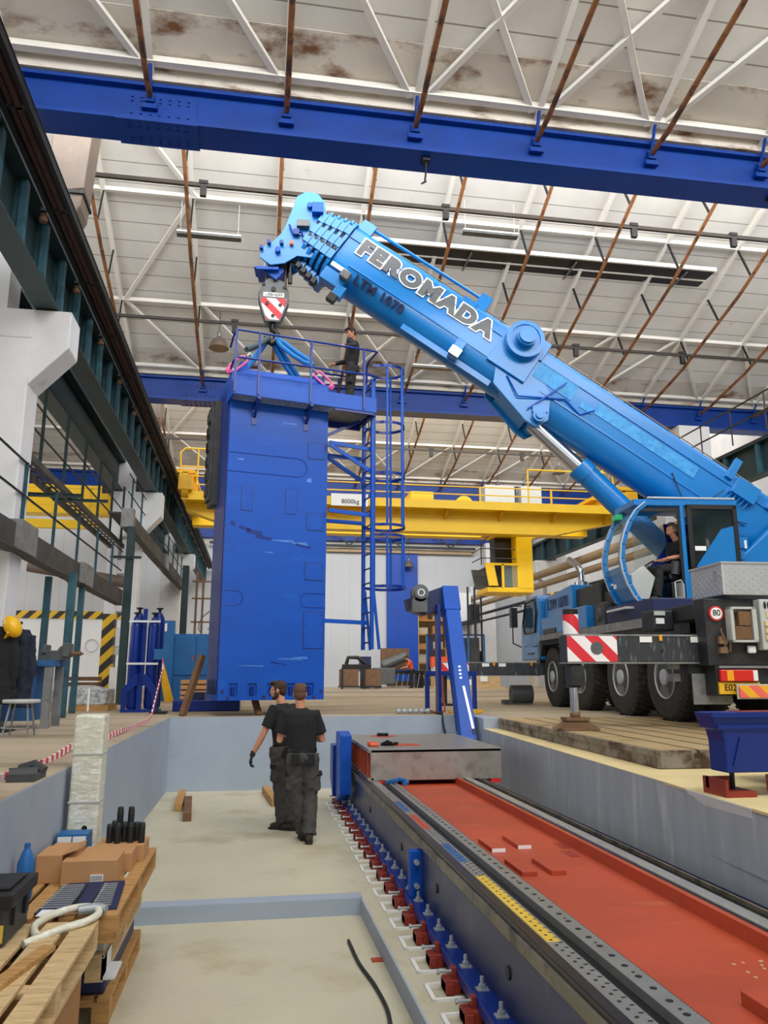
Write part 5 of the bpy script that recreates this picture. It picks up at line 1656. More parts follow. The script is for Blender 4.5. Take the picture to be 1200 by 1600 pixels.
# red levelling clamps in white framed pockets
cl = None
for i in range(19):
    y = 4.2 + i * .445
    lab = 'red levelling clamp, %s from the photographer, beside the blue bed flange' % (NTH + ['thirteenth', 'fourteenth', 'fifteenth', 'sixteenth', 'seventeenth', 'eighteenth', 'nineteenth'])[i]
    if cl is None:
        cl = t = thing('levelling_clamp', lab, 'clamp', (1.25, y, -1.2), 'red levelling clamps')
        m = MB(); m.box(1.2, 1.3, y - .06, y + .06, -1.198, -1.12); m.box(1.2, 1.25, y - .075, y + .075, -1.195, -1.13); m.build('clamp_body', 'primer_dark', t, bevel=.006)
        m = MB(); m.box(1.25, 1.28, y - .02, y + .03, -1.12, -1.06); m.build('clamp_lug', 'primer_dark', t, bevel=.004)
        m = MB(); m.cyl((1.17, y, -1.085), (1.27, y, -1.085), .009, 8); m.cyl((1.16, y, -1.085), (1.175, y, -1.085), .016, 6); m.build('clamp_screw', 'tool_steel', t)
    else:
        copy_thing(cl, (1.25, y, -1.2), lab)
pk = None
for i in range(19):
    y = 4.2 + i * .445
    lab = 'white painted anchor pocket outline, %s from the photographer, on the pit floor' % (NTH + ['thirteenth', 'fourteenth', 'fifteenth', 'sixteenth', 'seventeenth', 'eighteenth', 'nineteenth'])[i]
    if pk is None:
        m = MB(); m.box(1.1, 1.125, y - .14, y + .12, -1.2, -1.185); m.box(1.1, 1.3, y - .14, y - .115, -1.2, -1.185); m.box(1.1, 1.3, y + .1, y + .12, -1.2, -1.185)
        pk = m.build('pocket_outline', 'white'); tag(pk, lab, 'floor marking', 'white anchor pocket outlines')
    else:
        c = pk.copy(); COL.objects.link(c); c.location.y += i * .445; c['label'] = lab

# ---- steel table on the bed
t = thing('machine_table', 'heavy worn steel table block with red ribs lying across the far bed', 'machine table', (2.3, 11.2, -.6))
m = MB(); m.box(1.46, 3.17, 10.0, 10.06, -.6, -.22); m.build('front_face', 'plate_machined', t, bevel=.01)
m = MB(); m.box(1.43, 3.17, 10.0, 12.45, -.26, -.215); tt = m.build('top_plate', 'plate_top_worn', t, bevel=.004)
m = MB(); m.box(1.5, 3.1, 10.06, 12.4, -.56, -.26); m.build('core', 'primer_red', t)
for i in range(8):
    m = MB(); m.box(1.43, 1.5, 10.1 + i * .29, 10.14 + i * .29, -.58, -.26); m.build('side_rib', 'primer_red', t)
m = MB(); m.box(1.43, 1.5, 10.0, 12.45, -.6, -.565); m.build('bottom_rail', 'plate_machined', t)
for x in (1.52, 3.02):
    m = MB(); m.box(x, x + .13, 10.0, 10.2, -.645, -.6); m.build('corner_shoe', 'lamp_red', t)
for x, y, r in ((2.02, 10.55, .2), (1.95, 12.1, .2)):
    m = MB(); m.cyl((x, y, -.2149), (x, y, -.212), r, 28); m.build('round_recess', 'primer_red', tt)
m = MB(); m.cyl((1.95, 12.1, -.21), (1.95, 12.1, -.17), .09, 16); tag(m.build('ring_tool', 'way_dark', smooth=True), 'dark ring lying on the far red recess of the steel table', 'ring')
m = MB(); m.box(1.5, 1.62, 10.35, 10.62, -.215, -.17); o = m.build('glove_pair', 'orange', bevel=.02); tag(o, 'orange work glove on the near left corner of the steel table', 'glove')
m = MB(); m.tube([(1.68, 10.5, -.2), (1.78, 10.6, -.17), (1.9, 10.55, -.195), (1.8, 10.4, -.19)], .02, 6, closed=True); tag(m.build('chain_coil', 'way_dark', smooth=True), 'dark chain coil beside the orange glove on the table', 'chain')
m = MB(); m.tube([(1.62, 9.7, -.58), (1.7, 9.6, -.55), (1.78, 9.75, -.55), (1.86, 9.65, -.57), (1.8, 9.5, -.57)], .028, 8); tag(m.build('blue_rag', 'blue_glossy', smooth=True), 'crumpled bright blue rag on the rack below the steel table', 'rag')
t = thing('end_guard', 'blue sheet metal guard plate at the far left end of the bed', 'guard', (1.2, 11.6, -1.05))
m = MB(); m.prism([(11.0, -.12), (11.35, -.08), (11.6, -.1), (11.6, -.55), (11.5, -1.05), (11.0, -.9)], (1.18, 0, 0), (0, 1, 0), (0, 0, 1), 0, .16); m.build('guard_sheet', 'machine_blue', t, bevel=.01)
m = MB(); m.prism([(11.6, -.3), (12.0, -.3), (12.0, -.8), (11.6, -1.0)], (1.14, 0, 0), (0, 1, 0), (0, 0, 1), 0, .2); m.build('rear_box', 'machine_blue_dark', t)
# ---- chip conveyor
t = thing('chip_conveyor', 'tall slanted blue chip conveyor rising behind the steel table', 'conveyor', (3.55, 13.0, -.5))
CB = frame(V((3.44, 12.95, -.5)), (1, 0, 0), (0, .42, 1))
m = MB(CB); m.box(0, .27, 0, .3, 0, 3.05) if False else m.box(0, .27, 0, 2.95, -.28, .0)
m.build('casing', 'machine_blue', t, bevel=.01)
m = MB(CB); m.box(-.012, 0, .4, 2.8, -.26, -.2); m.build('side_flange', 'machine_blue_dark', t)
m = MB(CB); m.box(-.02, .29, 2.6, 3.1, -.34, .012); m.build('head_cover', 'machine_blue', t, bevel=.01)
m = MB(); m.prism([(2.75, 2.1), (3.45, 2.35), (3.5, 1.95), (3.1, 1.8), (2.8, 1.9)], (0, 14.55, 0), (1, 0, 0), (0, 0, 1), 0, .35); m.build('discharge_head', 'navy', t, bevel=.01)
m = MB(); m.cyl((2.97, 14.2, 2.2), (2.97, 14.0, 2.2), .16, 20); m.cyl((2.97, 14.05, 2.2), (2.97, 13.93, 2.2), .12, 18); m.box(2.82, 3.1, 14.0, 14.3, 1.85, 2.1); mo = m.build('drive_motor', 'block_grey', t, smooth=True)
m = MB(); m.ring((2.97, 13.925, 2.2), (2.97, 13.92, 2.2), .05, .07); m.build('fan_cap', 'gauge', mo)
m = MB(); m.box(3.3, 3.36, 14.05, 14.3, .0, 2.0); m.build('rear_leg', 'machine_blue_dark', t)
m = MB()
for i in range(4):
    m.box(.1, .14, 1.45 - i * .07, 1.48 - i * .07, .0, .004)
m.add([(.13, 1.1, .003), (.17, 1.1, .003), (.25, .3, .003), (.21, .3, .003)], [(0, 1, 2, 3)])
m2 = MB(CB @ MX.Translation((0, 0, 0))); m2.vs = [CB @ v for v in m.vs]; m2.fs = m.fs; m2.build('glossy_sticker', 'trim_silver', t)
m = MB(CB); m.box(.2, .25, .25, .34, .0, .01); m.build('slot_end', 'black', t)
t = thing('portal_stand', 'dark blue portal frame standing over the hoses behind the conveyor', 'frame', (3.8, 15.2, 0))
for x in (3.34, 4.3):
    m = MB(); m.box(x - .04, x + .04, 15.16, 15.24, 0, .72); m.build('leg', 'machine_blue_dark', t)
m = MB(); m.box(3.3, 4.34, 15.15, 15.25, .68, .78); m.build('cross_beam', 'machine_blue_dark', t)
for (c, lab, pts) in (('cable_black', 'black cable hanging down the far pit wall', [(3.38, 15.0, .02), (3.3, 14.2, .015), (3.32, 13.9, .03), (3.32, 13.78, -.2), (3.42, 13.7, -.6)]),
                      ('yellow_dark', 'yellow hose coil on the floor behind the conveyor', [(3.6, 14.5, .02), (3.9, 14.7, .04), (4.2, 14.5, .03), (4.1, 14.3, .02), (3.8, 14.35, .05), (4.0, 14.6, .06), (4.3, 14.6, .03)]),
                      ('primer_red', 'red air hose hanging from the portal frame', [(3.62, 15.1, .7), (3.62, 15.05, .3), (3.64, 15.0, .03), (3.4, 14.6, .02), (3.1, 14.5, .02)])):
    m = MB(); m.tube(smooth_path(pts), .02, 6); tag(m.build('hose', c, smooth=True), lab, 'hose')
m = MB()
for i in range(6):
    m.ell((2.62 + i * .11, 14.4, .05), (.06, .05, .05))
m.cyl((2.6, 14.4, .05), (3.2, 14.4, .05), .025, 8)
tag(m.build('spare_shaft', 'tool_steel', smooth=True), 'short greasy shaft with rings lying at the far pit edge', 'shaft')

# ---- blue casting on the right ledge
t = thing('machine_casting', 'dark blue machine casting resting on red blocks at the right picture edge', 'casting', (4.3, 5.8, 0))
m = MB(); m.prism([(0, .0), (0, .22), (-.02, .3), (-.06, .31), (-.1, .43), (2.2, .43), (2.2, .0)], (3.42, 5.62, 0), (1, 0, 0), (0, 0, 1), 0, .22); m.build('body', 'machine_blue_dark', t, bevel=.012)
m = MB(); m.box(3.37, 5.4, 5.385, 5.4, .31, .34); m.box(3.32, 5.4, 5.37, 5.4, .395, .43); m.build('lip', 'machine_blue_dark', t)
m = MB(); m.prism([(3.5, .05), (3.57, .25), (3.54, .25), (3.47, .05)], (0, 5.4, 0), (1, 0, 0), (0, 0, 1), 0, .012); m.build('rib', 'machine_blue_dark', t)
m = MB(); m.box(3.6, 5.4, 5.42, 5.6, .43, .434); m.build('primed_top', 'primer_dark', t)
m = MB(); m.box(4.1, 5.4, 5.62, 6.3, .0, .3); m.build('rear_body', 'machine_blue_dark', t)
for (x, lab) in ((3.52, 'red steel block under the left corner of the blue casting'), (4.05, 'dark red steel block under the blue casting beside the picture edge')):
    t = thing('support_block', lab, 'block', (x, 5.5, -.17), 'red blocks under the casting')
    m = MB(); m.box(x - .12, x + .12, 5.4, 5.7, -.172, -.13); m.box(x - .12, x - .1, 5.4, 5.7, -.13, -.05); m.box(x - .12, x + .08, 5.62, 5.66, -.13, -.05); m.build('angle_block', 'primer_dark', t)
    m = MB(); m.cyl((x + .03, 5.55, -.13), (x + .03, 5.55, .01), .018, 10); m.build('jack_screw', 'way_dark', t)

# ================================================================ left floor
t = thing('gas_cylinder_rack', 'dark blue steel rack frame holding the gas cylinders', 'cylinder rack', (-2.2, 16.05, 0))
m = MB()
m.prism([(-2.55, 0), (-2.47, 0), (-2.45, .35), (-2.3, .5), (-2.12, .5), (-2.0, .35), (-1.96, 0), (-1.88, 0), (-1.88, .42), (-2.1, .72), (-2.32, .72), (-2.55, .42)], (0, 15.85, 0), (1, 0, 0), (0, 0, 1), 0, .03)
m.box(-2.55, -1.85, 15.8, 16.35, .0, .05); m.box(-2.27, -2.17, 15.82, 15.85, 0, .7); m.box(-2.26, -2.18, 16.0, 16.06, .5, 2.0); m.build('frame', 'machine_blue_dark', t)
for z in (.9, 1.72):
    m = MB(); m.box(-2.5, -1.9, 15.83, 15.85, z, z + .04); m.build('strap', 'gauge', t)
for (x, y, lab) in ((-2.37, 15.97, 'blue gas cylinder, front left in the rack'), (-2.03, 15.97, 'blue gas cylinder, front right in the rack'), (-2.37, 16.25, 'blue gas cylinder, rear left in the rack'), (-1.98, 16.3, 'blue gas cylinder, rear right and tallest looking in the rack')):
    h = 0 if y < 16.1 else .12
    t = thing('gas_cylinder', lab, 'gas cylinder', (x, y, .06), 'blue gas cylinders')
    m = MB(); m.lathe([(.09, .06), (.115, .1), (.115, 1.62 + h), (.1, 1.72 + h), (.06, 1.8 + h), (.03, 1.83 + h)], (x, y, 0), n=20); m.build('bottle', 'machine_blue_dark', t, smooth=True)
    m = MB(); m.lathe([(.03, 1.83 + h), (.03, 1.88 + h), (.07, 1.9 + h), (.07, 1.92 + h), (.0, 1.93 + h)], (x, y, 0), n=10); m.build('valve', 'dark_steel', t)
m = MB(); m.box(-1.98, -1.72, 15.74, 15.76, 1.0, 1.2); tag(m.build('rack_sign', 'locker_blue'), 'plain blue plate in front of the gas cylinders', 'sign')
t = thing('barrier_tape', 'red and white barrier tape running along the left pit edge', 'tape', (-1.65, 9, 0))
m = MB()
pts = [(-1.9, 3.2, .0), (-1.68, 5.75, .02), (-1.66, 7.0, .012), (-1.68, 7.84, .05), (-1.62, 9.0, .015), (-1.58, 10, .05), (-1.62, 11.2, .012), (-1.6, 12.4, .03), (-1.7, 13.7, .05), (-1.74, 14.6, .4), (-1.78, 15.6, .8), (-1.8, 15.7, 1.0)]
for a, b in zip(pts, pts[1:]):
    m.bar(a, b, .02, .055)
m.build('tape_run', 'red_white_tape', t)
m = MB(); m.bar((-1.78, 15.2, .0), (-1.78, 15.2, .85), .02, .02); m.box(-1.9, -1.62, 15.0, 15.4, 0, .04); m.build('post', 'black', t)
m = MB(); m.tube([(-1.62, 5.75, .05), (-1.45, 5.8, .05)], .04, 8); m.tube([(-1.6, 5.95, .06), (-1.5, 5.92, .09), (-1.43, 5.9, .05)], .035, 8); m.box(-1.62, -1.44, 5.7, 6.0, .0, .05)
tag(m.build('tape_clamp', 'plastic_grey', smooth=True), 'dark greasy machine part lying at the left pit edge', 'part')
t = thing('workbench', 'scuffed blue steel workbench at the left picture edge', 'workbench', (-3.0, 12.0, 0))
m = MB(); m.box(-3.44, -2.72, 11.2, 11.9, .82, .9); m.build('bench_top', 'bench_blue', t)
m = MB(); m.box(-3.42, -2.95, 11.25, 11.85, .1, .82); m.build('cabinet', 'bench_blue', t)
for x, y in ((-2.78, 11.27), (-2.78, 11.83), (-3.38, 11.24)):
    m = MB(); m.box(x - .05, x + .05, y - .05, y + .05, 0, .82); m.build('leg', 'grey_steel', t)
t = thing('bench_vise', 'grey bench vise on the corner of the blue workbench', 'vise', (-2.75, 11.6, .9))
m = MB(); m.box(-3.0, -2.62, 11.52, 11.72, .9, 1.04); m.box(-2.95, -2.9, 11.48, 11.76, 1.0, 1.12); m.box(-2.68, -2.6, 11.46, 11.78, .95, 1.14); m.ell((-2.68, 11.62, 1.03), (.1, .1, .09)); m.build('vise_body', 'block_grey', t, bevel=.01)
m = MB(); m.cyl((-2.62, 11.62, 1.0), (-2.45, 11.62, 1.0), .03, 10); m.cyl((-2.46, 11.5, 1.0), (-2.46, 11.75, 1.0), .012, 8); m.build('vise_spindle', 'oxide_brown', t)
t = thing('stool', 'steel stool with round grey seat beside the hanging jackets', 'stool', (-2.72, 9.9, 0))
m = MB(); m.lathe([(.2, .38), (.21, .4), (.2, .42)], (-2.72, 9.9, 0), n=24); m.build('seat', 'box_grey', t, smooth=True)
for a in (45, 135, 225, 315):
    c, s = math.cos(math.radians(a)), math.sin(math.radians(a))
    m = MB(); m.tube([(-2.72 + .13 * c, 9.9 + .13 * s, .38), (-2.72 + .2 * c, 9.9 + .2 * s, 0)], .012, 6); m.build('leg', 'grey_steel', t)
m = MB(); m.tube([(-2.72 + .19 * math.cos(a), 9.9 + .19 * math.sin(a), .1) for a in [2 * PI * k / 20 for k in range(20)]], .009, 6, closed=True); m.build('foot_ring', 'grey_steel', t)
t = thing('coat_stand', 'dark steel coat stand behind the hanging jackets', 'coat stand', (-3.3, 10.7, 0))
m = MB(); m.cyl((-3.25, 10.75, 0), (-3.25, 10.75, 1.4), .03, 10); m.cyl((-3.25, 10.75, 1.3), (-3.0, 10.6, 1.36), .02, 8); m.box(-3.45, -3.05, 10.55, 10.95, 0, .03); m.build('stand', 'dark_steel', t)


def coat(x, y, z0, z1, w_, mm, lab):
    m = MB()
    m.tube([(x, y, z1), (x, y, z1 - .1), (x + .02, y, (z0 + z1) / 2), (x + .03, y - .02, z0)], [(w_ * .5, .07), (w_ * .8, .1), (w_ * .9, .12), (w_, .14)], 16, up=(0, 1, 0))
    m.tube([(x + w_ * .7, y - .03, z1 - .08), (x + w_ * .95, y - .05, z1 - .45), (x + w_ * .9, y - .06, z1 - .75)], [.05, .06, .05], 10)
    o = m.build('work_jacket', mm, smooth=True)
    r = o.modifiers.new('cloth', 'REMESH'); r.mode = 'VOXEL'; r.voxel_size = .02; r.use_smooth_shade = True
    d = o.modifiers.new('folds', 'DISPLACE'); tx = bpy.data.textures.new('fold', 'CLOUDS'); tx.noise_scale = .12; d.texture = tx; d.strength = .06
    tag(o, lab, 'jacket', 'hanging work jackets')


coat(-3.18, 10.5, .35, 1.3, .2, 'cloth_black', 'black work jacket hanging at the left picture edge')
coat(-2.98, 10.7, .3, 1.28, .13, 'cloth_navy', 'navy work jacket hanging right of the black one')
t = thing('hard_hat', 'yellow hard hat hanging on top of the jackets', 'helmet', (-3.05, 10.4, 1.25))
R = MX.Rotation(math.radians(60), 3, 'Y')
m = MB(); m.ell((-3.05, 10.4, 1.3), (.15, .12, .1), 20, 12, R); m.build('shell', 'helmet', t, smooth=True)
m = MB(); m.tube([(-3.08 + .02, 10.4 - .125, 1.22), (-3.13, 10.4, 1.16), (-3.02, 10.52, 1.25)], .012, 6); m.build('brim', 'helmet', t)
t = thing('wrapped_pallet', 'low pallet load wrapped in crinkled clear plastic behind the posts', 'wrapped load', (-3.4, 17, 0))
m = MB(); m.box(-4.0, -2.9, 16.5, 17.5, .0, .12); m.build('pallet', 'wood', t)
m = MB(); m.box(-4.0, -2.95, 16.5, 17.5, .12, .42); m.ell((-3.5, 17, .4), (.5, .45, .1)); o = m.build('plastic_wrap', 'plastic_wrap', t, bevel=.03)
for x in (-3.7, -3.3):
    m = MB(); m.box(x, x + .04, 16.49, 16.5, .0, .43); m.build('strap', 'white', t)
t = thing('timber_stack', 'stack of brown timbers beside the hazard post', 'timber stack', (-4.3, 21.5, 0))
for k in range(5):
    m = MB(); m.box(-4.9, -4.0, 21.0, 21.6, k * .14, k * .14 + .1); m.build('timber', 'wood_dark', t)
for (x0, x1, y, z, mm, nm, lab, cat) in ((-3.75, -3.45, 21.2, .9, 'white', 'white_cabinet', 'small white cabinet inside the column opening', 'cabinet'),):
    m = MB(); m.box(x0, x1, y, y + .4, 0, z); tag(m.build(nm, mm), lab, cat)
t = thing('tool_locker', 'blue steel lockers with doors behind the gas cylinders', 'locker', (-2.0, 23, 0))
m = MB(); m.box(-2.75, -.9, 22.7, 23.3, 0, 1.85); m.build('carcass', 'locker_blue', t, bevel=.01)
for x in (-2.3, -1.68):
    m = MB(); m.box(x, x + .56, 22.67, 22.7, .7, 1.78); d = m.build('door', 'locker_blue', t, bevel=.01)
    m = MB(); m.box(x + .5, x + .53, 22.65, 22.67, 1.1, 1.25); m.build('handle', 'lamp_red', d)
m = MB(); m.box(-2.75, -2.3, 22.4, 22.7, 0, 2.2); m.build('sign_panel', 'locker_blue', t)
m = MB(); m.box(-2.7, -2.5, 22.38, 22.4, 1.9, 2.12); m.build('notice', 'white', t)
m = MB(); m.prism([(-2.62, .0), (-2.55, 0), (-2.62, 1.4), (-2.66, 1.4)], (0, 22.2, 0), (1, 0, 0), (0, 0, 1), 0, .2); tag(m.build('grey_board', 'grey_steel'), 'narrow grey board leaning against the blue lockers', 'board')
m = MB(); m.prism([(-2.4, .0), (-2.15, 0), (-2.5, 1.1), (-2.62, 1.05)], (0, 21.9, 0), (1, 0, 0), (0, 0, 1), 0, .04); tag(m.build('yellow_board', 'yellow_dark'), 'yellow board leaning against the blue lockers', 'board')
t = thing('box_pallet', 'wooden crate pallet of small goods left of the hanging column', 'crate', (-1.5, 21.6, 0))
for k in range(4):
    m = MB(); m.box(-1.95, -1.2, 21.3, 21.9, .06 + k * .14, .16 + k * .14); m.build('slat', 'cardboard', t)
m = MB(); m.box(-1.9, -1.25, 21.35, 21.85, .0, .5); m.build('contents', 'wood_dark', t)
t = thing('spiral_stair', 'dark spiral stair and ladder clutter at the far end of the left row', 'stair', (-2.2, 38, 0))
for i in range(14):
    a = i * .5
    m = MB(); m.prism([(0, -.05), (.8, -.16), (.8, .16), (0, .05)], (-2.0, 38, .3 + i * .28), (math.cos(a), math.sin(a), 0), (-math.sin(a), math.cos(a), 0), 0, .04); m.build('tread', 'dark_steel', t)
m = MB(); m.cyl((-2.0, 38, 0), (-2.0, 38, 4.6), .07, 10); m.tube([(-2.0 + .8 * math.cos(i * .5), 38 + .8 * math.sin(i * .5), 1.2 + i * .28) for i in range(14)], .02, 6); m.build('pole_and_rail', 'dark_steel', t)
for (x, z0, z1) in ((-2.9, 0, 5.5), (-2.6, 0, 5.2), (-1.6, 3.5, 5.5)):
    m = MB(); m.bar((x, 37.2, z0), (x, 37.2, z1), .1, .1); m.build('frame_post', 'oxide_brown', t)
for z in (2.2, 3.1, 4.2, 5.0):
    m = MB(); m.box(-3.1, -1.5, 37.1, 37.2, z, z + .07); m.build('cross_bar', 'oxide_brown', t)

# ================================================================ far end
t = thing('mesh_pallet_box', 'rusty mesh box pallet right of the column foot', 'box pallet', (5.0, 40, 0), 'box pallets at the end wall')
m = MB(); m.box(4.3, 5.2, 40, 41, .15, 1.0); m.build('mesh_walls', 'oxide_brown', t)
m = MB(); m.box(4.25, 5.25, 39.9, 41.1, .08, .16); m.box(4.3, 4.4, 39.95, 40, 0, 1.1); m.build('frame', 'dark_steel', t)
t2 = copy_thing(t, (6.15, 40, 0), 'second mesh box pallet, nearer to the dark machine')
m = MB(); m.box(4.4, 5.9, 40.3, 40.6, 1.0, 1.25); m.tube([(4.6, 40.4, 1.25), (4.7, 40.4, 1.6), (5.2, 40.4, 1.6), (5.6, 40.4, 1.3)], .1, 8); tag(m.build('scrap_fittings', 'black', smooth=True), 'black fittings lying on the mesh box pallets', 'fittings')
t = thing('old_lathe', 'dark cluttered lathe at the end wall beside the man in orange', 'machine', (8.2, 43, 0))
m = MB(); m.box(6.4, 7.6, 42.6, 43.6, .2, 1.1); m.tube([(6.9, 43, 1.2), (8.3, 43, 1.75)], .28, 12); m.build('headstock', 'block_grey', t, bevel=.05)
m = MB(); m.box(6.4, 9.4, 42.8, 43.4, .75, .95); m.box(6.5, 6.8, 42.8, 43.4, 0, .8); m.box(8.8, 9.2, 42.8, 43.4, 0, .8); m.build('bed', 'black', t)
m = MB()
for i in range(5):
    m.bar((7.6 + i * .3, 42.6, 0), (7.75 + i * .3, 42.6, .8), .05, .05)
m.build('legs', 'grey_steel', t)
m = MB(); m.box(7.0, 8.6, 43.8, 44.2, 1.0, 2.2); m.build('back_cabinet', 'oxide_brown', t)
t = thing('machine_trolley', 'small dark blue trolley left of the old lathe', 'trolley', (5.9, 42.6, 0))
m = MB(); m.box(5.6, 6.2, 42.4, 43, .9, 1.7); m.build('box', 'navy', t)
m = MB(); m.box(5.65, 6.15, 42.5, 42.9, 0, .9); m.build('stand', 'black', t)
t = thing('tool_cage', 'dark blue mesh cage with orange box beside the end opening', 'cage', (10.5, 41, 0))
for x in (9.0, 9.7, 11.3, 12.2):
    m = MB(); m.box(x - .04, x + .04, 40.9, 41, 0, 2.85); m.build('cage_post', 'locker_blue', t)
m = MB(); m.box(9.0, 12.2, 40.9, 41, 2.8, 2.88); m.box(9.0, 9.35, 40.92, 40.98, 1.0, 2.7); m.build('cage_frame', 'navy', t)
m = MB(); m.box(11.0, 12.0, 41.2, 41.5, 1.3, 2.7); m.build('stored_rolls', 'plastic_grey', t)
m = MB(); m.box(9.0, 10.2, 39.8, 40.2, 1.125, 1.65); tag(m.build('orange_box', 'orange'), 'orange box on the crates behind the portal frame', 'box')
t = thing('goods_pallet', 'pallet of blue and white cartons behind the portal frame', 'pallet load', (10.3, 39.8, 0))
m = MB(); m.box(9.0, 12.8, 39.4, 40.6, 0, .12); m.build('pallet', 'wood_pale', t)
m = MB(); m.box(9.1, 12.6, 39.5, 40.5, .12, .9); m.build('crates', 'wood_pale', t)
m = MB(); m.box(9.1, 11, 39.48, 39.5, .5, .78); m.build('blue_band', 'locker_blue', t)
for x, z in ((9.2, .85), (9.7, .85), (10.1, .35), (10.8, .3), (11.5, .5)):
    m = MB(); m.box(x, x + .38, 39.45, 39.48, z - .12, z + .18); m.build('carton_label', 'white', t)
m = MB(); m.box(9.1, 11, 39.5, 40.4, .9, 1.12); m.build('white_cartons', 'white', t)
t = thing('storage_rack', 'warm lit storage rack full of goods seen through the opening in the end wall', 'rack', (11.5, 52, 0))
for k in range(5):
    m = MB(); m.box(9.5, 15, 51.5, 52.5, k * .95 + .5, k * .95 + .6); m.build('shelf', 'wood', t)
    for j in range(5):
        m = MB(); m.box(9.7 + j * 1.05, 10.4 + j * 1.05, 51.7, 52.3, k * .95 + .6, k * .95 + .9 + .25 * ((j * 7 + k) % 3) / 2)
        m.build('stored_box', 'cardboard' if (k + j) % 2 else 'box_grey', t)
for x in (10.4, 12.6, 14.6):
    m = MB(); m.box(x, x + (.35 if x < 11 else .12), 51.3, 51.52, 0, 5.3); m.build('upright', 'rack_warm', t)
# low lights inside the next hall
daylight('next_hall_lamp', (12, 50.0, 5.5), (math.radians(-20), 0, 0), 6, 1.5, 260, (1, .8, .55))

# ================================================================ pit floor things
for (a, b, w_, mm, lab) in (((-1.03, 11.9), (-1.1, 13.3), .11, 'wood', 'wooden block on the pit floor, leftmost, near the left wall'), ((-.84, 11.1), (-.95, 12.6), .11, 'wood_dark', 'darker wooden block right of the leftmost block'), ((.35, 12.1), (.22, 13.5), .12, 'wood', 'wooden beam on the pit floor behind the walking men')):
    m = MB(); m.bar((a[0], a[1], -1.145), (b[0], b[1], -1.145), w_, .11); tag(m.build('wooden_beam', mm, bevel=.006), lab, 'timber', 'timbers on the pit floor')
m = MB(); m.tube(smooth_path([(.78, 6.5, -1.32), (.8, 6.0, -1.32), (.85, 5.6, -1.32), (.87, 5.2, -1.32), (.84, 4.8, -1.32), (.88, 4.4, -1.32), (.86, 3.9, -1.32)]), .013, 6)
tag(m.build('floor_cable', 'cable_black', smooth=True), 'black cable lying in the lower trench beside the step', 'cable')
m = MB(); m.box(.9, .98, 6.05, 6.12, -1.335, -1.325); tag(m.build('rust_chip', 'primer_red'), 'small rust red chip on the trench floor by the cable', 'chip')
t = thing('wrapped_post', 'tall square post wrapped in pale foam standing at the left pit wall', 'wrapped post', (-1.26, 6.55, -1.335))
m = MB(); m.box(-1.37, -1.15, 6.45, 6.67, -1.335, .4); m.build('foam_wrap', 'foam_wrap', t, bevel=.02)
for z in (-.75, -.25, .1):
    m = MB(); m.box(-1.375, -1.145, 6.445, 6.675, z, z + .012); m.build('strap', 'box_grey', t)
m = MB(); m.cyl((-1.24, 6.445, -.43), (-1.24, 6.452, -.43), .02, 14); m.build('dark_spot', 'black', t)


def pallet(x0, x1, y0, y1, z, lab, mm='wood', along='y', n=6):
    t = thing('wooden_pallet', lab, 'pallet', ((x0 + x1) / 2, (y0 + y1) / 2, z), 'wooden pallets in the lower left corner')
    for k in range(n):
        w = (x1 - x0) / (n + (n - 1) * .35)
        a = x0 + k * w * 1.35
        m = MB(); m.box(a, a + w, y0, y1, z + .122, z + .144); m.build('deck_board', mm, t, bevel=.003)
    for y in (y0, (y0 + y1) / 2 - .05, y1 - .1):
        m = MB(); m.box(x0, x1, y, y + .1, z + .1, z + .122); m.build('cross_board', mm, t)
        for x in (x0, (x0 + x1) / 2 - .05, x1 - .1):
            m = MB(); m.box(x, x + .1, y, y + .1, z + .022, z + .1); m.build('block', mm, t)
    for x in (x0, (x0 + x1) / 2 - .05, x1 - .1):
        m = MB(); m.box(x, x + .1, y0, y1, z, z + .022); m.build('bottom_board', mm, t)
    return t


pallet(-1.38, -.8, 5.3, 6.6, -1.335, 'bottom wooden pallet under the blue wrapped layer')
m = MB(); m.box(-1.36, -.84, 5.35, 6.5, -1.19, -1.0); tag(m.build('blue_bundle', 'navy', bevel=.02), 'dark blue plastic wrapped bundle between the lower pallets', 'bundle')
pallet(-1.38, -.8, 5.0, 6.55, -1.0, 'middle wooden pallet with grey block ends', 'wood_pale')
for x in (-.93,):
    m = MB(); m.box(x, x + .12, 5.05, 5.3, -.855, -.76); tag(m.build('grey_block', 'box_grey', bevel=.005), 'light grey block at the near corner between the pallets', 'block')
m = MB(); m.box(-1.35, -.95, 5.1, 6.4, -.856, -.755); tag(m.build('dark_bundle', 'wood_dark'), 'dark stained timber layer under the top pallet', 'timber')
pallet(-1.38, -.72, 4.85, 6.6, -.755, 'top wooden pallet carrying the cartons and the tool roll')
pallet(-1.38, -.8, 3.0, 4.75, -.75, 'nearest wooden pallet with wide yellowish boards in the lower left corner', 'wood_pale', n=4)
pallet(-1.39, -1.15, 2.75, 3.4, -.605, 'small broken pallet piece at the left picture edge', 'wood', n=2)
m = MB(); m.box(-1.32, -.84, 3.2, 4.6, -1.335, -.755); tag(m.build('carton', 'cardboard_dark', bevel=.01), 'brown carton underneath the nearest pallet', 'carton')
t = thing('open_crate', 'small brown wooden tray at the bottom picture edge', 'tray', (-.6, 4.0, -1.335))
m = MB(); m.box(-.74, -.5, 3.95, 4.3, -1.335, -1.22); m.build('tray_body', 'wood_dark', t)
for a in ((-.75, -.49, 3.93, 3.95), (-.75, -.49, 4.3, 4.32), (-.51, -.49, 3.95, 4.3), (-.75, -.73, 3.95, 4.3)):
    m = MB(); m.box(*a, -1.335, -1.18); m.build('side_board', 'cardboard_dark', t)


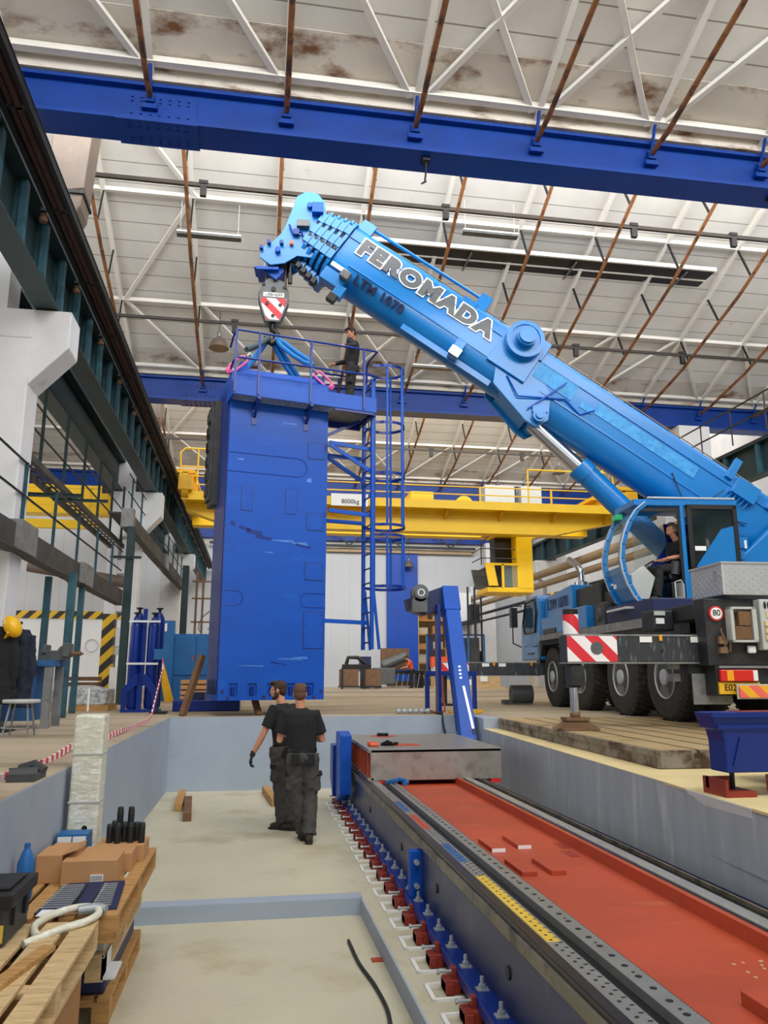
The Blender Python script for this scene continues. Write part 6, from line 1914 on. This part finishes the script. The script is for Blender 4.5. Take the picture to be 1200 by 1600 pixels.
def carton(x0, x1, y0, y1, z0, z1, lab, mm='cardboard', flaps=False):
    t = thing('carton', lab, 'carton', ((x0 + x1) / 2, (y0 + y1) / 2, z0), 'cartons on the top pallet')
    m = MB(); m.box(x0, x1, y0, y1, z0, z1); m.build('box_body', mm, t, bevel=.004)
    if flaps:
        m = MB(); m.prism([(0, 0), (.09, .03), (.09, .036), (0, .006)], (x1 - .0, y0, z1 - .004), (1, 0, 0), (0, 0, 1), -(y1 - y0), 0); m.build('flap', mm, t)
    return t


c1 = carton(-1.18, -.84, 5.5, 5.8, -.611, -.46, 'front cardboard carton with white barcode label')
m = MB(); m.box(-1.0, -.92, 5.494, 5.5, -.585, -.545); m.build('barcode_label', 'white', c1)
m = MB()
for i in range(9):
    m.box(-.995 + i * .008, -.992 + i * .008, 5.4925, 5.494, -.58, -.55)
m.build('barcode', 'black', c1)
carton(-1.14, -.8, 5.83, 6.1, -.611, -.49, 'middle cardboard carton behind the labelled one')
carton(-1.1, -.76, 6.14, 6.45, -.611, -.5, 'rear cardboard carton holding the black cylinders', flaps=False)
carton(-1.36, -1.2, 5.6, 5.9, -.611, -.44, 'narrow carton beside the black toolbox', 'cardboard', True)
carton(-1.37, -1.16, 5.95, 6.15, -.611, -.47, 'tilted carton below the blue carton')
t = thing('carton', 'blue and white printed carton behind the brown ones', 'carton', (-1.25, 6.35, -.611), 'cartons on the top pallet')
m = MB(); m.box(-1.385, -1.17, 6.22, 6.4, -.611, -.43); m.build('box_body', 'locker_blue', t)
m = MB(); m.box(-1.375, -1.28, 6.213, 6.22, -.49, -.445); m.box(-1.27, -1.18, 6.213, 6.22, -.49, -.445); m.build('label', 'white', t)
# black cylinders standing in the rear carton
cy = None
for i, (x, y, h) in enumerate(((-1.02, 6.25, .13), (-1.0, 6.32, .14), (-.96, 6.22, .14), (-.92, 6.27, .14), (-.87, 6.23, .14), (-.84, 6.3, .13), (-.79, 6.22, .14), (-.98, 6.42, .22), (-.9, 6.42, .22))):
    t = thing('black_cylinder', ['leftmost', 'second', 'third', 'fourth', 'fifth', 'sixth', 'rightmost', 'taller rear left', 'taller rear right'][i] + ' black plastic cylinder standing in the rear carton', 'cylinder', (x, y, -.5), 'black cylinders in the carton')
    m = MB(); m.lathe([(.023, 0), (.024, h * .8), (.021, h * .97), (.018, h), (.01, h)], (x, y, -.5), n=16); m.build('tube', 'plastic_black', t, smooth=True)
    m = MB(); m.ring((x, y, -.5 + h * .8), (x, y, -.5 + h * .83), .022, .0255, 16); m.build('cap_ring', 'plastic_grey', t)
# loose things on the pallets
m = MB(); m.add([(-1.16, 4.86, -.604), (-1.02, 4.84, -.604), (-1.0, 4.95, -.6), (-1.15, 4.97, -.6), (-1.16, 4.86, -.602), (-1.02, 4.84, -.602), (-1.0, 4.95, -.598), (-1.15, 4.97, -.598)], [(0, 1, 2, 3), (4, 7, 6, 5), (0, 4, 5, 1), (1, 5, 6, 2), (2, 6, 7, 3), (3, 7, 4, 0)])
tag(m.build('paper_sheet', 'white'), 'white paper sheet lying between the toolbox and the tool roll', 'paper')
m = MB(); m.box(-.8, -.735, 5.0, 5.25, -.99, -.975); m.box(-.812, -.8, 5.0, 5.25, -.99, -.86)
tag(m.build('paper_tag', 'gauge'), 'torn white paper tag hanging at the near corner of the pallet stack', 'tag')
m = MB(); m.bar((-1.1, 3.6, -.594), (-.95, 4.3, -.594), .07, .022)
tag(m.build('loose_board', 'wood'), 'loose brown board lying across the nearest pallet under the hose', 'board')
# toolbox
t = thing('toolbox', 'black plastic toolbox with raised lid ribs at the left picture edge', 'toolbox', (-1.3, 4.6, -.61))
m = MB(); m.box(-1.38, -1.17, 4.35, 4.75, -.6, -.42); m.build('box_body', 'plastic_grey', t, bevel=.015)
m = MB(); m.box(-1.4, -1.14, 4.32, 4.78, -.42, -.355); m.box(-1.36, -1.18, 4.4, 4.7, -.355, -.34); m.build('lid', 'plastic_black', t, bevel=.012)
for y in (4.42, 4.62):
    m = MB(); m.box(-1.172, -1.15, y, y + .05, -.52, -.4); m.build('latch', 'plastic_black', t)
m = MB(); m.box(-1.22, -1.18, 4.345, 4.352, -.58, -.5); m.build('yellow_sticker', 'tape_yellow', t)
m = MB(); m.box(-1.385, -1.15, 4.2, 4.85, -.787, -.6); o = None
t = thing('water_bottle', 'blue plastic water bottle behind the toolbox', 'bottle', (-1.33, 5.25, -.61))
m = MB(); m.lathe([(.045, 0), (.05, .02), (.05, .2), (.03, .26), (.015, .29)], (-1.33, 5.25, -.61), n=18); m.build('bottle_body', 'blue_glossy', t, smooth=True)
m = MB(); m.cyl((-1.33, 5.25, -.32), (-1.33, 5.25, -.295), .018, 12); m.build('cap', 'locker_blue', t)
# tool roll with wrenches
t = thing('tool_roll', 'open dark blue tool roll in front of the cartons', 'tool roll', (-.95, 5.2, -.611))
m = MB(); m.add([(-1.18, 4.92, -.608), (-.74, 4.95, -.608), (-.78, 5.48, -.598), (-1.12, 5.46, -.598), (-1.18, 4.92, -.603), (-.74, 4.95, -.603), (-.78, 5.48, -.58), (-1.12, 5.46, -.58)], [(0, 1, 2, 3), (4, 7, 6, 5), (0, 4, 5, 1), (1, 5, 6, 2), (2, 6, 7, 3), (3, 7, 4, 0)]); m.build('cloth', 'navy', t)
m = MB(); m.box(-1.0, -.99, 4.96, 5.44, -.602, -.582); m.box(-.9, -.89, 4.96, 5.44, -.602, -.582); m.build('seam', 'cloth_black', t)
for i in range(11):
    y = 5.0 + i * .04
    L = .17 - i * .005
    for j, x in enumerate((-1.16 + i * .003, -.885)):
        m = MB(); z = -.596 + i * .0018
        m.bar((x, y, z), (x + L * (1 if j == 0 else .6), y, z), .011, .006); m.ell((x, y, z), (.013, .012, .005), 10, 5)
        tag(m.build('wrench', 'tool_steel'), 'steel wrench in the %s column of the tool roll, %s from the near edge' % ('left' if j == 0 else 'right', NTH[i]), 'wrench', 'wrenches in the tool roll')
t = thing('hose_coil', 'loop of pale grey hose lying in front of the tool roll', 'hose', (-1.05, 4.75, -.6))
m = MB(); m.tube(smooth_path([(-1.06, 4.5, -.6), (-1.1, 4.62, -.585), (-1.06, 4.78, -.58), (-.96, 4.88, -.575), (-.86, 4.88, -.575), (-.81, 4.78, -.58), (-.85, 4.66, -.585), (-.94, 4.58, -.59), (-1.02, 4.5, -.6), (-1.1, 4.42, -.61)]), .02, 10); m.build('hose_loop', 'foam_wrap', t, smooth=True)
m = MB(); m.tube([(-.93, 4.83, -.575), (-.84, 4.86, -.575), (-.78, 4.84, -.575)], [.026, .03, .022], 10); m.build('coupling', 'tool_steel', t, smooth=True)
# ================================================================ people
def remesh(o, vox, sm=0):
    r = o.modifiers.new('skin', 'REMESH'); r.mode = 'VOXEL'; r.voxel_size = vox; r.use_smooth_shade = True
    if sm:
        s = o.modifiers.new('smooth', 'SMOOTH'); s.factor = .5; s.iterations = sm


def hand(m, wr, d, palm_n, side, curl=.5, sc_=1.):
    """palm with five separate bent fingers: d finger direction, palm_n the way the palm faces, side +1/-1 thumb side"""
    wr, d, n = V(wr), V(d).normalized(), V(palm_n).normalized()
    x = d.cross(n).normalized() * side
    n = x.cross(d).normalized() * side
    pc = wr + d * .05 * sc_
    for k in range(4):
        off = x * (-.028 + .0185 * k) * sc_
        m.tube([wr + off * .6, wr + d * .045 * sc_ + off, wr + d * .085 * sc_ + off], [.014 * sc_, .015 * sc_, .012 * sc_], 8)
        L = (.062, .074, .078, .07)[k] * sc_
        p = wr + d * .082 * sc_ + off
        c = curl
        q1 = p + (d * math.cos(c * .6) + n * math.sin(c * .6)) * L * .45
        q2 = q1 + (d * math.cos(c * 1.4) + n * math.sin(c * 1.4)) * L * .32
        q3 = q2 + (d * math.cos(c * 2.1) + n * math.sin(c * 2.1)) * L * .26
        m.tube([p, q1, q2, q3], [.0105 * sc_, .0095 * sc_, .009 * sc_, .0065 * sc_], 8)
    t0 = wr + d * .03 * sc_ + x * .03 * sc_
    m.tube([wr + d * .012 * sc_ + x * .014 * sc_, t0, t0 + (d * .7 + x * .6 + n * .2).normalized() * .035 * sc_, t0 + (d * .9 + x * .35 + n * .4).normalized() * .062 * sc_], [.015 * sc_, .013 * sc_, .011 * sc_, .008 * sc_], 8)


def head(m, c, f, up=(0, 0, 1)):
    """head around c looking along f"""
    c, f = V(c), V(f).normalized()
    up = (V(up) - f * V(up).dot(f)).normalized()
    r = f.cross(up)
    R = MX(((r.x, f.x, up.x), (r.y, f.y, up.y), (r.z, f.z, up.z)))
    P = lambda a, b, z: c + r * a + f * b + up * z
    m.ell(P(0, -.015, .03), (.076, .095, .09), 18, 12, R)
    m.ell(P(0, .01, -.03), (.066, .078, .085), 16, 10, R)
    m.ell(P(0, .045, -.075), (.042, .042, .034), 12, 8, R)
    m.tube([P(0, .078, .025), P(0, .1, -.008), P(0, .092, -.022)], [.009, .015, .014], 8)
    m.ell(P(0, .078, .038), (.052, .018, .012), 12, 6, R)
    m.ell(P(0, .086, -.046), (.024, .012, .008), 10, 6, R)
    m.ell(P(0, .084, -.056), (.02, .012, .007), 10, 6, R)
    for s in (-1, 1):
        m.ell(P(s * .076, -.008, .0), (.011, .02, .032), 10, 8, R)
        m.ell(P(s * .042, .055, -.01), (.025, .02, .02), 8, 6, R)
    return P, R


def person(label, loc, J, look, upv=(0, 0, 1), shirt='cloth_black', trouser='trouser_grey', hair='hair_brown', long_sleeve=False, gloves=(), hands=None, beard=False, seated=False, name='person'):
    t = thing(name, label, 'person', loc)
    L = {k: V(loc) + V(v) for k, v in J.items()}
    b = MB()
    P, R = head(b, L['head'], look, upv)
    b.tube([L['chest'] + V((0, 0, .1)), L['neck'], P(0, -.02, -.06)], [.06, .057, .056], 12)
    b.tube([L['pelvis'], L['chest']], [.09, .1], 14)
    for s in 'LR':
        sh, el, wr = L['sh' + s], L['el' + s], L['wr' + s]
        b.tube([L['chest'] + V((0, 0, .06)), sh, sh * .5 + el * .5, el, el * .6 + wr * .4, wr], [.06, .055, .049, .04, .041, .027], 12)
        hp, kn, an = L['hip' + s], L['kn' + s], L['an' + s]
        b.tube([hp, hp * .5 + kn * .5, kn, kn * .6 + an * .4, an], [.085, .072, .055, .052, .036], 12)
        if s not in gloves:
            hand(b, wr, *hands[s])
    body = b.build('body', 'skin', t, smooth=True)
    remesh(body, .0065, 1)
    for s in gloves:
        g = MB(); g.tube([L['wr' + s] - V(hands[s][0]).normalized() * .05, L['wr' + s] + V(hands[s][0]).normalized() * .02], [.034, .034], 10); hand(g, L['wr' + s], *hands[s], 1.15)
        o = g.build('glove', 'glove', t, smooth=True); remesh(o, .007)
    # eyes
    for s in (-1, 1):
        e = MB(); e.ell(P(s * .03, .083, .016), (.0125, .008, .008), 10, 6, R); eo = e.build('eye', 'white', t, smooth=True)
        e = MB(); e.ell(P(s * .03, .089, .016), (.006, .004, .006), 8, 6, R); e.build('iris', 'black', eo, smooth=True)
        e = MB(); e.tube([P(s * .014, .094, .038), P(s * .03, .093, .043), P(s * .048, .08, .038)], [.003, .005, .003], 6); e.build('eyebrow', hair, t)
    # hair
    h = MB(); h.ell(P(0, -.028, .05), (.084, .098, .086), 20, 12, R); h.ell(P(0, -.055, .0), (.078, .062, .08), 16, 10, R)
    for a in range(14):
        g = 2 * PI * a / 14
        h.ell(P(.052 * math.cos(g), .02 + .06 * math.sin(g), .105 + .012 * math.sin(3 * g)), (.026, .028, .02), 8, 6, R)
    for s in (-1, 1):
        h.ell(P(s * .074, .012, .03), (.012, .024, .035), 8, 6, R)
    ho = h.build('hair', hair, t, smooth=True); remesh(ho, .007)
    if beard:
        h = MB(); h.ell(P(0, .042, -.078), (.05, .05, .036), 12, 8, R)
        for s in (-1, 1):
            h.ell(P(s * .058, .012, -.05), (.02, .035, .045), 10, 8, R)
        ho = h.build('beard', hair, t, smooth=True); remesh(ho, .007)
    # shirt
    s_ = MB()
    ch, pe = L['chest'], L['pelvis']
    shx = (L['shR'] - L['shL']); side = V((shx.x, shx.y, 0)).normalized(); fwd = V((-side.y, side.x, 0))
    RT = MX(((side.x, fwd.x, 0), (side.y, fwd.y, 0), (0, 0, 1)))
    n_ = 18
    rings = []
    ctr = [pe + V((0, 0, .02)), pe * .75 + ch * .25, pe * .45 + ch * .55, ch, ch + V((0, 0, .1)), ch + V((0, 0, .15)), ch + V((0, 0, .175))]
    rad = [(.175, .125), (.17, .125), (.185, .13), (.205, .138), (.195, .12), (.12, .09), (.065, .065)]
    vs, fs = [], []
    for c, (ra, rb) in zip(ctr, rad):
        for k in range(n_):
            a = 2 * PI * k / n_
            vs.append(c + RT @ V((ra * math.cos(a), rb * math.sin(a), 0)))
    for i in range(len(ctr) - 1):
        for k in range(n_):
            l = (k + 1) % n_
            fs.append((i * n_ + k, i * n_ + l, (i + 1) * n_ + l, (i + 1) * n_ + k))
    fs.append(tuple(range(n_))[::-1]); fs.append(tuple((len(ctr) - 1) * n_ + k for k in range(n_)))
    s_.add(vs, fs)
    for q in 'LR':
        sh, el, wr = L['sh' + q], L['el' + q], L['wr' + q]
        if long_sleeve:
            s_.tube([ch + V((0, 0, .06)), sh, sh * .5 + el * .5, el, el * .5 + wr * .5, wr * .96 + el * .04], [.08, .075, .064, .056, .05, .04], 14)
        else:
            s_.tube([ch + V((0, 0, .06)), sh, sh * .5 + el * .5, sh * .25 + el * .75], [.085, .08, .072, .074], 14)
    so = s_.build('shirt', shirt, t, smooth=True); remesh(so, .011, 2)
    d = so.modifiers.new('folds', 'DISPLACE'); tx = bpy.data.textures.new('shirt_folds', 'CLOUDS'); tx.noise_scale = .16; d.texture = tx; d.strength = .018; d.mid_level = .5
    # trousers
    r_ = MB()
    r_.ell(pe + V((0, 0, -.02)), (.165, .14, .12), 16, 10, RT)
    for q in 'LR':
        hp, kn, an = L['hip' + q], L['kn' + q], L['an' + q]
        r_.tube([hp + V((0, 0, .06)), hp, hp * .5 + kn * .5, kn, kn * .5 + an * .5, an + (kn - an) * .1, an + (kn - an) * .0], [.1, .112, .098, .082, .082, .078, .08], 14)
        out = (hp - pe); out.z = 0
        if not seated and out.length > 0:
            c = hp * .42 + kn * .58 + out.normalized() * .075
            r_.box(c.x - .04, c.x + .04, c.y - .065, c.y + .065, c.z - .11, c.z + .1)
    ro = r_.build('trousers', trouser, t, smooth=True); remesh(ro, .011, 2)
    d = ro.modifiers.new('folds', 'DISPLACE'); tx = bpy.data.textures.new('trouser_folds', 'CLOUDS'); tx.noise_scale = .07; d.texture = tx; d.strength = .034; d.mid_level = .5
    if not seated:
        for q in 'LR':
            hp = L['hip' + q]
            k_ = MB(); c = hp + V((0, 0, .0)) - fwd * .118
            k_.box(c.x - .05, c.x + .05, c.y - .015, c.y + .012, c.z - .06, c.z + .06); k_.build('back_pocket', 'cloth_black', ro, bevel=.008)
            out = (hp - pe); out.z = 0
            c = hp * .42 + L['kn' + q] * .58 + out.normalized() * .1
            k_ = MB(); k_.box(c.x - .035, c.x + .035, c.y - .07, c.y + .07, c.z + .05, c.z + .1); k_.build('pocket_flap', 'cloth_black', ro, bevel=.008)
    be = MB()
    be.add([c + RT @ V(((.172 + o_) * math.cos(2 * PI * k / 24), (.13 + o_) * math.sin(2 * PI * k / 24), 0)) for c, o_ in ((pe + V((0, 0, .03)), 0), (pe + V((0, 0, .065)), 0)) for k in range(24)], [(k, (k + 1) % 24, 24 + (k + 1) % 24, 24 + k) for k in range(24)])
    be.build('belt', 'black', t)
    for q in 'LR':
        an = L['an' + q]
        fd = V(J.get('foot' + q, (0, 1, 0))).normalized()
        sd = V((fd.y, -fd.x, 0))
        m = MB()
        z0 = an.z - .085
        m.tube([V((an.x, an.y, z0 + .05)) - fd * .08, V((an.x, an.y, z0 + .052)), V((an.x, an.y, z0 + .045)) + fd * .08, V((an.x, an.y, z0 + .035)) + fd * .15], [(.038, .045), (.045, .05), (.048, .042), (.034, .03)], 12)
        m.tube([an + V((0, 0, .06)), an, V((an.x, an.y, z0 + .05))], [.052, .05, .045], 12)
        o = m.build('shoe', 'shoe', t, smooth=True); remesh(o, .009)
        so_ = MB(); so_.prism([(-.045, -.1), (.04, -.1), (.048, .08), (.03, .175), (-.03, .175), (-.05, .08)], V((an.x, an.y, z0)), sd, fd, 0, .022); so_.build('sole', 'black', o, bevel=.005)
    return t


DN = (0, 0, -1)
# man seen from the back, dark T-shirt, arms bent in front
person('man in black T-shirt seen from behind in the pit, arms bent in front of him', (.58, 9.6, -1.2), dict(
    head=(-.045, .03, 1.67), neck=(-.04, 0, 1.54), chest=(-.03, 0, 1.34), pelvis=(.0, 0, .98),
    shL=(-.21, 0, 1.445), elL=(-.275, .03, 1.14), wrL=(-.24, .28, 1.2), shR=(.15, -.01, 1.43), elR=(.235, .03, 1.14), wrR=(.17, .28, 1.14),
    hipL=(-.085, .0, .93), knL=(-.06, .08, .5), anL=(.03, .12, .09), hipR=(.09, 0, .93), knR=(.11, .05, .5), anR=(.09, -.1, .09),
    footL=(-.1, 1, 0), footR=(.05, 1, 0)), (.1, 1, -.12), hair='hair_light', hands=dict(L=((.5, .8, .1), (.6, 0, .2), 1, 1.0), R=((-.4, .9, 0), (-.4, 0, .2), -1, 1.0)))
# man walking to the left, head in profile
person('bearded man in black T-shirt walking left in the pit, gloved left hand hanging', (.36, 10.35, -1.2), dict(
    head=(-.07, .02, 1.7), neck=(-.03, 0, 1.57), chest=(0, 0, 1.37), pelvis=(.03, 0, 1.0),
    shL=(-.12, -.14, 1.47), elL=(-.24, -.16, 1.18), wrL=(-.37, -.12, .92), shR=(.13, .14, 1.47), elR=(.22, .2, 1.15), wrR=(.1, .34, 1.05),
    hipL=(-.05, -.06, .95), knL=(-.02, -.03, .52), anL=(.03, .02, .09), hipR=(.1, .05, .95), knR=(.1, .14, .52), anR=(.16, -.08, .09),
    footL=(-1, .25, 0), footR=(-1, .4, 0)), (-1, .22, -.12), hair='hair_brown', beard=True, gloves=('L',), hands=dict(L=((-.3, .1, -.95), (1, 0, 0), 1, .9), R=((-.5, .6, -.2), (0, 0, -1), -1, .8)))
# man on the platform
pm = tp(2.4, .02, 5.78)
person('man in black long sleeves on the platform looking down at the slings', (pm.x, pm.y, pm.z), dict(
    head=(-.03, -.07, 1.69), neck=(.02, -.02, 1.56), chest=(.03, 0, 1.38), pelvis=(0, 0, .97),
    shL=(-.06, -.17, 1.49), elL=(.02, -.36, 1.3), wrL=(-.2, -.42, 1.26), shR=(.0, .17, 1.49), elR=(-.08, .2, 1.2), wrR=(-.34, .1, 1.08),
    hipL=(-.02, -.08, .93), knL=(-.05, -.1, .5), anL=(-.02, -.1, .09), hipR=(0, .08, .93), knR=(-.02, .1, .5), anR=(.02, .1, .09),
    footL=(-1, -.2, 0), footR=(-1, .2, 0)), (-.85, -.45, -.5), hair='hair_brown', long_sleeve=True, trouser='trouser_black', hands=dict(L=((-.95, -.1, -.1), (0, 0, -1), 1, 1.4), R=((-.9, -.1, -.25), (0, 0, -1), -1, .8)))
# crane operator, seated
op = BF @ V((7.5, -1.02, 1.96))
person('crane operator in dark printed T-shirt sitting in the blue cab looking up', (op.x, op.y, op.z), dict(
    head=(-.06, 0, 1.33), neck=(.0, 0, 1.17), chest=(.03, 0, .96), pelvis=(.08, 0, .62),
    shL=(.0, -.19, 1.08), elL=(-.04, -.23, .82), wrL=(-.3, -.18, .78), shR=(.0, .19, 1.08), elR=(-.04, .22, .82), wrR=(-.3, .16, .78),
    hipL=(.0, -.1, .6), knL=(-.42, -.12, .6), anL=(-.5, -.12, .11), hipR=(0, .1, .6), knR=(-.42, .12, .6), anR=(-.46, .12, .11),
    footL=(-1, 0, 0), footR=(-1, 0, 0)), (-.93, -.05, .35), (.35, 0, .93), hair='hair_grey', trouser='trouser_black', seated=True, hands=dict(L=((-1, 0, -.15), (0, 0, -1), 1, 1.0), R=((-1, 0, -.15), (0, 0, -1), -1, 1.0)))
# distant man in orange
person('distant man in orange shirt bending over the old lathe', (8.35, 42.2, 0), dict(
    head=(-.2, .05, 1.62), neck=(-.1, .03, 1.5), chest=(-.02, 0, 1.32), pelvis=(.08, 0, .98),
    shL=(-.05, -.18, 1.42), elL=(-.2, -.16, 1.14), wrL=(-.42, .0, 1.1), shR=(-.05, .18, 1.42), elR=(-.2, .2, 1.14), wrR=(-.42, .2, 1.1),
    hipL=(.07, -.09, .93), knL=(.04, -.1, .5), anL=(.06, -.1, .09), hipR=(.07, .09, .93), knR=(.04, .1, .5), anR=(.06, .1, .09),
    footL=(-1, .1, 0), footR=(-1, .1, 0)), (-1, .1, -.6), shirt='orange_shirt', trouser='cloth_navy', hair='hair_brown', hands=dict(L=((-1, .2, -.3), (0, 0, -1), 1, .8), R=((-1, .2, -.3), (0, 0, -1), -1, .8)))
